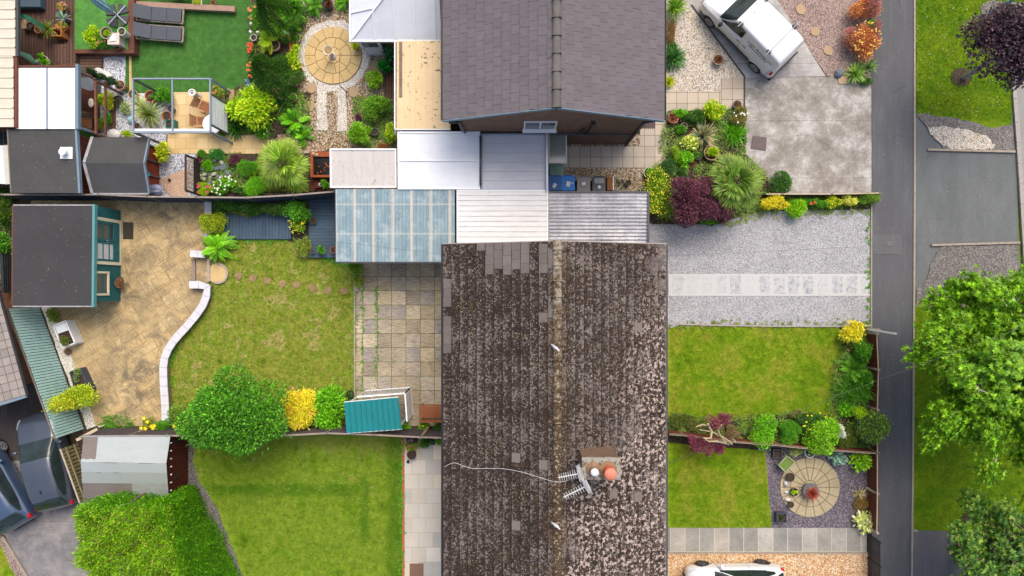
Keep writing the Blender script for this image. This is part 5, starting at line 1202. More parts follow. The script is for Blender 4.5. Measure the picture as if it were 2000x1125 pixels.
def wheel(t,x,y,r=.32,sg=1,rim=None,sp=9):
    w = MB(); prof = [(r * .62,-.11),(r * .9,-.11),(r,-.07),(r,.07),(r * .93,.105),(r * .66,.11),(r * .64,.07),(.001,.07)]
    n = 28; vs = []
    for q,a in prof:
        for k in range(n): th = 2 * math.pi * k / n; vs.append((x + q * math.cos(th),y + sg * a,r + q * math.sin(th)))
    fs = [(i * n + k,i * n + (k + 1) % n,(i + 1) * n + (k + 1) % n,(i + 1) * n + k) for i in range(len(prof) - 1) for k in range(n)]
    w.add(vs,[f[::-1] for f in fs] if sg > 0 else fs); wo = w.build('wheel',m_tyre,t,local=True,smooth=True)
    m = MB()
    for k in range(sp): th = 2 * math.pi * k / sp; m.beam((x + .05 * math.cos(th),y + sg * .088,r + .05 * math.sin(th)),(x + r * .66 * math.cos(th),y + sg * .1,r + r * .66 * math.sin(th)),.035,.05)
    m2 = [(x + r * .68 * math.cos(2 * math.pi * k / 24),y + sg * .1,r + r * .68 * math.sin(2 * math.pi * k / 24)) for k in range(25)]; m.tube(m2,.014,6,False)
    m.build('rim',rim or m_rimm,wo,local=True)
def car(name,label,cat,loc,ang,rows,paint,wb,wy,roofbars=False,kind='hatch',rim=None,group=None):
    S = Shell(rows); t = thing(name,label,cat,loc,ang,group)
    S.body().build('body',paint,t,local=True,smooth=True)
    for x in wb:
        for sg in (1,-1):
            wheel(t,x,sg * (wy - .1),.31 if kind != 'van' else .32,sg,rim)
            # wheel arch lip
            n = 18; m = MB(); pts = []
            for k in range(n + 1):
                th = math.pi * k / n - .0; pts.append((x + .37 * math.cos(th),sg * (wy - .015),.31 + .37 * math.sin(th)))
            vs = []
            for p in pts: vs += [p,(x + (p[0] - x) * .8,p[1] + sg * .004,.31 + (p[2] - .31) * .8)]
            m.add(vs,[(2 * i,2 * i + 1,2 * i + 3,2 * i + 2) for i in range(n)]); m.build('wheel_arch',m_trim,t,local=True)
    return t,S
def glassp(t,S,name,*a,mat=None,**k):
    if mat is None:
        u0,u1,v = a[0],a[1],list(a[2:]); du = .03 if u0 > u1 else -.03; v = v if len(v) == 4 else v * 2; sg = 1 if v[0] > 0 else -1
        q = [v[0] - sg * .014,v[1] + sg * .014,v[2] - sg * .014,v[3] + sg * .014]; q = [sg * min(abs(z),.9999) for z in q]; S.patch(u0 + du,u1 - du,*q,d=.003).build('window_trim',m_trim,t,local=True,smooth=True)
    return S.patch(*a,**k).build(name,mat or m_carglass,t,local=True,smooth=True)
def mirror(t,x,y,z,mat):
    for sg in (1,-1):
        m = MB(); m.lathe((0,0,0),[(.02,-.09),(.085,-.07),(.1,0),(.08,.08),(.001,.1)],12,sx=.8,sy=1.25)
        m.v = [(x + p[0],sg * (y + .06) + p[1],z + p[2]) for p in m.v]; m.beam((x,sg * (y - .08),z - .03),(x,sg * (y + .02),z - .02),.05,.04); m.build('wing_mirror',mat,t,local=True,smooth=True)
hatch = [(2.13,.50,.24,.48,.54,.36),(2.08,.70,.22,.56,.64,.50),(1.92,.82,.2,.66,.76,.58),(1.6,.88,.2,.76,.87,.64),(1.15,.895,.2,.84,.97,.66),(.95,.9,.2,.87,1.03,.68),(.55,.9,.2,.89,1.24,.66),(.1,.9,.2,.91,1.41,.62),(-.4,.9,.2,.92,1.46,.61),(-1.1,.895,.2,.95,1.43,.6),(-1.6,.88,.2,.96,1.34,.57),(-1.85,.86,.22,.94,1.14,.6),(-2.02,.81,.24,.88,.98,.58),(-2.1,.7,.28,.7,.8,.5),(-2.14,.56,.32,.6,.66,.4)]
def hatchback(label,loc,ang,paint,roof=None,group=None,name='parked_car',rim=None,glassroof=False):
    t,S = car(name,label,'car',loc,ang,hatch,paint,(1.32,-1.28),.9,rim=rim,group=group)
    glassp(t,S,'windscreen',.95,.24,.57,.9999,.75,.9999); glassp(t,S,'windscreen',.95,.24,-.57,-.9999,-.75,-.9999)
    glassp(t,S,'rear_window',-1.58,-1.93,.70,.9999,.62,.9999,mat=m_carglass); glassp(t,S,'rear_window',-1.58,-1.93,-.70,-.9999,-.62,-.9999)
    for sg in (1,-1):
        glassp(t,S,'side_window',.72,.1,sg * .51,sg * .56,sg * .51,sg * .70); glassp(t,S,'side_window',.08,-.5,sg * .51,sg * .70); glassp(t,S,'side_window',-.56,-1.2,sg * .51,sg * .70,sg * .515,sg * .67)
        glassp(t,S,'side_window',-1.24,-1.55,sg * .53,sg * .66,sg * .56,sg * .6)
        glassp(t,S,'headlight',2.0,1.62,sg * .44,sg * .66,sg * .43,sg * .50,mat=m_hl); glassp(t,S,'tail_light',-1.86,-2.07,sg * .38,sg * .50,sg * .34,sg * .60,mat=m_rlight)
        for u in (.78,-.54): S.patch(u,u - .012,sg * .1,sg * .47,d=.004,nu=1,nv=8).build('door_gap',m_seam,t,local=True)
        S.patch(-.28,-.46,sg * .36,sg * .375,d=.015,nu=2,nv=1).build('door_handle',paint,t,local=True)
    S.patch(.985,.97,-.56,-.9999,d=.004,nu=1).build('panel_gap',m_seam,t,local=True); S.patch(.985,.97,.56,.9999,d=.004,nu=1).build('panel_gap',m_seam,t,local=True)
    for u in (-.75,-1.35):
        for sg in (1,-1): S.patch(u,u - .012,sg * .8,sg * .9999,d=.004,nu=1).build('panel_gap',m_seam,t,local=True)
    m = MB(); m.box(2.04,-.5,.28,2.15,.5,.42); m.build('grille',m_trim,t,local=True); MB().box(-2.17,-.45,.34,-2.1,.45,.5).build('rear_bumper_trim',m_trim,t,local=True)
    mirror(t,.68,.93,.98,paint if not roof else m_trim)
    MB().lathe((-1.15,0,1.455),[(.045,0),(.035,.03),(.012,.06),(.001,.06)],10,sx=1.8).build('roof_aerial',m_trim,t,local=True)
    if roof:
        for sg in (1,-1): S.patch(.1,-1.4,sg * .74,sg * .9999,d=.005).build('roof_panel',roof,t,local=True,smooth=True)
    return t,S
def paintm(name,c,rough=.25,metal=0.0,cc=1.0):
    g = G(name,rough,metal,.5); g.b.inputs['Coat Weight'].default_value = cc; g.b.inputs['Coat Roughness'].default_value = .06; return g.done(c)
m_pw = paintm('white_car_paint',C(240,242,244)); m_pb = paintm('silver_blue_paint',C(70,79,92),.3,.1); m_pg = paintm('steel_blue_paint',C(66,86,116),.3,.1); m_pk = paintm('black_paint',C(52,54,58))
c = W(1427,1131.5,0); hatchback('white hatchback on the golden gravel drive',(c.x,c.y - .02,0),R(180 + 1.3),m_pw,name='parked_car',rim=m_rimd)
c = W(111,893,0); hatchback('silver blue hatchback between the slatted fence and the other blue car',(c.x,c.y,.0),R(104.5),m_pb,name='parked_car')
c = W(68,1006,.7); hd = R(121); fw = Vector((math.cos(hd),math.sin(hd),0)); rt = Vector((math.sin(hd),-math.cos(hd),0)); cc = c + fw * 2.05 - rt * .84
hatchback('steel blue hatchback cut off by the left edge, its red tail light showing',(cc.x,cc.y,0),hd,m_pg,name='parked_car')
# white van
van = [(2.22,.5,.3,.6,.66,.35),(2.17,.74,.26,.74,.80,.52),(2.0,.86,.24,.84,.92,.6),(1.65,.91,.22,.94,1.06,.66),(1.3,.92,.22,1.0,1.16,.70),(1.12,.925,.22,1.04,1.26,.72),(.75,.925,.22,1.08,1.56,.72),(.42,.925,.22,1.1,1.77,.71),(0,.925,.22,1.12,1.84,.72),(-1.0,.925,.22,1.12,1.85,.73),(-1.7,.92,.22,1.12,1.83,.73),(-2.02,.9,.24,1.1,1.76,.72),(-2.12,.88,.26,1.04,1.5,.76),(-2.2,.84,.3,.74,.95,.72),(-2.24,.8,.34,.6,.66,.6)]
rl = W(1472,133,.3); hd = R(134.5); fw = Vector((math.cos(hd),math.sin(hd),0)); rt = Vector((math.sin(hd),-math.cos(hd),0)); wbv = (1.4,-1.42)
cc = rl + rt * .93 - fw * wbv[1]; t,S = car('parked_van','white panel van with roof bars parked beside the cream gravel','van',(cc.x,cc.y,0.0),hd,van,m_pw,wbv,.93,kind='van')
for sg in (1,-1):
    glassp(t,S,'windscreen',1.14,.56,sg * .57,sg * .9999,sg * .77,sg * .9999,mat=None); glassp(t,S,'side_window',1.0,.5,sg * .50,sg * .53,sg * .50,sg * .66); glassp(t,S,'side_window',.44,-.1,sg * .50,sg * .68,sg * .53,sg * .66)
    S.patch(.95,-1.0,sg * .10,sg * .17,d=.012,nu=6,nv=3).build('side_moulding',m_trim,t,local=True)
    for u in (.95,-.22,-1.95): S.patch(u,u - .014,sg * .08,sg * .48,d=.004,nu=1).build('door_gap',m_seam,t,local=True)
    S.patch(-.3,-1.7,sg * .43,sg * .436,d=.01,nu=4,nv=1).build('slide_rail',m_trim,t,local=True)
    for u in (-.02,-.4): S.patch(u,u - .16,sg * .36,sg * .38,d=.02,nu=2,nv=1).build('door_handle',m_trim,t,local=True)
    glassp(t,S,'headlight',2.1,1.72,sg * .42,sg * .60,sg * .42,sg * .48,mat=m_hl); glassp(t,S,'tail_light',-2.03,-2.16,sg * .30,sg * .46,mat=m_rlight)
MB().box(-2.3,-.84,.28,-2.19,.84,.52).build('rear_bumper',m_trim,t,local=True); MB().box(2.12,-.55,.34,2.24,.55,.5).build('grille',m_trim,t,local=True)
MB().box(-2.215,-.3,.74,-2.2,.3,.86).build('number_plate',plain('yellow_plate',C(226,190,60),.5,0),t,local=True)
for u in (.3,-1.35):
    b = MB(); b.beam((u,-.98,1.955),(u,.98,1.955),.035,.03); bo = b.build('roof_bar',m_alu,t,local=True)
    for sg in (1,-1):
        f = MB(); f.box(u - .05,sg * .80 - .04,1.78,u + .05,sg * .80 + .04,1.935); f.box(u - .1,sg * .74 - .05,1.80,u + .1,sg * .74 + .05,1.85); f.build('bar_foot',m_trim,bo,local=True)
for i in range(7):
    y = -.5 + i * .166; S.patch(.1,-1.8,(1 - abs(y) / .9) * (1 if y >= 0 else -1),(1 - abs(y) / .9 + .012) * (1 if y >= 0 else -1),d=.006,nu=6,nv=1).build('roof_rib',m_pw,t,local=True)
mirror(t,.92,.98,1.12,m_trim); MB().tube([(.25,.05,1.85),(.02,.05,2.0)],.012,6).build('roof_aerial',m_trim,t,local=True)
def text_mesh(txt,size,mat,name,parent,M,shear=0.0,extrude=.001):
    cu = bpy.data.curves.new(name,'FONT'); cu.body = txt; cu.size = size; cu.extrude = extrude; cu.shear = shear; cu.align_x = 'CENTER'; o = bpy.data.objects.new(name,cu); COL.objects.link(o)
    dg = bpy.context.evaluated_depsgraph_get(); me = bpy.data.meshes.new_from_object(o.evaluated_get(dg)); bpy.data.objects.remove(o); bpy.data.curves.remove(cu)
    me.transform(M); me.materials.clear(); me.materials.append(mat); ob = bpy.data.objects.new(name,me); COL.objects.link(ob); ob.parent = parent; return ob
m_ink = plain('dark_blue_lettering',C(38,48,66),.5,0)
# left flank faces +y in van space; the upper panel leans inwards with the skin
pA,pB = S.at(-1.0,.52),S.at(-1.0,.68); upv = (pB - pA).normalized(); nx = Vector((-1,0,0)); nz = nx.cross(upv)
def flank(sg,v,u):
    p = S.at(u,sg * v); q = S.at(u,sg * (v + .03)); up = (q - p).normalized(); ax = Vector((-sg,0,0)); n = ax.cross(up).normalized()
    return Matrix(((ax.x,up.x,n.x,p.x + n.x * .012),(ax.y,up.y,n.y,p.y + n.y * .012),(ax.z,up.z,n.z,p.z + n.z * .012),(0,0,0,1)))
for sg in (1,-1):
    text_mesh('Leigh Painting Co',.2,m_ink,'lettering',t,flank(sg,.56,-1.1),.35)
    m = MB(); random.seed(5); x = -.5
    while x < .52: w_ = random.uniform(.03,.09); m.box(x,0,0,x + w_,.045,.001); x += w_ + .025
    me = m.mesh('small_print'); me.transform(flank(sg,.515,-1.05)); me.materials.append(m_ink); o = bpy.data.objects.new('small_print',me); COL.objects.link(o); o.parent = t
p = S.at(-2.15,.9999); text_mesh('Leigh Painting Co',.13,m_ink,'lettering',t,Matrix(((0,.25,-.97,-2.165),(-1,0,0,0),(0,.97,.25,1.16),(0,0,0,1))),.35)
# ================================================================== BINS, FURNITURE, SMALL THINGS
def bin_(px,py,col,label,group,lid='plain',rot=0):
    c = W(px,py,1.05); t = thing('wheelie_bin',label,'bin',(c.x,c.y,0),R(rot),group); m = MB(); p = plain('bin_%d_%d' % col[:2] if 0 else 'bin_' + str(px),col,.5,.1); w,d = .27,.29
    vs = [(-w * .8,-d * .75,.04),(w * .8,-d * .75,.04),(w * .8,d * .75,.04),(-w * .8,d * .75,.04),(-w,-d,.98),(w,-d,.98),(w,d,.98),(-w,d,.98)]
    m.add(vs,[(3,2,1,0),(4,5,6,7),(0,1,5,4),(1,2,6,5),(2,3,7,6),(3,0,4,7)]); m.build('body',p,t,local=True,bevel=.02)
    m = MB(); m.box(-w - .02,-d - .02,.985,w + .02,d + .03,1.03); l = m.build('lid',p,t,local=True,bevel=.02)
    MB().box(-.13,-.12,1.031,.13,.14,1.055).build('lid_panel',p,l,local=True,bevel=.02); MB().tube([(-.2,d + .06,.98),(.2,d + .06,.98)],.018).build('handle',p,t,local=True)
    for s in (-1,1): MB().tube([(s * .21,d * .75,.1),(s * .27,d * .75,.1)],.1,14).build('wheel',m_tyre,t,local=True)
    return t,l
g1 = 'blue wheelie bins under the brick gable'; g2 = 'grey wheelie bins under the brick gable'
def sticker(l,x,y,a,w,h,z=1.057,c=None):
    m = MB(); v = [Matrix.Rotation(R(a),3,'Z') @ Vector((sx * w,sy * h,0)) + Vector((x,y,z)) for sx,sy in ((-1,-1),(1,-1),(1,1),(-1,1))]; m.add(v,[(0,1,2,3)]); m.build('sticker',c or plain('paper_sticker',C(226,226,226),.7,.35,22),l,local=True)
t,l = bin_(1084,358,C(22,92,160),'darker blue wheelie bin nearest the white pipe',g1); sticker(l,-.02,-.1,-30,.07,.1)
t,l = bin_(1110,358,C(20,120,206),'bright blue wheelie bin beside the darker blue one',g1); sticker(l,.0,-.03,-10,.09,.11); sticker(l,.17,0,20,.03,.04)
t,l = bin_(1140,360,C(128,124,124),'mid grey wheelie bin between the blue and the black ones',g2); sticker(l,0,.03,5,.08,.06)
t,l = bin_(1170,360,C(74,78,86),'charcoal wheelie bin with a folded flap lid','charcoal bins'); sticker(l,.01,-.12,40,.06,.06); t.pop('group',None) if 'group' in t.keys() else None
MB().box(-.22,.02,1.06,.22,.27,1.1).build('folded_flap',plain('pale_grey_flap',C(120,124,130),.4,.1),l,local=True,bevel=.03)
x0,y0,x1,y1 = rpx(1073,320,1101,346,.6); t = thing('storage_box','green tinted storage box with a translucent lid under the canopy','box',((x0 + x1) / 2,(y0 + y1) / 2,0))
MB().box(x0 + .03,y0 + .03,0,x1 - .03,y1 - .03,.55).build('body',plain('green_tub',C(96,140,122),.4,.15),t,bevel=.03); MB().box(x0,y0,.552,x1,y1,.6).build('lid',plain('green_lid',C(124,164,146),.3,.2),t,bevel=.03)
x0,y0,x1,y1 = rpx(1186,345,1197,371,.8); t = thing('timber_trough','brown timber trough between the charcoal bin and the hose pots','planter',((x0 + x1) / 2,(y0 + y1) / 2,0))
MB().box(x0,y0,0,x1,y1,.75).build('body',timber('tan_timber',C(150,96,48)),t); m = MB(); m.box(x1 + .003,y0,.72,x1 + .04,y1,.78); m.build('rail',m_white,t)
def pot(px,py,r,h,mat,label,plant=None,soilc=None,name='flower_pot',cat='pot',z0=0.03,group=None,square=False,pz=None,sx=1):
    c = W(px,py,z0 + h); t = thing(name,label,cat,(c.x,c.y,z0),group=group); m = MB()
    if square:
        for (a,b,cc_,d_) in ((-r,-r,r,-r + .04),(-r,r - .04,r,r),(-r,-r + .04,-r + .04,r - .04),(r - .04,-r + .04,r,r - .04)): m.box(c.x + a,c.y + b,z0,c.x + cc_,c.y + d_,z0 + h)
    else: m.lathe((c.x,c.y,z0),[(r * .68,0),(r * .92,h * .82),(r * 1.02,h * .83),(r * 1.04,h),(r * .9,h),(r * .86,h * .8),(.001,h * .78)],22,sx=sx)
    m.build('pot',mat,t,smooth=False)
    m = MB().lathe((c.x,c.y,z0),[(r * .87,h * .84),(.001,h * .87)],16,sx=sx); m.build('soil',m_soilp,t)
    if plant:
        fs = FS(); plant(fs,(c.x,c.y,z0 + h * .85),r); fs.build('foliage',t)
    return t
m_soilp = plain('potting_soil',C(74,60,48),.95,.4,30)
m_terra = plain('terracotta',C(186,104,66),.75,.2,6); m_terra2 = plain('pale_terracotta',C(190,150,124),.8,.25,6); m_stone = plain('stone_pot',C(176,166,148),.85,.25,7); m_whp = plain('white_pot',C(226,224,216),.5,.12); m_grp = plain('grey_pot',C(110,112,116),.6,.2); m_bkp = plain('black_pot',C(50,50,52),.5,.2)
# palettes
LIME = pal((172,206,22),(190,216,40),(150,190,18),(140,178,20)); GREEN = pal((90,156,28),(76,140,26),(110,172,36),(64,120,24)); DARK = pal((58,104,34),(48,88,30),(70,118,38),(84,126,40)); DEEP = pal((44,78,34),(54,92,40),(38,66,30))
BRIGHT = pal((118,186,22),(136,200,30),(98,168,24),(84,150,24)); YEL = pal((240,216,40),(250,230,60),(222,200,36),(200,190,40)); GOLD = pal((244,224,40),(248,232,60),(226,206,40),(240,190,60)); PURP = pal((112,62,78),(90,50,66),(134,76,88),(74,44,58)); COPP = pal((86,66,78),(70,56,70),(104,76,84),(58,48,60))
RED = pal((214,60,50),(226,80,64)); ORG = pal((206,138,76),(190,112,76),(216,160,84),(176,104,84)); SAL = pal((168,112,104),(180,124,110),(150,98,94)); WH = pal((240,236,230),(226,224,214)); PINK = pal((214,100,120),(196,76,104)); OLIVE = pal((132,150,50),(110,130,44),(150,164,66)); BLUEG = pal((140,176,160),(120,156,140),(158,190,170)); STRAW = pal((196,178,124),(210,196,150),(170,150,96)); CREAMV = pal((222,226,150),(236,238,180),(190,206,110)); YG = pal((190,200,30),(160,184,30),(206,212,60))
def pl_clump(p,L=.05,w=.035,k=1.15,h=.25,lumps=6,dens=2.6): return lambda fs,c,r: fs.clump(c,(r * k,r * k,h),None,L,w,p,lumps,dens=dens)
def pl_ros(p,n=40,L=.3,w=.03,e0=15,e1=80,droop=.4): return lambda fs,c,r: fs.rosette(c,n,L,w,p,e0,e1,droop)
def flowers(fs,c,r,n,p,s=.035,h=.1):
    n2 = n; a = rng.uniform(0,6.28,n2); q = np.sqrt(rng.random(n2)); P = np.stack([c[0] + r * q * np.cos(a),c[1] + r * q * np.sin(a),c[2] + h + .02 * rng.random(n2)],1)
    for k in range(5):
        t = k * 2 * math.pi / 5 + rng.random(n2); D = np.stack([np.cos(t),np.sin(t),.25 + 0 * t],1); fs.leaves(P,D,np.tile([0,0,1.0],(n2,1)),s,s * .8,pick(p,n2,.08))
def fl(p,p2,n=7,s=.05,h=.2,base=GREEN):
    def f(fs,c,r): fs.clump(c,(r * 1.1,r * 1.1,h),None,.05,.035,base,6); flowers(fs,c,r,n,p2,s,h)
    return f
def conepot(p): return lambda fs,c,r: fs.clump(c,(r * .9,r * .9,r * 1.2),None,.04,.025,p,7)
# upper left deck pots
pot(121,12,.19,.3,m_terra2,'terracotta pot of red and green sedum, topmost on the deck edge',fl(None,ORG,14,.05,.12,OLIVE))
pot(122,34,.15,.45,m_grp,'grey pot with a small spiky plant on the deck edge',pl_ros(BLUEG,34,.38,.035)); pot(121,52,.22,.35,m_terra,'large terracotta pot of mixed alpines beside the spiky plant',fl(None,ORG,12,.05,.14,OLIVE))
c = W(125,70); t = thing('wooden_planter','tan wooden planter box with a grassy palm on the deck corner','planter',(c.x,c.y,.03)); m = MB()
for (a,b,e,f) in ((-.22,-.2,.22,-.16),(-.22,.16,.22,.2),(-.22,-.158,-.18,.158),(.18,-.158,.22,.158)): m.box(c.x + a,c.y + b,.03,c.x + e,c.y + f,.5)
m.build('box',timber('orange_timber',C(196,124,66)),t); fs = FS(); fs.rosette((c.x - .35,c.y + .1,.5),90,.5,.03,pal((120,140,50),(96,126,40),(150,160,70)),15,85,.7); fs.build('foliage',t)
pot(84,117,.2,.3,m_whp,'white pot with a bright green fern by the white pergola',lambda fs,c,r: fs.fronds(c,16,.42,BRIGHT,25,70,.6,14,.1,.03))
c = W(80,125); m = MB().lathe((c.x,c.y,.03),[(.1,0),(.12,.1),(.06,.2),(.07,.28),(.001,.34)],10,jit=.15); tag(m.build('garden_ornament',m_white),'small white ornament beside the white pot','ornament')
# raised turf platform
zp = .42; q = [(146,-120),(262,-120),(262,104),(146,104)]; P = [W(a,b,zp) for a,b in q]; t = MB().prism([(p.x,p.y) for p in P],0,zp).build('raised_deck',m_turf2); tag(t,'raised platform of light green artificial turf','deck',kind='structure')
for (x0_,y0_,x1_,y1_,lb) in ((146,96,262,104,'front'),(250,-120,262,95.5,'side')):
    a0_,b0_,a1_,b1_ = rpx(x0_,y0_,x1_,y1_,zp + .03); tag(MB().box(a0_,b0_,.0,a1_,b1_,zp + .03).build('deck_edging',timber('red_brown_edging',C(112,74,58),.2)),f'red brown {lb} edging of the raised turf platform',kind='structure')
a0_,b0_,a1_,b1_ = rpx(104,86,146,134,.28); tag(MB().box(a0_,b0_,0,a1_,b1_,.26).build('deck_step',m_deckb),'upper brown deck step',kind='structure'); a0_,b0_,a1_,b1_ = rpx(147,104.5,199,140,.12); tag(MB().box(a0_,b0_,0,a1_,b1_,.14).build('deck_step',m_deckbx),'lower brown deck step',kind='structure')
a0_,b0_,a1_,b1_ = rpx(126,84,147,132,.45); tag(MB().box(a0_,b0_,0,a1_,b1_,.4).build('deck_step',m_deckb),'top brown deck step beside the turf platform',kind='structure')
# green arched canopy frame on the deck
def curved(name,pts,w,mat,parent,th=.02):
    m = MB(); P = [Vector(p) for p in pts]
    for a,b in zip(P,P[1:]): m.beam(a,b,w,th)
    return m.build(name,mat,parent)
m_grn = plain('faded_green_canvas',C(64,156,118),.7,.35,4)
c = W(60,45,1.2); t = thing('arched_canopy','small green arched canopy over terracotta pots on the brown deck','canopy',(c.x,c.y,.03))
m = MB(); A = [(38,30,1.6),(47,27,1.65),(60,33,1.5),(74,42,1.15),(87,52,.8)]; B = [(38,38,1.6),(47,35,1.6),(60,42,1.45),(74,50,1.1),(86,58,.75)]
PA = [W(*p) for p in A]; PB = [W(*p) for p in B]; m.add([v for ab in zip(PA,PB) for v in ab],[(2 * i,2 * i + 1,2 * i + 3,2 * i + 2) for i in range(4)]); o = m.build('canopy',m_grn,t); o.modifiers.new('s','SOLIDIFY').thickness = .02
MB().tube([W(38,34,1.6),W(38.5,66,1.5),W(38,96,1.45)],.035).build('frame_pole',m_grn,t); MB().beam(W(87,57,.05),W(87,57,.75),.05,.05).build('leg',m_steel,t); MB().beam(W(40,33,.05),W(40,33,1.5),.05,.05).build('leg',m_steel,t)
P4 = [W(38,99,1.3),W(60,107,1.0),W(70,121,.8),W(64,127,.8),W(38,109,1.3)]; o = MB().add(P4,[(0,1,2,3,4)]).build('side_panel',plain('pale_green_panel',C(110,160,130),.6,.3),t); o.modifiers.new('s','SOLIDIFY').thickness = .03
MB().beam(W(38,108,1.32),W(66,128,.82),.06,.06).build('rail',timber('red_brown_timber',C(122,76,60)),t)
pot(74,57,.17,.25,m_terra,'terracotta pot half under the green arched canopy',None); pot(58,50,.14,.3,m_bkp,'black pot under the green arched canopy',None)
a0_,b0_,a1_,b1_ = rpx(42,38,51,56,.3); tag(MB().box(a0_,b0_,.03,a1_,b1_,.3).build('cardboard_box',timber('crate',C(170,146,112)),bevel=.01),'pale wooden crate under the green arched canopy','crate')
a0_,b0_,a1_,b1_ = rpx(-60,-60,60,3,1.0); t = thing('garden_sofa','dark blue grey cushioned seat at the top edge of the brown deck','sofa',(a0_ + 1,b0_,.03)); MB().box(a1_ - 1.4,b0_,.03,a1_,b0_ + .7,.42).build('seat',plain('blue_grey_cushion',C(70,88,104),.8),t,bevel=.04); MB().box(a1_ - 1.4,b0_ + .702,.03,a1_,b0_ + .85,.8).build('backrest',plain('blue_grey_cushion',C(70,88,104),.8),t,bevel=.03)
# parasol with folded canopy on a cross base
c = W(232,30,zp); t = thing('cantilever_parasol','folded pale blue parasol on a dark four piece base','parasol',(c.x,c.y,zp)); c = W(231,31,zp)
for k in range(4):
    a = R(45 + 8 + 90 * k); pts = [(c.x + .04 * math.cos(a),c.y + .04 * math.sin(a))] + [(c.x + .52 * math.cos(a + s),c.y + .52 * math.sin(a + s)) for s in (-.62,-.4,-.1,.1,.4,.62)]; a += 0
    MB().prism(pts,zp + .01,zp + .07).build('base_weight',plain('rattan_grey',C(82,80,82),.8,.3,14),t)
for k in range(2): a = R(8 + 90 * k + 40); d = Vector((math.cos(a),math.sin(a),0)) * .55; MB().beam(c + d + Vector((0,0,.09)),c - d + Vector((0,0,.09)),.05,.05).build('base_bar',m_steel,t)
top = Vector((c.x,c.y,2.75)); MB().tube([(c.x,c.y,zp + .08),(c.x,c.y,2.8)],.025).build('pole',m_alu,t)
m = MB(); n = 14; prof = [(.9,.07),(1.15,.17),(1.5,.2),(1.9,.17),(2.3,.12),(2.7,.03)]; vs = []
for z_,r_ in prof:
    for k in range(n): th = 2 * math.pi * k / n; rr = r_ * (1 if k % 2 else .62) * random.uniform(.9,1.1); vs.append((c.x + rr * math.cos(th),c.y + rr * math.sin(th),z_))
m.add(vs,[(i * n + k,i * n + (k + 1) % n,(i + 1) * n + (k + 1) % n,(i + 1) * n + k) for i in range(len(prof) - 1) for k in range(n)]); m.build('folded_canopy',plain('pale_blue_canvas',C(160,202,216),.8,.15,5),t)
# stone pedestal and its pots
x0,y0,x1,y1 = rpx(210,64,233,87,.95); t = thing('stone_pedestal','pale square pedestal on the raised turf','pedestal',((x0 + x1) / 2,(y0 + y1) / 2,zp)); MB().box(x0 + .04,y0 + .04,zp,x1 - .04,y1 - .04,.9).build('body',plain('pale_stone',C(206,198,184),.8,.12),t); MB().box(x0,y0,.902,x1,y1,.96).build('top',plain('pale_stone2',C(218,206,190),.8,.1),t); MB().box(x0 + .12,y0 + .14,.962,x1 - .14,y1 - .08,1.0).build('tray',m_white,t)
pot(207,64,.25,.3,m_stone,'wide stone bowl of lime green planting beside the pedestal',pl_clump(LIME,.05,.03,.8,.1),z0=.7); pot(237,61,.17,.55,m_whp,'tall white pot with a bare plant beside the pedestal',pl_clump(OLIVE,.05,.02,.6,.05,dens=.4),z0=zp)
def shrub(px,py,r,h,p,label,L=.08,w=.05,ry=None,lumps=9,name='shrub',cat='shrub',dens=2.8,z0=0.02,fl_=None,lr=.38,stem=True,group=None,hz=.55,jit=.18):
    r *= 1.12; ry = ry and ry * 1.12; p = np.clip(p * 1.06,0,1); lumps = max(lumps,9); rx = r / PPM; ryy = (ry or r) / PPM; c = W(px,py,h * hz); k = (HC - h * hz) / HC; rx *= k; ryy *= k; t = thing(name,label,cat,(c.x,c.y,z0),group=group); fs = FS()
    fs.clump((c.x,c.y,z0),(rx,ryy,h),None,L,w,p,lumps,lr=lr,dens=dens,jit=jit); lc = fs.lc
    if fl_:
        pf,nf,sf = fl_; P = []
        a = rng.uniform(0,6.28,nf); q = np.sqrt(rng.random(nf)); X = c.x + rx * .92 * q * np.cos(a); Y = c.y + ryy * .92 * q * np.sin(a)
        # flowers sit on the highest leaves near them
        V = np.concatenate(fs.V); Z = []
        for x_,y_ in zip(X,Y): d = (np.abs(V[:,0] - x_) < .12) & (np.abs(V[:,1] - y_) < .12); Z.append(V[d,2].max() + .015 if d.any() else z0 + h * .5)
        Z = np.array(Z); one = nf <= 14; f2 = FS()
        if one:
            for x_,y_,z_ in zip(X,Y,Z): q = FS(); th = np.arange(5) * 1.2566; q.leaves(np.tile([x_,y_,z_],(5,1)),np.stack([np.cos(th),np.sin(th),.3 + 0 * th],1),np.tile([0,0,1.0],(5,1)),sf,sf * .85,pick(pf,5,.08)); q.build('flower',t)
        for kk in range(5): th = kk * 1.2566 + rng.random(nf); f2.leaves(np.stack([X,Y,Z],1),np.stack([np.cos(th),np.sin(th),.3 + 0 * th],1),np.tile([0,0,1.0],(nf,1)),sf,sf * .85,pick(pf,nf,.08))
        if not one: f2.build('flowers',t)
    fs.build('foliage',t)
    if stem:
        m = MB();
        for q in lc[::2]: m.tube([(c.x + random.uniform(-.04,.04),c.y + random.uniform(-.04,.04),z0),((c.x + q[0]) / 2,(c.y + q[1]) / 2,z0 + (q[2] - z0) * .6),tuple(q)],[.02,.014,.005],5,False)
        m.build('stems',m_bark,t)
    return t
g = G('bark',.9); m_bark = g.done(g.vary(C(112,96,80),.3,12)); m_bark2 = plain('pale_bark',C(172,166,156),.85,.25,9)
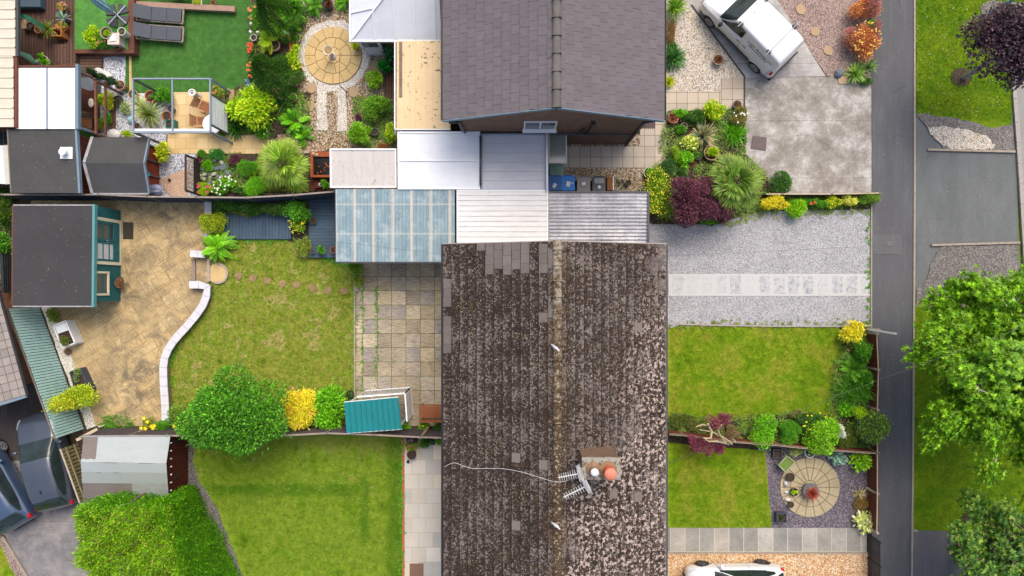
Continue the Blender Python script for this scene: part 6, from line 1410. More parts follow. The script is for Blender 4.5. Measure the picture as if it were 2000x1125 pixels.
def spiky(px,py,L,w,n,p,label,h0=.1,e0=5,e1=80,droop=.4,cat='plant',name='spiky_plant',tip=None,z0=.02,group=None,spread=.03):
    c = W(px,py,h0 + .1); t = thing(name,label,cat,(c.x,c.y,z0),group=group); fs = FS(); fs.rosette((c.x,c.y,h0),n,L,w,p,e0,e1,droop,tip,spread=spread); fs.build('foliage',t)
    if h0 > .12: MB().tube([(c.x,c.y,z0),(c.x,c.y,h0 + .03)],.05).build('stem',m_bark,t)
    return t
def fern(px,py,L,n,p,label,h0=.1,pl=.2,pw=.04,e0=10,e1=70,droop=.6,pin=16,name='fern',z0=.02,sweep=.55,group=None):
    pl *= .62; pw *= .62; pin = 26; n = int(n * 1.25)
    c = W(px,py,h0 + .2); t = thing(name,label,'fern',(c.x,c.y,z0),group=group); fs = FS(); fs.fronds((c.x,c.y,h0),n,L,p,e0,e1,droop,pin,pl,pw,sweep=sweep); fs.build('foliage',t); return t
shrub(192,78,14,.7,LIME,'lime leaved bush at the left foot of the pedestal',.1,.06,18,7,z0=zp); shrub(212,90,12,.4,GREEN,'small green and pink plant in front of the pedestal',.07,.04,8,5,z0=zp,fl_=(PINK,8,.04))
pot(228,92,.1,.2,m_terra,'small terracotta pot in front of the pedestal',None,z0=zp)
# sun loungers
def lounger():
    t = thing('sun_lounger','','sun lounger'); fm = timber('greyed_hardwood',C(160,146,130),.2); cu = plain('charcoal_mesh',C(84,88,96),.8,.12,5)
    for y in (-.31,.31): MB().box(-1.05,y - .03,.24,1.05,y + .03,.31).build('side_rail',fm,t,local=True)
    for x in (-1.05,1.0): MB().box(x,-.28,.24,x + .06,.28,.30).build('end_rail',fm,t,local=True)
    for x in (-.9,.88):
        for y in (-.31,.31): MB().box(x - .03,y - .035,0,x + .03,y + .035,.24).build('leg',fm,t,local=True)
    MB().box(-.33,-.3,.32,.33,.3,.36).build('cushion',cu,t,local=True,bevel=.015); MB().box(.34,-.3,.32,.98,.3,.36).build('cushion',cu,t,local=True,bevel=.015)
    m = MB(); m.add([(-.34,-.3,.33),(-.34,.3,.33),(-.98,.3,.62),(-.98,-.3,.62),(-.34,-.3,.37),(-.34,.3,.37),(-.98,.3,.66),(-.98,-.3,.66)],[(0,1,2,3),(7,6,5,4),(0,4,5,1),(1,5,6,2),(2,6,7,3),(3,7,4,0)]); m.build('backrest',cu,t,local=True,bevel=.012)
    MB().beam((-.7,0,.28),(-.85,0,.58),.3,.02).build('back_strut',fm,t,local=True)
    return t
lo = lounger(); c = W(310,27,.4); lo.location = (c.x,c.y,.03); lo.rotation_euler.z = R(-4); lo['label'] = 'charcoal cushioned sun lounger nearer the timber sleeper'; lo['group'] = 'two sun loungers on the artificial lawn'
l2 = copy_tree(lo); c = W(310,63,.4); l2.location = (c.x,c.y,.03); l2['label'] = 'charcoal cushioned sun lounger nearer the metal pergola'
m = MB(); a = W(268,9,.2); b = W(460,19,.2); m.beam(a,b,.24,.2); tag(m.build('timber_sleeper',timber('pale_sleeper',C(172,140,122),.2),bevel=.01),'pale timber sleeper behind the loungers','timber sleeper')
pot(385,4,.2,.25,m_whp,'white planter with yellow green foliage beyond the sleeper',pl_clump(YG,.05,.03,1.0,.1)); pot(416,5,.11,.2,m_terra,'small terracotta pot at the end of the sleeper',None)
shrub(345,-4,30,.5,DARK,'low dark planting at the top edge behind the loungers',.06,.04,9)
# grey metal pergola with louvre side
z = 2.2; C4 = [W(260,154,z),W(411,154,z),W(411,258,z),W(260,258,z)]; t = thing('metal_pergola','pale grey metal pergola frame over the sandstone patio','pergola',((C4[0].x + C4[1].x) / 2,(C4[0].y + C4[2].y) / 2,0)); V = Vector
for a,b in ((0,1),(1,2),(2,3),(3,0)): MB().beam(C4[a],C4[b],.05 if a != 2 else .08,.1).build('beam',m_alu,t)
a = W(337,154,z); b = W(337,258,z); MB().beam(a,b,.045,.08).build('beam',m_alu,t); MB().beam(W(262,254,z - .1),W(410,254,z - .1),.1,.04).build('rolled_blind',m_white,t)
for p in C4: MB().box(p.x - .04,p.y - .04,0.02,p.x + .04,p.y + .04,z - .052).build('post',m_bluegrey if p == C4[1] or p == C4[2] else m_dkgrey,t)
xa = C4[1].x; ya,yb = W(0,246,1.2).y,W(0,186,1.2).y; m = MB()
for i in range(11): zz = .55 + i * .145; MB().box(xa - .02,C4[2].y + .35,zz,xa + .015,C4[1].y - .65,zz + .1).build('louvre',m_white,t)
MB().box(xa - .03,C4[1].y - .645,.45,xa + .03,C4[1].y - .58,2.14).build('louvre_frame',m_dkgrey,t); MB().box(xa - .03,C4[2].y + .28,.45,xa + .03,C4[2].y + .345,2.14).build('louvre_frame',m_dkgrey,t)
# lantern, folding chairs, round table
c = W(373,180,.75); t = thing('ribbed_pedestal','ribbed round white pedestal lamp on the sandstone patio','lamp',(c.x,c.y,.03)); m = MB(); m.lathe((c.x,c.y,.03),[(.15,0),(.14,.05),(.1,.08),(.12,.16),(.1,.2),(.12,.28),(.1,.32),(.12,.4),(.1,.46),(.11,.55)],20); m.build('column',plain('grey_column',C(168,166,162),.7,.1),t)
MB().lathe((c.x,c.y,.582),[(.12,0),(.17,.04),(.17,.1),(.12,.11),(.09,.06),(.001,.06)],20).build('bowl',m_whp,t); MB().lathe((c.x,c.y,.645),[(.04,0),(.03,.05),(.001,.05)],10).build('finial',m_dkgrey,t)
def chair(label,px,py,ang):
    c = W(px,py,.4); t = thing('folding_chair',label,'chair',(c.x,c.y,.03),R(ang),'slatted wooden chairs under the metal pergola'); wd = timber('teak',C(172,116,78),.2); fm = timber('pale_teak',C(212,172,120),.15)
    m = MB();
    for i in range(6): m.box(-.22 + i * .075,-.2,.42,-.155 + i * .075,.2,.44)
    m.build('seat',wd,t,local=True)
    m = MB()
    for i in range(6): a = .48 + i * .07; m.beam((-.27 - i * .02,-.2,a),(-.27 - i * .02,.2,a),.02,.055)
    m.build('backrest',wd,t,local=True)
    for y in (-.23,.23):
        MB().beam((.24,y,0),(-.3,y,.5),.035,.05).build('leg',fm,t,local=True); MB().beam((-.26,y + .0,0),(.22,y,.42),.03,.045).build('leg',fm,t,local=True); MB().beam((-.29,y,.66),(.2,y,.66),.05,.03).build('armrest',fm,t,local=True); MB().beam((-.3,y,.5),(-.38,y,.92),.03,.04).build('back_upright',fm,t,local=True)
chair('slatted wooden chair turned towards the white louvre panel',401,209,-155 + 180 - 50); chair('slatted wooden chair facing the round table',397,239,0)
c = W(415,242,.7); t = thing('round_table','round white table half under the pergola beam','table',(c.x,c.y,.03)); MB().lathe((c.x,c.y,.7),[(.42,0),(.42,.03),(.001,.03)],30).build('tabletop',m_white,t); MB().tube([(c.x,c.y,.06),(c.x,c.y,.7)],.03).build('leg',m_steel,t); MB().lathe((c.x,c.y,.03),[(.22,0),(.2,.03),(.001,.04)],20).build('base',m_steel,t)
# pots round the slate bed
pot(234,166,.21,.35,m_terra2,'pale terracotta pot with a bare twiggy plant on the slate chips',lambda fs,c,r: fs.clump(c,(r * .7,r * .7,.12),60,.07,.015,STRAW,4)); pot(230,196,.21,.3,m_bkp,'black pot on the slate chips below the leaning topiary',pl_clump(DEEP,.05,.03,.5,.04,dens=.7)); pot(294,188,.26,.32,m_terra,'bright terracotta pot with a small bronze plant under the pergola',pl_clump(OLIVE,.05,.03,.5,.08,dens=.8)); pot(259,184,.2,.3,m_terra2,'terracotta pot at the corner post of the metal pergola',pl_clump(GREEN,.05,.03,.6,.06,dens=.8))
shrub(320,187,20,.6,GREEN,'bright green bush beside the bronze planted terracotta pot',.12,.03,17); pot(325,226,.2,.3,m_terra,'terracotta pot of pebbles near the green tub',None); pot(333,212,.15,.3,m_grp,'grey pot above the pebble filled pot',None); pot(332,242,.19,.35,plain('green_tub2',C(20,112,92),.4,.1),'dark green square tub under the pergola',None,square=True)
pot(267,246,.15,.2,m_stone,'pale rimmed pot at the lower corner post of the pergola',None)
# leaning topiary
b = W(230,168,.4); tp = W(183,142,2.2); t = thing('topiary','dark green slim conifer rising beside the brown trellis','conifer',(b.x,b.y,.03)); fs = FS()
for i in range(7): f = i / 6; p = W(228,166,.4 + 1.5 * f); fs.clump((p.x,p.y - .0,.4 + 1.45 * f),(.22 * (1 - .6 * f),.22 * (1 - .6 * f),.4),900,.05,.02,DEEP,5)
bx = W(224,164,.4); fs2 = FS()
for i in range(8): f = i / 7; fs2.clump((bx.x,bx.y,.3 + 1.7 * f),(.25 * (1 - .55 * f),.25 * (1 - .55 * f),.42),800,.05,.02,DEEP,5)
fs2.build('foliage',t); MB().tube([(bx.x,bx.y,.03),(bx.x,bx.y,.5)],.03).build('stem',m_bark,t); t.location = (t.location.x,t.location.y,.03)
spiky(290,222,.75,.035,170,pal((120,150,70),(96,130,50),(160,176,100)),'green yucca spray inside the pergola',.35,5,85,.35,tip=C(190,190,120)[:3]); spiky(272,203,.55,.04,90,pal((196,206,160),(150,170,120),(214,216,180)),'pale variegated spiky plant above the yucca',.15,5,80,.5)
shrub(213,198,11,.6,YG,'yellow green shrub behind the brown trellis beam',.06,.04,17); shrub(200,194,8,.5,LIME,'lime clump left of the trellis beam',.05,.04,12); shrub(210,232,7,.5,GREEN,'narrow green planting below the yellow green shrub',.06,.03,18); shrub(200,245,6,.4,OLIVE,'olive planting between the trellis rails',.05,.03,14)
shrub(247,210,10,.3,pal((180,196,140),(140,160,100)),'pale trailing plant on the slate chips left of the pergola post',.07,.02,12); shrub(250,262,10,.3,LIME,'lime tuft behind the apex felt shed',.05,.03,6)
c = W(252,232,.3); tag(MB().lathe((c.x,c.y,.03),[(.12,0),(.17,.1),(.14,.2),(.05,.27),(.001,.28)],14,jit=.1).build('glazed_ball',plain('blue_glaze',C(160,200,206),.3,.2)),'pale blue glazed ball on the slate chips','ornament')
a0_,b0_,a1_,b1_ = rpx(216,190,224,260,.1); tag(MB().box(a0_,b0_,0,a1_,b1_,.1).build('deck_edging',timber('red_brown_edging',C(112,74,58),.2)),'red brown timber edging beside the slate chips',kind='structure')
# brown trellis arbour with lattice
mrb = timber('red_brown_timber',C(122,76,60)); z = 1.9; t = thing('trellis_arbour','red brown lattice arbour between the white pergola and the slate bed','arbour',tuple(W(180,205,0)))
P0,P1 = W(187,158,z),W(188,262,z); MB().beam(P0,P1,.08,.1).build('beam',mrb,t); MB().beam(W(206,160,1.2),W(206,264,1.2),.07,.08).build('beam',mrb,t)
for p in (P0,P1): MB().box(p.x - .04,p.y - .04,.02,p.x + .04,p.y + .04,z - .052).build('post',mrb,t)
MB().beam(W(155,136,2.0),W(188,155,1.9),.06,.06).build('brace',mrb,t); MB().beam(W(155,246,1.5),W(186,258,1.4),.06,.07).build('brace',mrb,t)
A,B_,Cc_,D_ = W(155,170,1.0),W(187,183,1.0),W(187,224,.7),W(155,214,.7); m = MB(); n = 12
for i in range(n + 1): m.beam(A + (B_ - A) * i / n,D_ + (Cc_ - D_) * i / n,.025,.012)
for i in range(n + 1): m.beam(A + (D_ - A) * i / n + V((0,0,.013)),B_ + (Cc_ - B_) * i / n + V((0,0,.013)),.025,.012)
m.build('lattice',mrb,t); MB().add([A - V((0,0,.03)),B_ - V((0,0,.03)),Cc_ - V((0,0,.03)),D_ - V((0,0,.03))],[(3,2,1,0)]).build('lattice_backing',timber('dark_lattice',C(96,52,40)),t)
c = W(177,201,1.0); tag(MB().lathe((c.x,c.y,.95),[(.1,0),(.13,.03),(.1,.06),(.001,.07)],18,sy=1.6).build('cushion',plain('cream_cushion',C(226,220,196),.9,.15,14),smooth=True),'oval cream cushion lying on the brown lattice','cushion')
x0,y0,x1,y1 = rpx(157,152,182,176,.6); t = thing('storage_chest','grey slatted storage chest behind the white pergola beam','chest',((x0 + x1) / 2,(y0 + y1) / 2,0)); MB().box(x0,y0,0.02,x1,y1,.55).build('body',timber('grey_chest',C(104,110,118)),t); MB().box(x0 - .02,y0 - .02,.552,x1 + .02,y1 + .02,.6).build('lid',timber('grey_chest',C(104,110,118)),t)
x0,y0,x1,y1 = rpx(157,229,178,250,.5); t = thing('low_table','brown slatted low table under the arbour','table',((x0 + x1) / 2,(y0 + y1) / 2,0)); m = MB()
for i in range(6): yy = y0 + i * (y1 - y0) / 6; m.box(x0,yy,.42,x1,yy + (y1 - y0) / 6 - .015,.45)
m.build('tabletop',timber('teak',C(172,116,78),.2),t)
for x_,y_ in ((x0,y0),(x1 - .06,y0),(x0,y1 - .06),(x1 - .06,y1 - .06)): MB().box(x_,y_,.02,x_ + .06,y_ + .06,.418).build('leg',m_dkgrey,t)
sheet('dark_turf',rectpx(150,250,183,272),m_turf,5,'scrap of artificial turf by the arbour')
for (x_,y_,r_,lb) in ((190,137,.16,'white boulder nearest the deck step'),(199,141,.14,'white boulder in the middle of the trio'),(208,147,.17,'white boulder nearest the slim conifer'),(221,262,.25,'large pale boulder behind the apex felt shed')):
    c = W(x_,y_,.2); m = MB().lathe((c.x,c.y,.02),[(r_ * .8,0),(r_,r_ * .5),(r_ * .75,r_ * .9),(.001,r_)],12,sx=1.3,jit=.14); tag(m.build('boulder',plain('white_stone',C(226,224,220),.8,.12,8),smooth=True),lb,'boulder')
# blue box lid, net, folded cover by the sheds
x0,y0,x1,y1 = rpx(157,288,167,319,1.2); t = thing('blue_sign','bright blue board with white lettering between the two felt roofed sheds','board',((x0 + x1) / 2,(y0 + y1) / 2,0)); MB().box(x0,y0,1.1,x1,y1,1.16).build('board',plain('bright_blue',C(0,116,190),.4,.08),t); MB().box(x0 + .05,y0 + .05,.02,x0 + .12,y0 + .12,1.09).build('leg',m_black,t)
text_mesh('LAB',.2,m_white,'lettering',t,Matrix(((0,-1,0,(x0 + x1) / 2 + .07 - t.location.x),(1,0,0,(y0 + y1) / 2 - .02 - t.location.y),(0,0,1,1.163),(0,0,0,1))))
t = thing('pond_net','turquoise pond net on a thin pole leaning by the red doored shed','net',tuple(W(286,352,0))); MB().tube([W(286,366,1.2),W(285,344,1.75)],.012,6).build('handle',m_alu,t); p = W(285.5,340,1.8); MB().lathe((p.x,p.y,1.78),[(.02,-.12),(.09,-.06),(.14,0),(.13,0),(.08,-.05),(.001,-.1)],16,sy=.85).build('net',plain('turquoise_mesh',C(40,190,216),.6,.1),t)
p = W(294,370,1.0); t = thing('folded_parasol','grey folded parasol lying beside the red doored shed','parasol',(p.x,p.y,.02)); m = MB(); n = 14; vs = []; prof = [(-.48,.02),(-.35,.12),(0,.2),(.3,.24),(.45,.16),(.5,.03)]
for x_,r_ in prof:
    for k in range(n): th = 2 * math.pi * k / n; rr = r_ * (1 if k % 2 else .72); vs.append((p.x + x_,p.y + rr * math.cos(th),1.0 + rr * .6 * math.sin(th)))
m.add(vs,[(i * n + k,i * n + (k + 1) % n,(i + 1) * n + (k + 1) % n,(i + 1) * n + k) for i in range(len(prof) - 1) for k in range(n)]); m.build('canopy',plain('lilac_grey_canvas',C(150,156,182),.8,.3,6),t); MB().tube([(p.x,p.y,.02),(p.x,p.y,.9)],.03).build('pole',m_steel,t)
# dark trellis screen
A,B_,h = W(367,382),W(392,378),1.4; A,B_ = W(392,315),W(392,381); t = thing('dark_trellis','dark lattice screen beside the brick fan paving','trellis',tuple((A + B_) / 2)); mdt = timber('dark_trellis',C(70,60,56))
for q in (A,B_): MB().box(q.x - .035,q.y - .035,.02,q.x + .035,q.y + .035,h).build('post',mdt,t)
m = MB()
for i in range(9): yy = A.y + (B_.y - A.y) * i / 8; m.beam((A.x,yy,.1),(A.x,yy,h - .03),.02,.02)
for i in range(10): zz = .1 + i * (h - .15) / 9; m.beam((A.x + .02,A.y,zz),(A.x + .02,B_.y,zz),.02,.02)
m.build('lattice',timber('tan_lattice',C(168,132,92)),t); MB().beam((A.x,A.y,h),(A.x,B_.y,h),.06,.05).build('top_rail',mdt,t); MB().box(A.x + .03,B_.y + .02,.05,A.x + .05,A.y - .02,.75).build('lower_panel',mdt,t)
c = W(333,352); tag(MB().lathe((c.x,c.y,.035),[(.05,0),(.06,.1),(.03,.16),(.001,.18)],10).build('garden_light',m_black),'small black light on the brick fan paving','garden light')
pot(390,309,.17,.22,m_terra2,'terracotta bowl above the dark trellis',pl_clump(PURP,.04,.02,.7,.03,dens=.8)); shrub(320,298,14,.7,YG,'yellow green broad leaved shrub by the apex felt shed',.14,.07,17)
# raised goldfish pond
t = thing('raised_pond','raised timber goldfish pond beside the beige lean-to','pond',tuple(W(640,330,0))); mpt = timber('orange_brown_timber',C(160,84,50),.2); hp = .5
x0,y0,x1,y1 = rpx(606,296,690,346,hp)
for (a,b,e,f) in ((x0,y1 - .22,x1,y1),(x0,y0,x1,y0 + .1),(x0,y0 + .102,x0 + .12,y1 - .222),(x1 - .12,y0 + .102,x1,y1 - .222)): MB().box(a,b,0.02,e,f,hp).build('timber_edge',mpt,t)
MB().box(x0 + .12,y0 + .1,.02,x1 - .12,y1 - .22,.36).build('water',plain('pond_water',C(36,34,34),.15,.3,2,spec=.2),t)
for i in range(9):
    fx_,fy_ = x0 + random.uniform(.2,.75),y0 + random.uniform(.2,.75); a = random.uniform(0,6.28); d = V((math.cos(a),math.sin(a),0)); m = MB(); m.tube([V((fx_,fy_,.37)) - d * .07,V((fx_,fy_,.372)) - d * .03,V((fx_,fy_,.374)),V((fx_,fy_,.372)) + d * .05],[.003,.012,.018,.004],7); lb = tag(m.build('goldfish',plain('goldfish_orange',C(224,96,50),.4,.2),smooth=True),'orange goldfish in the raised timber pond','fish','goldfish in the raised pond')
sheet('brown_step',rectpx(598,350,645,372),wood('red_brown_boards2',C(112,66,50),C(128,78,58),0,.13),6,'red brown timber step in front of the pond'); x0,y0,x1,y1 = rpx(613,355,636,367,.3); t = thing('trough_planter','small trough of stones and leaves in front of the pond','planter',((x0 + x1) / 2,(y0 + y1) / 2,.06)); MB().box(x0,y0,.06,x1,y1,.26).build('box',m_rb,t); fs = FS(); fs.clump((x1,(y0 + y1) / 2,.2),(.2,.2,.3),260,.09,.04,GREEN,5); fs.build('foliage',t)
c = W(626,361,.3); tag(MB().lathe((c.x,c.y,.26),[(.08,0),(.1,.06),(.05,.1),(.001,.11)],10,jit=.12).build('boulder',plain('blue_stone',C(180,190,205),.8)),'bluish pebble in the small trough','boulder')
for i,(x_,y_) in enumerate(((612,301),(619,303))): c = W(x_,y_,.5); tag(MB().lathe((c.x,c.y,.5),[(.07,0),(.08,.05),(.001,.1)],9,jit=.15).build('boulder',plain('tan_stone',C(190,160,130),.8)),('grey' if not i else 'tan') + ' stone on the pond edge','boulder')
# bird bath
c = W(641,98,.8); b = W(648,107,0); t = thing('bird_bath','stone bird bath in the middle of the round patio','bird bath',(c.x,c.y,.06)); MB().lathe((c.x,c.y,.06),[(.17,0),(.16,.06),(.09,.12),(.07,.3),(.09,.55),(.12,.64)],20).build('pedestal',plain('pale_stone',C(206,198,184),.8,.12),t); bo = MB().lathe((c.x,c.y,.7),[(.1,0),(.19,.06),(.215,.12),(.19,.12),(.15,.07),(.001,.05)],26).build('bowl',plain('pale_stone2',C(218,206,190),.8,.1),t); MB().lathe((c.x,c.y,.79),[(.165,0),(.001,.001)],24).build('water',plain('amber_water',C(160,130,60),.1,.35,8,spec=.8),t)
# clothes line post
t = thing('washing_line_post','thin washing line post beside the pebble strips','post',tuple(W(677,180,0))); p = W(663,167,1.25); MB().tube([W(677,180,.02),p],.022).build('pole',m_dkgrey,t); MB().tube([W(600,165,1.3),p,W(720,166,1.3)],.006,5).build('line',m_steel,t); MB().tube([W(663,103,1.3),p],.01,5).build('line',m_dkgrey,t)
# railway sleeper edges + planters with the flowers
mo = timber('orange_timber',C(196,124,66)); x0,y0,x1,y1 = rpx(512,68,569,116,.45); t = thing('raised_planter','open topped timber planter with a tree fern pot','planter',((x0 + x1) / 2,(y0 + y1) / 2,.02))
MB().box(x0,y0,.02,x0 + .1,y1 - .3,.45).build('board',mo,t); MB().box(x1 - .1,y0,.02,x1,y1,.45).build('board',timber('orange_brown_timber',C(160,84,50),.2),t); MB().box(x0 + .4,y1 - .09,.02,x1 - .102,y1,.4).build('board',timber('orange_brown_timber',C(160,84,50),.2),t); MB().box(x0 + .11,y0,.02,x1 - .11,y1 - .1,.3).build('soil',m_soilp,t)
pot(535,88,.25,.35,m_terra2,'wide terracotta pot of a lime tree fern in the raised planter',lambda fs,c,r: fs.fronds((c[0] - .15,c[1] + .15,c[2] + .1),11,.72,LIME,15,60,.5,22,.2,.03),z0=.3)
for (x_,y_,r_,mt,lb,pf) in ((575,45,.2,m_terra2,'tan pot of brown sedge, uppermost of the row beside the round patio',pl_clump(pal((150,116,60),(120,90,50)),.05,.02,.7,.05)),(577,74,.21,m_terra2,'pot of bright green leaves beside the raised planter',pl_clump(GREEN,.06,.035,.9,.12)),
    (580,131,.2,m_terra,'terracotta pot of yellow pansies and a pink bloom',fl(None,YEL,12,.06,.15,BRIGHT)),(573,160,.21,m_terra2,'tan pot of bare brown soil beside the orange stepping stone',None),(571,190,.2,m_terra2,'pot of fine green grass below the bare soil pot',conepot(GREEN)),(697,91,.17,m_stone,'pot with a yellow green shrub at the conservatory corner',pl_clump(YG,.09,.04,1.3,.25)),(639,8,.24,m_bkp,'large black pot with brown flowers at the top of the tan gravel',pl_clump(pal((120,60,40),(90,50,40)),.08,.04,.8,.2)),
    (495,73,.14,m_whp,'white rimmed empty pot at the edge of the artificial lawn',None),(732,257,.16,m_grp,'grey pot beside the round green bush',None),(759,246,.13,m_grp,'small pot with a white light by the amber roof',None),(575,240,.2,m_bkp,'black pot behind the big palm',None),(532,262,.16,m_bkp,'dark pot by the sandstone path',pl_clump(DARK,.04,.02,.5,.03))):
    pot(x_,y_,r_,.32,mt,lb,pf)
shrub(575,112,13,.6,LIME,'lime shrub between the planter and the pansy pot',.08,.05,22,7); t = thing('slate_plaque','pale upright plaque at the corner of the raised planter','plaque',tuple(W(559,62,0))); MB().beam(W(554,60,.5),W(565,69,.42),.1,.03).build('board',m_whp,t); MB().tube([W(560,65,.02),W(560,65,.42)],.02).build('stake',m_dkgrey,t)
# ================================================================== PLANTS
def conifer(px,py,h,r,p,label,n=9000,fr=True,z0=.02,p2=None):
    c = W(px,py,0); t = thing('conifer',label,'conifer',(c.x,c.y,z0)); fs = FS()
    z = rng.random(n) ** 1.3; a = rng.uniform(0,6.28,n); rr = r * (1 - z) ** .8 * (.75 + .3 * rng.random(n)) * (1 + .18 * np.sin(a * 5 + z * 9))
    P = np.stack([c.x + rr * np.cos(a),c.y + rr * np.sin(a),z0 + .1 + z * h * .97],1); D = np.stack([np.cos(a),np.sin(a),.55 + z * 1.2],1) + rng.normal(0,.3,(n,3)); N = np.stack([-np.cos(a) * .3,-np.sin(a) * .3,1 + 0 * a],1) + rng.normal(0,.4,(n,3))
    fs.leaves(P,D,N,.13 * rng.uniform(.6,1.3,n),.03,pick(p,n,.22))
    if fr: fs.fronds((c.x,c.y,z0 + .15),40,r * 1.25,p2 if p2 is not None else p,5,50,.35,12,.16,.035)
    fs.build('foliage',t); MB().tube([(c.x,c.y,z0),(c.x,c.y,h * .85)],[.09,.02],7).build('trunk',m_bark,t); return t
conifer(548,160,3.0,.95,DARK,'dark cone shaped conifer beside the orange stepping stones',p2=pal((70,120,34),(90,140,40)))
conifer(556,52,3.0,.9,DARK,'dark cone shaped conifer at the top of the flower border',p2=BRIGHT)
fern(566,30,.8,26,BRIGHT,'bright green fern at the top of the tan gravel',.2,.2,.05); fern(612,6,.7,22,GREEN,'green fern at the top edge behind the black pot',.15,.18,.05); fern(672,-2,.6,20,BRIGHT,'bright fern at the top edge beside the conservatory',.15,.16,.05)
shrub(585,4,22,.8,GREEN,'green shrub at the top edge between two ferns',.08,.045,14)
c = W(492,90)
shrub(500,30,9,.5,GREEN,'leafy plants with coral blooms along the artificial lawn edge',.06,.035,30,8,fl_=(pal((226,110,90),(230,130,110)),6,.07)); shrub(492,96,5,.35,GREEN,'strip of red geraniums at the lawn edge',.05,.03,12,6,fl_=(RED,16,.06))
shrub(492,136,6,.4,DARK,'low plants with a few red and orange blooms beside the dark conifer',.06,.03,20,7,fl_=(pal((220,60,50),(236,140,60)),7,.07))
for i,(x_,y_) in enumerate(((492,32),(490,46),(489,62),(503,63))):
    c = W(x_,y_,.4); tag(MB().tube([(c.x,c.y,.02),(c.x,c.y,.34)],.01,6).lathe((c.x,c.y,.32),[(.03,0),(.07,.05),(.06,.11),(.001,.14)],12).build('solar_light',m_white,smooth=True),('topmost','second','third','right hand') [i] + ' white ball light on the border of the artificial lawn','garden light','white ball lights along the lawn edge')
fern(520,72,.45,14,LIME,'lime fern spilling over the lawn edge beside the raised planter',.4,.12,.035); spiky(545,55,.4,.03,80,GREEN,'grassy green tuft above the raised planter',.15,10,80,.6)
shrub(528,128,12,.4,OLIVE,'olive ground plants below the raised planter',.06,.03,9); shrub(558,126,10,.45,GREEN,'green ground plants left of the pansy pot',.06,.03,12)
shrub(494,212,44,1.5,LIME,'large lime yellow hydrangea in the bed beside the metal pergola',.17,.075,42,16,dens=3.4);
for i,(x_,y_,cc_) in enumerate(((492,172,(70,150,170)),(503,166,(100,190,170)),(487,163,(60,100,150)))):
    c = W(x_,y_,.5); t = thing('garden_windmill',('teal','green','blue')[i] + ' garden windmill above the lime hydrangea','garden windmill',(c.x,c.y,.02)); MB().tube([(c.x,c.y,.02),(c.x,c.y,.75)],.008,5).build('stem',m_dkgrey,t); m = MB()
    for k in range(6): a = k * 1.047; u = V((math.cos(a),math.sin(a),0)); v = V((-u.y,u.x,.25)); o_ = V((c.x,c.y,.76)); m.add([o_,o_ + u * .13,o_ + u * .12 + v * .06],[(0,1,2)])
    m.build('sails',plain('sail' + str(i),C(*cc_),.3),t)
spiky(545,206,.42,.045,90,pal((130,180,70),(110,160,60),(160,196,100)),'pale green spiky rosette beside the lime hydrangea',.1,5,85,.25); shrub(546,187,12,.5,DARK,'dark plant with dusky pink blooms behind the spiky rosette',.07,.04,fl_=(pal((170,80,90),(150,70,84)),18,.05)); shrub(560,205,13,.5,DARK,'dark green shrub beside the lower tan pot',.08,.04,18)
shrub(510,252,26,.7,GREEN,'deep green shrub with tiny white flowers below the lime hydrangea',.07,.04,18,9,fl_=(WH,16,.03)); spiky(462,250,.7,.04,150,pal((60,110,36),(80,130,44),(48,90,30)),'dark strappy plant beside the foot of the metal pergola',.1,5,80,.7); shrub(436,258,10,.3,GREEN,'small green plant with crimson flowers at the pergola foot',.05,.03,10,6,fl_=(pal((190,30,60),(200,50,80)),10,.06))
fern(572,238,.85,34,BRIGHT,'large bright fern below the deep green shrub',.2,.22,.05,pin=18); fern(590,262,.6,24,BRIGHT,'bright fern behind the big palm',.15,.16,.045); spiky(440,178,.3,.03,60,OLIVE,'trailing orange and green plant beyond the white louvre panel',.1,5,80,.6); shrub(427,180,11,.4,OLIVE,'mixed trailing plants behind the white louvre panel',.06,.03,12,fl_=(ORG,6,.05)); shrub(462,232,22,.5,DARK,'dark plants under the white louvre panel',.08,.03,20); x0,y0,x1,y1 = rpx(447,175,457,215,.3); tag(MB().box(x0,y0,0,x1,y1,.3).build('timber_post',timber('tan_timber2',C(180,150,110))),'short tan timber upright at the corner of the pergola beds','post')
# rockery
def rocks(name,n,box,r0,r1,mat,lb,cat='rock',grp=None):
    for i in range(n):
        x_,y_ = random.uniform(box[0],box[2]),random.uniform(box[1],box[3]); r_ = random.uniform(r0,r1); c = W(x_,y_,.1); m = MB(); k = 7; a0 = random.uniform(0,6); sx = random.uniform(1,2.1); h_ = random.uniform(.08,.22)
        pts = [(c.x + r_ * (sx * math.cos(a0) * math.cos(t) - math.sin(a0) * math.sin(t)) * random.uniform(.8,1.2),c.y + r_ * (sx * math.sin(a0) * math.cos(t) + math.cos(a0) * math.sin(t)) * random.uniform(.8,1.2)) for t in [2 * math.pi * j / k for j in range(k)]]
        m.prism(pts,.03,h_); o = m.build(name,mat,bevel=.01); tag(o,lb,cat,grp)
rocks('slate_rock',22,(398,312,452,358),.05,.12,plain('rock_slate',C(112,122,134),.8,.3,6),'blue grey slate rock heaped in the rockery',grp='slate rocks in the rockery'); rocks('pale_rock',14,(386,306,450,364),.04,.09,plain('rock_pale',C(206,196,178),.85,.25,8),'pale limestone rock among the slates of the rockery',grp='pale rocks in the rockery')
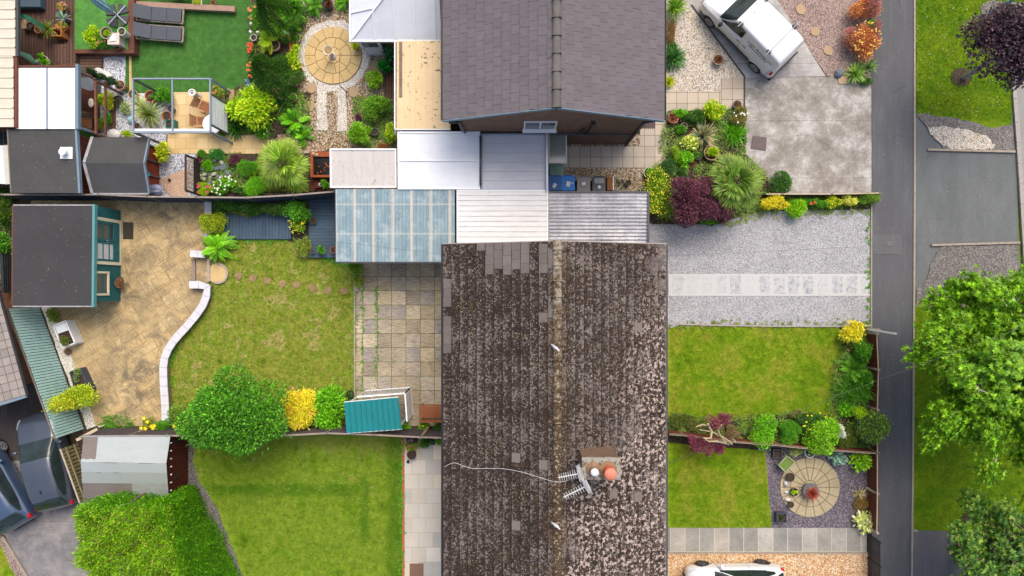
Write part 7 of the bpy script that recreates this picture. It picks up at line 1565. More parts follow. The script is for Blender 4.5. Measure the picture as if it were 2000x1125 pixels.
shrub(422,301,18,.35,pal((60,130,50),(76,150,56)),'low domed emerald plant at the top of the rockery',.035,.02,11,8); shrub(396,300,9,.4,GREEN,'small green plant beside the emerald dome',.05,.03,8); shrub(459,311,14,.4,PURP,'small dark purple shrub at the top of the rockery',.05,.03,11,7); shrub(478,330,24,.5,GREEN,'domed fresh green shrub beside the palm',.035,.018,22,10,dens=3); shrub(405,325,12,.4,BRIGHT,'bright tuft on the left of the rockery',.05,.03); shrub(447,356,22,.4,BRIGHT,'bright ground cover with white blooms in the lower rockery',.06,.03,12,9,fl_=(WH,12,.05)); shrub(500,364,26,.45,BRIGHT,'bright grassy ground cover under the palm',.12,.02,18,9); shrub(400,368,18,.4,LIME,'lime and pink plants above the dark fence',.05,.03,11,fl_=(PINK,12,.06)); shrub(430,372,16,.35,GREEN,'green plants with cream blooms by the dark fence',.05,.03,10,fl_=(WH,10,.05)); shrub(470,373,20,.4,DARK,'dark green plants along the fence below the rockery',.06,.03,8); shrub(540,366,20,.4,OLIVE,'dry olive plants under the palm by the dark fence',.07,.03,10); spiky(500,338,.35,.03,60,LIME,'upright lime blades beside the palm',.1,50,88,.15)
# palms
def palm(px,py,h,nf,L,label,pet=.55,p=None,dead=0,loc=None):
    c = W(px,py,h); t = thing('fan_palm',label,'palm',(c.x,c.y,.02)); fs = FS(); p = p if p is not None else pal((96,140,36),(120,160,44),(80,122,32),(140,172,60))
    for i in range(nf):
        f = i / nf; az = i * 2.39996 + rng.normal(0,.3); el = R(64 - 74 * f); fs.fan((c.x,c.y,h - .1 - .25 * f),az,el,pet * rng.uniform(.8,1.15) * (.45 + .65 * f),L * rng.uniform(.85,1.1),p,nl=24,span=165,droop=.1 + .28 * f,w=.075,tilt=.3)
    fs.build('crown',t); MB().lathe((c.x,c.y,.02),[(.14,0),(.11,.3),(.1,h * .6),(.13,h - .1),(.04,h)],12,jit=.08).build('trunk',plain('palm_fibre',C(92,74,54),.95,.4,20),t); return t
palm(553,318,1.7,21,.68,'fan palm over the rockery, left of the raised pond',.7,pal((104,142,30),(124,158,38),(90,126,28),(140,166,54))); palm(1438,352,2.3,27,.66,'large fan palm between the concrete drive and the gravel drive',.72,pal((74,114,34),(92,132,40),(62,98,32)))
# bushes right of the tan gravel
shrub(735,160,16,.9,pal((104,156,26),(124,170,30),(150,180,40)),'yellow green bush below the conservatory, uppermost of the column',.07,.045,20,10); shrub(735,210,28,1.0,pal((84,136,26),(100,150,30),(120,160,44)),'broad green bush in the middle of the column by the amber roof',.07,.04,25,12); shrub(703,260,27,.9,pal((116,170,28),(136,184,36),(98,150,26)),'rounded fresh green bush at the foot of the column',.065,.04,24,12); shrub(764,262,13,.8,LIME,'yellow tipped green bush against the amber roof',.07,.045,18,8); shrub(752,128,10,.8,pal((20,140,30),(30,120,40)),'glossy emerald shrub beside the amber roof',.16,.12,10,6); shrub(762,105,10,1.0,pal((50,110,60),(70,130,80)),'dark broad leaved shrub in the conservatory corner',.18,.1,14,6); shrub(700,230,7,.3,PURP,'small purple plant left of the broad green bush',.05,.03,8); shrub(748,285,12,.3,pal((150,100,60),(170,120,70)),'russet ground plant beside the green bush',.06,.03,8)
sheet('brown_boards',[(744,125),(769,108),(769,215),(752,215)],m_deckb,6,'brown boards behind the green bushes')
# shrubs along the north side of the middle garden
shrub(440,403,30,1.0,DARK,'dark green shrub against the fence above the blue deck',.07,.04,14,12); shrub(490,407,30,.9,DARK,'dark climbing foliage in the middle of the fence bed',.07,.04,14,12); shrub(540,408,30,.9,pal((70,112,36),(96,130,50)),'mixed green foliage at the right of the fence bed',.07,.035,16,12); shrub(475,417,30,.3,OLIVE,'straggly olive plants overhanging the blue deck',.07,.03,8); shrub(580,412,24,1.1,GREEN,'green shrub between the two blue decks',.08,.045,22,12); shrub(583,440,17,.7,pal((110,160,30),(190,200,60),(90,140,30)),'green shrub dotted with yellow blooms between the decks',.07,.04,18,9,fl_=(YEL,26,.035)); shrub(592,476,14,.6,OLIVE,'straggly shrub at the end of the lawn beside the blue deck',.07,.04,26,9); shrub(418,440,28,1.0,pal((150,170,30),(120,150,30),(190,196,50)),'yellow green mottled shrub above the fern',.06,.04,24,12); fern(420,482,.92,36,pal((126,190,30),(146,206,40),(104,170,28)),'large bright fern at the corner of the middle lawn',.35,.24,.06,10,75,.6,18)
pot(612,432,.13,.12,timber('brown_bowl',C(110,84,66)),'small brown bowl on the blue deck',None,z0=.26); pot(610,491,.09,.15,m_grp,'tiny pale rimmed pot on the blue deck',None,z0=.26); pot(626,489,.14,.2,m_bkp,'pot of curly green leaves on the blue deck',pl_clump(GREEN,.07,.04,1.5,.2),z0=.26); pot(651,488,.14,.3,m_terra,'terracotta pot at the edge of the blue corrugated roof',None,z0=.26)
shrub(695,526,13,.7,pal((130,160,40),(100,140,36)),'yellow green shrub at the corner of the patio below the blue roof',.09,.05,15,8); shrub(700,548,9,.5,OLIVE,'olive shrub on the patio edge',.07,.04,12); c = W(697,563,.1); tag(MB().lathe((c.x,c.y,.04),[(.12,0),(.14,.1),(.1,.12),(.001,.1)],14).build('stone_pot',m_stone),'small round stone pot on the patio edge','pot')
rounds([(466,539,'pale broken stepping stone at the left end of the lawn row'),(494,543,'second stepping stone from the left in the lawn'),(522,548,'third stepping stone from the left in the lawn'),(552,554,'fourth stepping stone from the left in the lawn'),(580,556,'fifth stepping stone from the left in the lawn'),(610,561,'sixth stepping stone from the left in the lawn'),(641,567,'seventh stepping stone from the left in the lawn'),(673,568,'stepping stone at the right end of the lawn row')],.165,plain('mossy_step',C(160,134,96),.9,.4,5),'stepping_stone','',group='stepping stones across the middle lawn')
# patio things
t = thing('garden_bench','brown slatted garden bench beside the mossy roofed house','bench',tuple(W(850,808,0))); wd = timber('bench_brown',C(164,98,62),.2); a,b = W(822,806,.45),W(888,806,.45); m = MB()
for i in range(7): y_ = b.y + .32 - i * .085; m.box(a.x,y_ - .032,.43,b.x,y_ + .032,.455)
m.build('seat',wd,t); MB().box(a.x,b.y - .34,.5,b.x,b.y - .29,.92).build('backrest',wd,t)
for x_ in (a.x - .05,b.x): MB().box(x_,b.y - .3,.62,x_ + .05,b.y + .36,.66).build('armrest',wd,t)
for x_ in (a.x,b.x - .06):
    for y_ in (b.y - .36,b.y + .3): MB().box(x_ - .0,y_,.04,x_ + .06,y_ + .05,.428).build('leg',wd,t)
MB().tube([((a.x + b.x) / 2 + .3 * math.cos(q) * .3,b.y - .32 + 0,.93 + .05 * math.sin(q)) for q in [k * .5 for k in range(13)]],.01,5).build('crest',m_bkp,t)
pot(684,770,.17,.2,m_bkp,'black hanging basket ring on the lawn corner beside the shelter',pl_clump(DARK,.05,.03,.7,.06)); shrub(795,833,12,.4,BRIGHT,'small bright shrub by the dark fence left of the bench',.08,.05,9); shrub(828,832,10,.4,GREEN,'green shrub with yellow blooms below the bench',.07,.04,9,6,fl_=(YEL,4,.05)); shrub(860,832,14,.4,DARK,'dark green shrub behind the bench',.07,.04,9)
pot(804,888,.2,.35,m_bkp,'round black pot with a straggly bush on the pale path',None); shrub(806,868,15,.5,OLIVE,'olive and red straggly bush above the round black pot',.07,.035,12,fl_=(pal((170,110,70),(190,130,90)),8,.05)); pot(797,902,.07,.08,m_bkp,'tiny black saucer on the pale path',None); shrub(832,864,12,.5,DARK,'dark rounded bush below the dark fence by the pale path',.07,.04,11); shrub(859,862,8,.5,BRIGHT,'small bright bush against the mossy roofed house',.07,.04,9); a0_,b0_,a1_,b1_ = rpx(840,861,849,869,.25); tag(MB().box(a0_,b0_,.03,a1_,b1_,.25).build('boot_scraper',m_black),'small black box on the pale path','box')
c = W(808,862); tag(MB().lathe((c.x - .05,c.y + .15,.03),[(.25,0),(.28,.15),(.2,.4),(.001,.5)],18).build('covered_heap',m_dkgrey,smooth=True),'dark rounded cover at the top of the pale path','cover')
x0,y0,x1,y1 = rpx(800,1101,827,1150,.05); tag(MB().box(x0,y0,.03,x1,y1,.055).build('door_mat',plain('brown_mat',C(140,108,92),.9,.2,20)),'brown mat on the pale path at the bottom edge','mat'); x0,y0,x1,y1 = rpx(240,434,260,467,.05); tag(MB().box(x0,y0,.03,x1,y1,.05).build('door_mat',plain('black_mat',C(62,56,48),.9,.2,20)),'black mat outside the teal summerhouse door','mat')
x0,y0,x1,y1 = rpx(1466,267,1496,294,.03); tag(MB().prism([tuple(W(1470,265,0))[:2],tuple(W(1497,269,0))[:2],tuple(W(1495,295,0))[:2],tuple(W(1466,290,0))[:2]],.0,.045).build('manhole_cover',plain('rusty_iron',C(106,92,90),.7,.2,10)),'square iron manhole cover in the concrete drive','manhole cover')
# white trough and dark planters on the ochre patio
def trough(q,h,mat,label,plant,u0=0,u1=1,z0=.03):
    P = [W(x,y,h) for x,y in q]; c = sum(P,V()) / 4; t = thing('trough_planter',label,'planter',(c.x,c.y,z0)); w = .06
    for a,b in zip(P,P[1:] + P[:1]): MB().beam(V((a.x,a.y,(h + z0) / 2)),V((b.x,b.y,(h + z0) / 2)),w,h - z0).build('side',mat,t)
    MB().prism([((p.x - c.x) * .88 + c.x,(p.y - c.y) * .88 + c.y) for p in P],z0,h - .06).build('soil',m_soilp,t); fs = FS(); plant(fs,P,c); fs.build('foliage',t); return t
def tp(fs,P,c): q = (P[2] + P[3]) / 2 * .65 + c * .35; fs.clump((q.x,q.y,.5),(.32,.3,.3),500,.07,.04,pal((80,120,40),(110,140,60),(130,90,60)),7)
t = trough([(104,637),(128,627),(146,670),(121,679)],.62,m_white,'white rectangular trough planter on the ochre patio',tp); P = [W(x,y,.64) for x,y in [(107,638),(127,630),(133,645),(113,652)]]; MB().prism([(p.x,p.y) for p in P],.6,.64).build('lid',m_white,t)
MB().beam(W(132,627,.25),W(150,671,.25),.06,.44).build('shelf',m_dkgrey,t); c = W(131,687,.15); tag(MB().lathe((c.x,c.y,.03),[(.12,0),(.15,.1),(.1,.12),(.001,.1)],14).build('plant_saucer',timber('brown_bowl',C(110,84,66))),'round brown bowl below the white trough','bowl')
def tp2(fs,P,c): fs.clump((c.x - .1,c.y + .3,.35),(.25,.35,.3),500,.06,.02,pal((110,140,70),(140,160,90)),7)
trough([(136,727),(156,720),(176,762),(150,772)],.45,plain('dark_planter',C(66,72,86),.6,.15),'dark blue grey trough planter below the white one',tp2)
shrub(157,779,30,1.2,pal((160,180,30),(130,160,30),(186,196,44)),'yellow green shrub growing from the end of the dark trough',.07,.045,26,14); shrub(116,788,17,1.9,pal((196,196,40),(150,160,36)),'sparse yellow climber hanging over the teal fence',.07,.05,20,8,dens=.7,hz=.9); shrub(90,795,12,1.9,YG,'yellow leaved sprig on the teal fence beside the silver blue car',.07,.05,22,6,dens=1.0,hz=.95); shrub(105,614,12,.5,OLIVE,'straggly plant between the summerhouse and the teal fence',.09,.03,14)
c = W(98,622,.3); tag(MB().lathe((c.x,c.y,.03),[(.1,0),(.13,.15),(.09,.3),(.05,.36),(.08,.42),(.001,.48)],12,jit=.08).build('garden_ornament',m_white,smooth=True),'white stone ornament beside the teal fence','ornament'); spiky(215,828,.45,.025,160,GREEN,'low grassy tuft at the bottom of the ochre patio',.05,10,75,.7,spread=.18); spiky(248,828,.3,.02,100,pal((80,130,30),(100,150,40)),'second grassy tuft at the bottom of the ochre patio',.05,10,75,.7,spread=.14)
shrub(290,826,14,.6,OLIVE,'small rose bush with yellow blooms above the dark fence',.05,.03,12,7,dens=1.6,fl_=(YEL,5,.1)); shrub(322,832,22,.8,GREEN,'straggly green rose at the end of the pale coped wall',.06,.035,15,9,dens=1.6,fl_=(YEL,4,.1)); shrub(345,808,16,.8,pal((100,140,34),(140,160,70)),'sparse shrub left of the big green tree',.07,.04,24,9,dens=1.3)
c = W(205,830); tag(MB().lathe((c.x,c.y,.03),[(.06,0),(.08,.2),(.05,.4),(.001,.46)],12,sy=.6).build('garden_ornament',plain('cream_stone',C(226,214,196),.8)),'small cream figurine by the grassy tuft','ornament')
# left edge greenery
shrub(6,420,22,1.2,pal((70,110,24),(100,130,30),(60,96,24)),'dark mixed shrub at the left edge above the summerhouse',.08,.05,26,11); shrub(4,470,16,1.3,GREEN,'green shrub at the left edge beside the summerhouse',.08,.05,24,10); shrub(6,378,20,.6,DARK,'dark weeds behind the garden room at the left edge',.07,.04,14)
t = thing('black_cover','folded black sheet beside the summerhouse at the left edge','cover',tuple(W(14,520,0))); m = MB();
for i in range(5): m.beam(W(2 + i * 5,478,.9 - .1 * i),W(6 + i * 4,572,.85 - .1 * i),.12,.05)
m.build('sheet',plain('black_plastic_sheet',C(52,58,60),.25,.3,3),t)
# ---- big green tree, yellow and green shrubs by the dark fence
def tree(name,label,px,py,zc,r,h,p,L,w,lumps,lr,base,n=None,dens=3.0,z0=0,cat='tree',ry=None,thick=.09,flat=1.0,jit=.2,bark=None):
    c = W(px,py,zc); b = W(*base,0); t = thing(name,label,cat,(b.x,b.y,z0)); fs = FS(); ry = ry or r; fs.clump((c.x,c.y,zc - h / 2),(r,ry,h),n,L,w,p,lumps,lr=lr,dens=dens,flat=flat,jit=jit,low=-.05)
    lc = fs.lc; fs.build('crown',t); fork = V((b.x * .6 + c.x * .4,b.y * .6 + c.y * .4,max(.5,zc - h * .45))); m = MB(); m.tube([(b.x,b.y,z0),fork * .5 + V((b.x,b.y,z0)) * .5 + V((.03,0,0)),fork],[thick,thick * .8,thick * .7],8)
    m.build('trunk',bark or m_bark,t);
    for q in lc: q = V(q); MB().tube([fork,fork * .5 + q * .5 + V((random.uniform(-.1,.1),random.uniform(-.1,.1),.05)),q,q + (q - fork) * .12],[thick * .5,thick * .3,thick * .14,.006],5,False).build('limb',bark or m_bark,t)
    return t
tree('green_tree','large dense green tree growing over the dark panel fence',458,808,2.4,2.35,3.0,pal((84,150,28),(66,128,24),(104,168,36),(54,104,24),(90,158,34)),.125,.05,36,.3,(490,800),dens=3.3,ry=1.85,jit=.3)
shrub(583,797,36,1.5,GOLD,'bright golden yellow shrub between the big tree and the laurel',.08,.05,44,16,fl_=(pal((240,150,90),(236,130,90)),14,.05)); shrub(638,796,38,1.3,BRIGHT,'glossy green laurel beside the teal roofed shelter',.15,.06,42,16,dens=3.2)
# ---- tall leylandii hedge
def hedge():
    base = [W(*q,0) for q in [(262,938),(384,946),(486,1150),(340,1180)]]; top = [W(*q,4.2) for q in [(146,1000),(316,992),(420,1330),(190,1330)]]
    base[2] = W(560,1300,0); base[3] = W(420,1330,0); t = thing('leylandii_hedge','tall lime topped conifer hedge at the bottom left','hedge',tuple((base[0] + base[1] + base[2] + base[3]) / 4));
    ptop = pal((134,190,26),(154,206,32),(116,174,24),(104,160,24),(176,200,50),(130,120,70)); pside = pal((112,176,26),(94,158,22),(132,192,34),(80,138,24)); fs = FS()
    def quad(A,B,C_,D,u,v): return (np.array(A)[None] * (1 - u)[:,None] + np.array(B)[None] * u[:,None]) * (1 - v)[:,None] + (np.array(D)[None] * (1 - u)[:,None] + np.array(C_)[None] * u[:,None]) * v[:,None]
    def surf(A,B,C_,D,n,p,out,L,w,amp,up):
        u = rng.random(n); v = rng.random(n); P = quad(A,B,C_,D,u,v); o = np.array(out)
        hgt = np.sin(P[:,0] * 2.3 + P[:,2] * 1.7) * np.cos(P[:,1] * 2.9 + P[:,2]) + .6 * np.sin(P[:,0] * 6.1 + 1) * np.sin(P[:,1] * 5.3)
        P = P + o[None] * (amp * hgt - rng.random(n) ** 1.5 * .45)[:,None] + rng.normal(0,.05,(n,3)); D_ = o[None] * .7 + np.array([0,0,up])[None] + rng.normal(0,.42,(n,3)); N = np.cross(D_,rng.normal(0,1,(n,3))); N = np.where((N @ o)[:,None] < 0,-N,N) + o[None] * .5
        fs.leaves(P,D_,N,L * rng.uniform(.6,1.4,n),w,pick(p,n,.24))
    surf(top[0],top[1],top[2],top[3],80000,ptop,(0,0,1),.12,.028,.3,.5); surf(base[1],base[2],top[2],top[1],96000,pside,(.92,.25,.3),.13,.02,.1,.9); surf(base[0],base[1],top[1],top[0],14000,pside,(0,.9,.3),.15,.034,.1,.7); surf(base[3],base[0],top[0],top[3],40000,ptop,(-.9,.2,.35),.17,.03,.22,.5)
    fs.build('foliage',t)
    for i in range(9):
        q = (base[0] * (1 - i / 8) + base[3] * (i / 8)) * .5 + (base[1] * (1 - i / 8) + base[2] * (i / 8)) * .5; u = (top[0] * (1 - i / 8) + top[3] * (i / 8)) * .5 + (top[1] * (1 - i / 8) + top[2] * (i / 8)) * .5; MB().tube([q,(q + u) / 2,u - V((0,0,.35))],[.11,.08,.04],7).build('trunk',m_bark,t)
    for i in range(34):
        a = random.random(); b_ = random.random(); p = (top[0] * (1 - a) + top[1] * a) * (1 - b_) + (top[3] * (1 - a) + top[2] * a) * b_; MB().tube([p - V((random.uniform(-.2,.2),random.uniform(-.2,.2),.5)),p + V((random.uniform(-.15,.15),random.uniform(-.15,.15),.12))],[.018,.006],5,False).build('bare_twig',m_bark2,t)
hedge()
# ---- front garden bed round the palm
shrub(1281,378,30,1.3,pal((90,140,24),(110,150,26),(140,160,30)),'green bush covered with small yellow flowers beside the rusty carport',.06,.04,46,14,fl_=(YEL,210,.028))
tree('purple_tree','dark purple smoke bush beside the large fan palm',1362,390,1.5,1.42,1.9,PURP,.075,.045,26,.28,(1345,385),dens=3.0,ry=1.35,cat='shrub',thick=.05)
shrub(1400,425,26,.4,PURP,'low purple foliage below the fan palm',.06,.04,12); shrub(1392,432,22,.4,GREEN,'low green plants at the edge of the grey gravel under the palm',.06,.04,9); spiky(1372,265,.75,.05,140,pal((110,130,90),(130,150,110),(80,120,96),(180,166,120)),'grey green yucca with straw tips in the front bed',.25,2,85,.25,tip=C(200,180,140)[:3]); spiky(1433,262,.62,.03,330,pal((100,170,26),(120,186,34),(84,150,24)),'bright green grassy clump left of the manhole cover',.1,15,85,.6,spread=.14); shrub(1395,216,24,.8,LIME,'lime bush at the end of the flagged path',.06,.04,18,10,fl_=(YEL,30,.03)); shrub(1360,228,20,.6,DARK,'dark green bush left of the lime bush',.06,.035,14); shrub(1330,222,14,.5,BRIGHT,'small bright plant at the path edge below the brick house',.06,.04,9); shrub(1440,228,20,.6,pal((120,130,50),(150,110,70),(110,140,50)),'bronze tinted shrub below the potted plant on the path',.06,.035,18,fl_=(WH,8,.05)); shrub(1345,282,20,.5,pal((196,210,90),(210,220,110),(170,196,70)),'pale lime leafy plant beside the yucca',.1,.09,16,8); shrub(1330,253,12,.4,GREEN,'green tuft above the pale lime plant',.05,.02,9); shrub(1336,310,16,.6,BRIGHT,'bright rounded bush in the front bed',.06,.04,18,9); shrub(1320,300,7,.8,pal((150,180,40),(120,160,34)),'upright yellow green shrub at the left of the front bed',.07,.03,18); shrub(1302,330,18,.6,pal((60,100,44),(76,116,56)),'bluish green feathery plant by the flagged path',.1,.02,20,9); shrub(1330,340,14,.5,DARK,'dark green plant above the purple bush',.07,.04,12); pot(1363,304,.17,.25,m_bkp,'small pot of fine green leaves in the front bed',pl_clump(GREEN,.04,.025,.9,.1)); pot(1390,298,.33,.35,m_terra2,'large terracotta pot of lime foliage under the palm fronds',pl_clump(LIME,.06,.035,1.0,.3)); spiky(1332,352,.35,.04,30,LIME,'iris like yellow green blades above the purple bush',.05,40,85,.2); spiky(1352,320,.35,.03,60,pal((150,90,80),(120,70,66)),'small bronze plant above the purple bush',.05,10,80,.5)
pot(1315,230,.24,.3,m_terra2,'pale pot of russet heather beside the porch corner',fl(None,pal((170,80,50),(150,90,60)),30,.04,.08,pal((140,80,60),(120,90,60)))); pot(1336,246,.15,.2,m_stone,'empty pale ring pot below the russet pot',None); pot(1440,204,.18,.25,m_grp,'grey pot of red sedum on the flagged path',pl_clump(pal((150,90,80),(120,120,60)),.05,.03,.7,.08)); pot(1403,116,.22,.3,m_stone,'round pale pot of rusty flowers on the cream gravel',fl(None,pal((150,74,50),(130,60,44)),30,.03,.04,pal((130,90,46),(100,70,40)))); pot(1268,337,.24,.25,plain('pale_green_pot',C(176,196,156),.6),'pale green rimmed pot beside the brown gravel',pl_clump(BRIGHT,.05,.03,.75,.1)); pot(1227,357,.13,.25,m_bkp,'black pot beside the hose coils',None); pot(1214,355,.1,.2,m_bkp,'smaller black pot beside the timber trough',None)
m = MB(); c = W(1203,358,.3)
for k in range(3): m.tube([(c.x + (.2 + .02 * k) * math.cos(q),c.y + .3 * math.sin(q),.1 + .06 * k) for q in [j * .26 for j in range(25)]],.014,6,False)
tag(m.build('garden_hose',plain('pale_green_hose',C(176,196,160),.4),smooth=True),'coiled pale green garden hose beside the timber trough','hose')
# plants against the right wall of the brick house
spiky(1318,14,.7,.04,130,pal((110,150,40),(130,170,50),(90,130,36)),'palm like spray against the brick house at the top edge',.5,0,70,.5); shrub(1312,60,9,.4,pal((170,130,90),(140,120,70)),'dry tan and pink plants against the brick house',.05,.02,26); spiky(1315,112,.7,.035,260,pal((60,104,56),(76,124,66),(96,150,70)),'dark green strappy clump against the brick house',.15,5,85,.7,spread=.1); spiky(1306,160,.38,.03,130,YG,'golden grass tuft against the brick house',.05,20,80,.5); shrub(1312,92,10,.3,DARK,'dark little plant above the strappy clump',.05,.03,12)
# orange heucheras and spiky plants by the footpath
shrub(1688,18,26,.9,ORG,'orange leaved bush at the top beside the footpath',.06,.04,26,13); shrub(1683,82,28,.9,ORG,'orange and yellow leaved bush below the stone pot',.06,.04,34,14,fl_=(pal((240,196,80),(236,180,70)),60,.04)); shrub(1700,10,18,1.1,SAL,'dusky pink feathery bush overhanging the footpath at the top',.14,.02,30,10,dens=1.6); shrub(1662,78,14,.8,SAL,'dusky pink feathery bush left of the orange bush',.1,.02,28,9,dens=1.8); shrub(1706,66,12,1.0,SAL,'dusky pink plumes between the pot and the footpath',.16,.018,26,8,dens=1.2); pot(1700,46,.26,.6,m_stone,'tall stone pot with a bright green crown among the orange bushes',pl_clump(BRIGHT,.08,.03,1.1,.25)); spiky(1671,142,.62,.05,90,pal((130,170,70),(160,186,90),(110,150,64)),'pale green agave like rosette beside the footpath',.15,5,80,.2); spiky(1696,128,.5,.045,60,pal((120,150,80),(90,120,70)),'darker spiky rosette touching the footpath',.2,5,80,.25); shrub(1690,160,16,.25,DARK,'low green weeds below the pale rosette',.05,.03,7)
for i,(x_,y_,s_,lb) in enumerate(((1563,20,.26,'buff flat stone in the pink gravel near the van'),(1590,62,.24,'round buff stone in the middle of the pink gravel'),(1616,100,.24,'square buff stone in the pink gravel towards the footpath'))):
    c = W(x_,y_); k = 7; tag(MB().prism([(c.x + s_ * random.uniform(.75,1.1) * math.cos(2 * math.pi * j / k),c.y + s_ * random.uniform(.75,1.1) * math.sin(2 * math.pi * j / k)) for j in range(k)],0,.06).build('stepping_stone',m_step),lb,'stepping stone')
c = W(1636,146); tag(MB().lathe((c.x,c.y,.02),[(.16,0),(.2,.08),(.1,.18),(.001,.2)],9,jit=.2).build('boulder',plain('rock_slate',C(112,122,134),.8,.3,6)),'dark slate boulder beside the pale rosette','boulder'); c = W(1645,157); tag(MB().lathe((c.x,c.y,.02),[(.2,0),(.22,.04),(.001,.08)],8,jit=.2).build('boulder',plain('tan_stone',C(190,160,130),.8)),'flat tan stone at the corner of the concrete drive','boulder')
# hedge strip on the drive boundary
shrub(1527,356,24,.8,DARK,'dark green bush right of the fan palm',.07,.045,19,10); shrub(1512,396,26,.8,YEL,'golden yellow shrub below the thin boundary rail',.07,.045,15,10); shrub(1552,404,22,.7,pal((120,180,20),(150,196,24)),'lime green shrub beside the golden one',.1,.035,17,9); shrub(1590,396,24,.6,GREEN,'green trailing plants on the boundary, with a red bloom',.07,.04,11,fl_=(RED,2,.07)); shrub(1624,393,18,.6,YG,'yellow green shrub in the middle of the boundary strip',.07,.05,12); shrub(1661,390,17,.7,pal((214,210,90),(230,224,110),(180,186,70)),'pale variegated shrub towards the end of the boundary strip',.06,.05,14,9); shrub(1694,390,24,.7,pal((110,160,40),(140,150,60),(90,140,36)),'clipped green hedge end touching the footpath',.05,.02,13,10)
# beds around the front lawns
shrub(1663,650,21,.9,YEL,'bright golden shrub at the top corner of the front lawn',.11,.06,23,9); shrub(1684,684,16,.9,GREEN,'green shrub between the golden shrub and the footpath fence',.06,.035,24,10); fern(1668,722,.9,40,pal((100,156,30),(84,140,28)),'broad green fern spilling onto the front lawn',.15,.22,.05); spiky(1664,765,.95,.025,380,pal((84,140,34),(100,156,40),(70,124,30)),'long grassy leaves in the bed by the footpath fence',.15,10,75,.7,spread=.22); shrub(1688,745,14,.7,GREEN,'fresh green plant against the footpath fence',.1,.06,30,9); shrub(1652,800,14,.4,BRIGHT,'broad leaved bright plants at the lawn corner',.12,.08,14,7)
shrub(1704,834,32,1.4,pal((60,100,44),(84,120,60),(150,176,50),(50,88,44)),'round clipped variegated holly overhanging the footpath',.055,.04,30,16,lr=.4,dens=3.4); shrub(1677,806,14,.8,LIME,'lime shrub behind the round holly',.07,.045,12)
shrub(1322,822,24,.35,pal((90,120,40),(110,100,50),(80,110,36)),'low mixed ground cover at the house end of the front bed',.06,.035,18,9); shrub(1360,828,20,.35,pal((90,120,40),(120,110,60)),'low green and brown ground cover in the front bed',.06,.035,15,8); shrub(1490,840,27,1.0,BRIGHT,'vivid green bush in the middle of the front bed',.08,.045,28,13); shrub(1482,858,22,.8,pal((200,200,100),(170,186,80),(130,170,50)),'cream and green variegated bush on the low fence',.07,.045,16,9); shrub(1540,846,22,.9,GREEN,'feathery green bush right of the vivid one',.05,.02,22,11); shrub(1583,820,24,.8,DARK,'dark green bush behind the yellow blossomed one',.07,.04,20,10,fl_=(YEL,12,.05)); shrub(1604,850,34,1.3,pal((120,176,24),(140,190,34),(104,160,24)),'rounded lime green bush above the round patio',.09,.055,34,16); shrub(1638,842,8,1.2,WH,'tall cream flower spikes beside the lime bush',.05,.04,14,6); shrub(1655,850,26,.5,pal((90,120,36),(110,110,44),(80,110,30)),'low green and russet plants left of the holly',.07,.03,24,11); shrub(1560,810,18,.4,pal((140,130,70),(110,140,50)),'straggly tan and green plants at the front lawn edge',.06,.03,12)
shrub(1636,893,20,.35,BLUEG,'blue green hosta below the low front fence',.19,.12,14,8,dens=2.4); shrub(1681,902,24,.45,pal((140,190,30),(120,176,26),(160,204,40)),'lime green hosta at the corner of the footpath fence',.2,.11,20,9,dens=2.4); shrub(1687,1021,20,.4,CREAMV,'cream variegated hosta beside the black gate',.18,.11,20,9,dens=2.4); spiky(1680,965,.4,.02,50,STRAW,'dry straw coloured plant against the footpath fence',.1,5,80,.3); shrub(1682,985,16,.2,pal((150,120,60),(130,110,60)),'rusty ground plant below the dry straw one',.04,.02,16)
spiky(1587,964,.42,.022,160,pal((170,80,60),(196,110,80),(140,60,50)),'copper red grass in a pot at the centre of the front round patio',.38,5,85,.45); c = W(1583,958,.3); tag(MB().lathe((c.x,c.y,.06),[(.26,0),(.33,.25),(.35,.3),(.3,.3),(.001,.27)],24).build('large_pot',m_grp),'grey pot under the copper grass','pot')
pot(1544,932,.18,.2,m_bkp,'black empty bowl on the rim of the front round patio',None,z0=.06); pot(1552,961,.17,.2,m_bkp,'black bowl with lime green leaves on the front round patio',pl_clump(LIME,.06,.05,.8,.05),z0=.06); pot(1545,986,.13,.18,m_bkp,'small dark pot below the white stone on the front round patio',None,z0=.06)
for x_,y_,rx_,lb in ((1533,943,.1,'slim white stone on the front round patio'),(1537,975,.14,'round white stone with dark marks on the front round patio'),(1534,960,.1,'curved white stone beside the trailing leaves')):
    c = W(x_,y_); tag(MB().lathe((c.x,c.y,.06),[(rx_ * .8,0),(rx_,.05),(.001,.12)],12,sy=.7 if x_ > 1533 else 1.5,jit=.1).build('boulder',plain('white_stone',C(226,224,220),.8,.12,8),smooth=True),lb,'boulder')
pot(1519,886,.2,.22,m_dkgrey,'square dark pot on the plum slate below the low fence',None,square=True); pot(1527,1012,.22,.3,plain('blue_black',C(70,80,94),.5),'square blue black pot at the lower corner of the plum slate',pl_clump(DEEP,.04,.02,.5,.03),square=True); c = W(1582,884,.3); m = MB(); m.tube([(c.x + .22 * math.cos(q),c.y + .22 * math.sin(q),.3) for q in [j * .26 for j in range(25)]],.022,6,False); tag(m.build('metal_ring',m_white),'pale metal ring stand below the low front fence','ring'); shrub(1555,876,16,.5,pal((160,170,100),(130,150,80)),'pale twiggy plant over the green garden seat',.06,.025,14,dens=1.2); shrub(1588,878,9,.4,LIME,'lime sprig in the metal ring',.07,.045,7)
t = thing('garden_seat','green cushioned low garden seat on the plum slate','lounger',tuple(W(1537,902,0))); P = [W(x,y,.4) for x,y in [(1536,890),(1552,902),(1533,921),(1520,908)]]; MB().prism([(p.x,p.y) for p in P],.34,.4).build('cushion',plain('moss_green',C(110,136,60),.9,.2,8),t)  # a small low garden seat with a green cushion
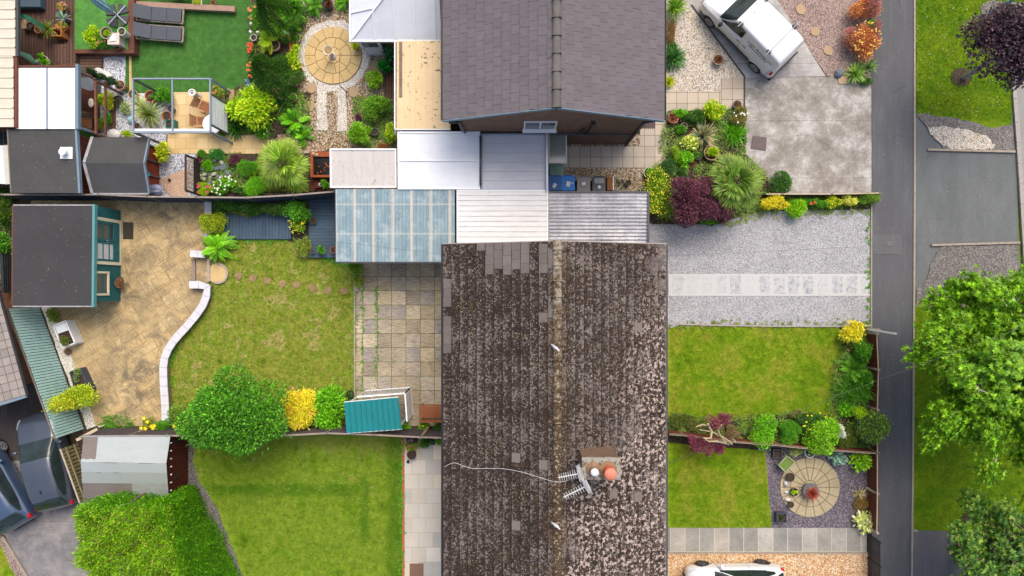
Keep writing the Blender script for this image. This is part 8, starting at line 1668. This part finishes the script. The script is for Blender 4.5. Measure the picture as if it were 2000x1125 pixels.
for a,b in zip(P,P[1:] + P[:1]): MB().beam(a + V((0,0,.03)),b + V((0,0,.03)),.04,.05).build('frame',timber('pale_green_frame',C(170,176,140)),t)
for p in P: MB().box(p.x - .02,p.y - .02,.02,p.x + .02,p.y + .02,.34).build('leg',timber('pale_green_frame',C(170,176,140)),t)
# pruned tree with purple foliage
b = W(1415,862); t = thing('pruned_tree','pollarded small tree with pale cut branches and purple leaves','tree',(b.x,b.y,0)); top = W(1418,866,1.0); MB().tube([(b.x,b.y,0),(b.x + .02,b.y,.5),top],[.08,.07,.06],8).build('trunk',m_bark2,t); pb = plain('cut_branch',C(196,180,140),.8,.2,8)
for pts in ([(1418,866,1.0),(1407,852,1.5),(1390,843,1.8),(1366,839,1.9)],[(1390,843,1.8),(1384,832,2.0),(1372,829,2.1),(1359,834,2.1)],[(1390,843,1.8),(1388,856,1.9),(1374,856,2.0)],[(1407,852,1.5),(1402,840,1.9),(1409,830,2.2)],[(1418,866,1.0),(1432,858,1.5),(1436,862,1.8)],[(1418,866,1.0),(1398,862,1.6),(1384,862,1.9),(1378,858,2.0)],[(1384,832,2.0),(1383,828,2.3)],[(1407,852,1.5),(1424,862,1.9),(1430,868,2.1)]):
    MB().tube([W(*q) for q in pts],[.05,.04,.03,.022][:len(pts)],7).build('branch',pb,t)
fs = FS()
for (x_,y_,z_,r_) in ((1400,824,1.1,.5),(1415,815,1.0,.45),(1360,868,1.1,.5),(1385,874,1.1,.55),(1404,874,1.0,.4),(1352,860,1.0,.3)): q = W(x_,y_,z_); fs.clump((q.x,q.y,z_ - .3),(r_,r_ * .8,.55),850,.06,.04,pal((130,60,80),(150,80,96),(110,50,70)),6)
fs.build('crown',t); shrub(1430,845,16,.4,pal((140,110,90),(160,120,90),(90,120,50)),'brown and green low plants right of the pollarded tree',.06,.03,14)
# ---- street trees
b = W(1881,152); t = tree('copper_tree','dark copper leaved street tree on the upper verge',1966,88,3.6,1.75,2.6,COPP,.13,.09,26,.32,(1881,152),dens=3.6,thick=.13,bark=m_bark2)
sheet('tree_pit',wobble(circ(1878,150,21,ry=18),1.5,6),m_soil,7,'soil ring under the copper tree'); sheet('tree_pit',wobble(circ(1940,18,26,ry=18),2,6),m_dirt_gr,7,'worn soil round the lamp post'); sheet('kerb_stain',wobble(circ(1893,1012,16,ry=12),2.5,6),m_soil,7,'bare soil patch on the lower verge')
t = thing('street_lamp','grey street lamp post leaning out of the top right corner','street lamp',tuple(W(1932,26,0))); b = W(1932,26,0); MB().tube([b,b + V((0,0,1.2)),b + V((0,0,1.25)),b + V((0,0,6))],[.09,.09,.06,.05],12).build('post',m_bluegrey,t); MB().beam(b + V((0,0,6)),b + V((.9,.3,6.15)),.2,.1).build('lamp_head',m_steel,t)
def big_tree(label,base,cpx,zc,rx,ry,h,ntip,p,L,w,k,bark,zf=2.2,group=None,show=1.0,name='street_tree'):
    b = W(*base,0); c = np.array(W(*cpx,zc)); t = thing(name,label,'tree',(b.x,b.y,0)); fork = np.array([b.x,b.y,zf]); MB().tube([(b.x,b.y,0),(b.x + .05,b.y,zf * .5),tuple(fork),tuple(fork * .6 + c * .4)],[.2,.15,.13,.08],9).build('trunk',bark,t)
    segs = []; nl = 15; tips = []
    for i in range(nl):
        a = i * 2.39996; q = math.sqrt((i + .5) / nl); tgt = c + np.array([rx * q * math.cos(a),ry * q * math.sin(a),h * .45 * (1 - q * q) - .1 * h]); mid = fork * .45 + tgt * .55 + np.array([rng.normal(0,.2),rng.normal(0,.2),.25]); s0 = fork + (c - fork) * .25 * rng.random()
        pts = [s0,(s0 + mid) / 2 + rng.normal(0,.08,3),mid,(mid + tgt) / 2 + rng.normal(0,.12,3),tgt]; MB().tube([tuple(x) for x in pts],[.07,.055,.04,.028,.012],6,False).build('limb',bark,t)
        for j in range(11):
            f = rng.uniform(.3,1); o = pts[int(min(3,f * 4))] * (1 - (f * 4) % 1) + pts[int(min(3,f * 4)) + 1] * ((f * 4) % 1) if f < 1 else tgt; d = nrm(rng.normal(0,1,3) * np.array([1,1,.35]) + (tgt - c) * .12 + np.array([0,0,.2])); e = o + d * rng.uniform(.45,1.25) * rx / 4; segs.append((o,(o + e) / 2 + rng.normal(0,.06,3),e)); tips += [(o,e)]
    m = MB()
    for s_ in segs: m.tube([tuple(x) for x in s_],[.03,.02,.007],5,False)
    m.build('branches',bark,t); T = np.array([x[1] for x in tips]); O = np.array([x[0] for x in tips]); n = ntip; i = rng.integers(0,len(T),n); f = rng.uniform(.35,1.12,n)[:,None]; P = O[i] * (1 - f) + T[i] * f + rng.normal(0,.2,(n,3)) * np.array([1,1,.8]) * rx / 4
    fs = FS(); col = pick(p,n,.2); hd = rng.uniform(0,6.28,n); tilt = nrm(P - c[None] * 1.0 + np.array([0,0,1.2]) + rng.normal(0,.5,(n,3)))
    for kk in range(k):
        th = hd + (kk - (k - 1) / 2) * (2 * math.pi / (k + 2.2)); D = np.stack([np.cos(th),np.sin(th),-.1 + rng.normal(0,.15,n)],1); N = tilt; fs.leaves(P,D,N,L * rng.uniform(.75,1.15,n),w,col * np.exp(rng.normal(0,.1,(n,1))),.12,.18)
    fs.build('crown',t); return t
big_tree('large bright green street tree with pale branches on the lower verge',(1815,700),(2000,740),4.6,4.1,4.7,3.4,15000,pal((122,168,28),(138,184,34),(104,150,26),(92,136,26)),.165,.072,6,m_bark2)
big_tree('darker small leaved street tree in the bottom right corner',(1870,1080),(1990,1110),4.2,3.3,3.2,2.8,11000,pal((70,112,36),(90,128,44),(60,98,34),(120,150,50)),.12,.06,5,m_bark,name='street_tree')
# weeds along edges (uncountable)
def weeds(label,pts,n,p,L=.08,sp=3,name='weeds'):
    fs = FS();
    for i in range(n):
        j = random.randrange(len(pts) - 1); f = random.random(); a,b = pts[j],pts[j + 1]; q = W(a[0] + (b[0] - a[0]) * f + random.gauss(0,sp),a[1] + (b[1] - a[1]) * f + random.gauss(0,sp)); m_ = random.randint(4,9); th = rng.uniform(0,6.28,m_)
        fs.leaves(np.tile([q.x,q.y,.05],(m_,1)) + rng.normal(0,.02,(m_,3)) * np.array([1,1,0]),np.stack([np.cos(th),np.sin(th),.5 + 0 * th],1),np.tile([0,0,1.],(m_,1)),L * rng.uniform(.5,1.4,m_),.03,pick(p,m_))
    o = fs.build(name); tag(o,label,'weeds',kind='stuff')
weeds('weeds and grass fringe between gravel drive and front lawn',[(1310,638),(1400,632),(1540,634),(1690,634)],130,pal((120,150,40),(150,130,90),(90,120,40)),.09,4); weeds('weeds along the footpath edge of the gravel drive',[(1696,400),(1695,640)],60,GREEN,.09,2.5); weeds('weeds under the boundary planting',[(1400,436),(1500,412),(1690,410)],160,OLIVE,.1,7); weeds('moss and weeds in the patio joints',[(708,520),(708,830)],90,GREEN,.05,2); weeds('moss and weeds in the second patio joint',[(736,560),(736,760)],60,GREEN,.05,2); weeds('grass fringe along the patio edge of the middle lawn',[(692,560),(692,830)],160,pal((110,140,30),(140,150,60)),.09,3); weeds('grass fringe along the coped wall',[(412,560),(395,612),(345,668),(330,710),(334,820)],200,GREEN,.1,4); weeds('grass fringe along the blue decks',[(440,470),(600,470),(640,508),(690,514)],200,GREEN,.1,4); weeds('fallen petals and weeds on the tan gravel',[(585,20),(600,160),(610,270),(690,290)],50,OLIVE,.05,16); weeds('grass fringe at the edge of the artificial lawn',[(492,10),(490,186)],90,DARK,.08,4); weeds('weeds along the verge side of the crossing',[(1795,592),(1850,598),(1880,620)],120,OLIVE,.12,6); weeds('fringe of the brick edged lawn',[(784,860),(784,1120)],130,GREEN,.08,3)
# telephone wires strung from the mossy house across the front gardens
for pts,lb in (([(1306,905,4.8),(1400,866,4.9),(1500,826,5.1),(1716,742,5.5),(1806,710,5.8),(2100,600,6.5)],'overhead wire crossing the front lawns to the street tree'),([(1306,500,4.8),(1600,486,5.2),(2100,462,6.4)],'overhead wire crossing the grey gravel drive'),([(870,497,4.6),(690,476,4.9),(300,440,5.2),(-60,400,5.6)],'overhead wire crossing the blue corrugated roof')):
    tag(MB().tube([W(*q) for q in pts],.0045,5).build('overhead_wire',m_dkgrey),lb,'wire')
def cover(label,px,n,p,L=.07,w=.035):
    P = [W(x,y) for x,y in px]; xs = [q.x for q in P]; ys = [q.y for q in P]; X = rng.uniform(min(xs),max(xs),n * 3); Y = rng.uniform(min(ys),max(ys),n * 3); ins = np.zeros(len(X),bool); j = len(P) - 1
    for i in range(len(P)): ins ^= ((P[i].y > Y) != (P[j].y > Y)) & (X < (P[j].x - P[i].x) * (Y - P[i].y) / (P[j].y - P[i].y + 1e-12) + P[i].x); j = i
    d = np.sin(X * 2.1 + 1) * np.cos(Y * 2.7) + .6 * np.sin(X * 5.3) * np.sin(Y * 4.7 + 2) + rng.normal(0,.35,len(X)); ins &= d > -.35; X = X[ins][:n]; Y = Y[ins][:n]; m_ = len(X); k = 7
    th = rng.uniform(0,6.28,(m_,k)); B = np.stack([X,Y,np.full(m_,.06)],1)[:,None] + rng.normal(0,.05,(m_,k,3)) * np.array([1,1,.5]) + np.array([0,0,.06]); D = np.stack([np.cos(th),np.sin(th),.35 + 0 * th],2); c = np.repeat(pick(p,m_,.25)[:,None],k,1)
    fs = FS(); fs.leaves(B.reshape(-1,3),D.reshape(-1,3),np.tile([0,0,1.],(m_ * k,1)),L * rng.uniform(.5,1.4,m_ * k),w,c.reshape(-1,3)); tag(fs.build('ground_cover'),label,'ground cover',kind='stuff')
MIXG = pal((84,130,34),(110,150,44),(70,110,36),(140,160,60),(120,110,60),(96,140,40))
cover('mixed ground cover along the low front fence',[(1308,812),(1440,812),(1560,800),(1615,812),(1622,720),(1655,650),(1700,650),(1700,878),(1308,850)],2600,MIXG)
cover('mixed ground cover in the palm bed',[(1306,218),(1452,214),(1456,300),(1500,345),(1502,405),(1400,430),(1270,430),(1268,350)],2600,MIXG)
cover('ground cover under the boundary shrubs',[(1480,384),(1698,384),(1698,406),(1480,412)],700,MIXG)
cover('mixed ground cover of the flower border',[(492,0),(562,0),(568,170),(604,182),(606,262),(440,262),(440,200),(490,160)],2600,MIXG)
cover('mixed ground cover in the rockery',[(386,302),(600,302),(602,374),(386,374)],1300,MIXG)
cover('ground cover at the foot of the dark blue fence',[(414,390),(604,390),(604,418),(560,418),(414,420)],900,pal((60,100,34),(80,120,40),(100,130,50)))
cover('weeds behind the summerhouse',[(-40,385),(30,385),(24,600),(-40,600)],700,MIXG); cover('mixed ground cover between amber roof and tan gravel',[(690,190),(768,190),(768,288),(700,290)],500,MIXG)
def litter(label,px,z,n,p,s=.03):
    A,B = W(px[0],px[3],z),W(px[2],px[1],z); P = np.stack([rng.uniform(A.x,B.x,n),rng.uniform(A.y,B.y,n),np.full(n,z + .01)],1); th = rng.uniform(0,6.28,n); fs = FS(); fs.leaves(P,np.stack([np.cos(th),np.sin(th),.05 + 0 * th],1),np.tile([0,0,1.],(n,1)),s * rng.uniform(.5,1.6,n),s * .6,pick(p,n,.3)); tag(fs.build('leaf_litter'),label,'leaf litter',kind='stuff')
LIT = pal((120,100,70),(90,76,54),(150,134,96),(110,120,60))
litter('fallen leaves on the ochre patio',(190,410,395,820),.03,420,LIT,.045); litter('fallen leaves on the riven patio',(696,518,862,828),.03,160,LIT,.04); litter('moss crumbs on the felt roof of the garden room',(26,256,148,372),2.3,130,LIT,.04); litter('moss crumbs on the summerhouse roof',(28,406,176,592),2.115,160,LIT,.04); litter('leaf crumbs on the grey gravel drive',(1310,430,1690,630),.03,420,LIT,.04); litter('leaf crumbs on the concrete drive',(1470,160,1700,372),.03,260,LIT,.04); litter('leaf crumbs on the footpath',(1706,10,1780,1120),.06,300,pal((150,140,110),(120,120,80)),.035); litter('white clover in the upper verge',(1792,10,1960,225),.09,160,WH,.035); litter('leaf crumbs on the crossing',(1792,300,1980,470),.03,220,LIT,.04); litter('clover and daisies in the lower back lawn',(470,870,780,1115),.08,240,pal((200,206,150),(180,190,110)),.03)
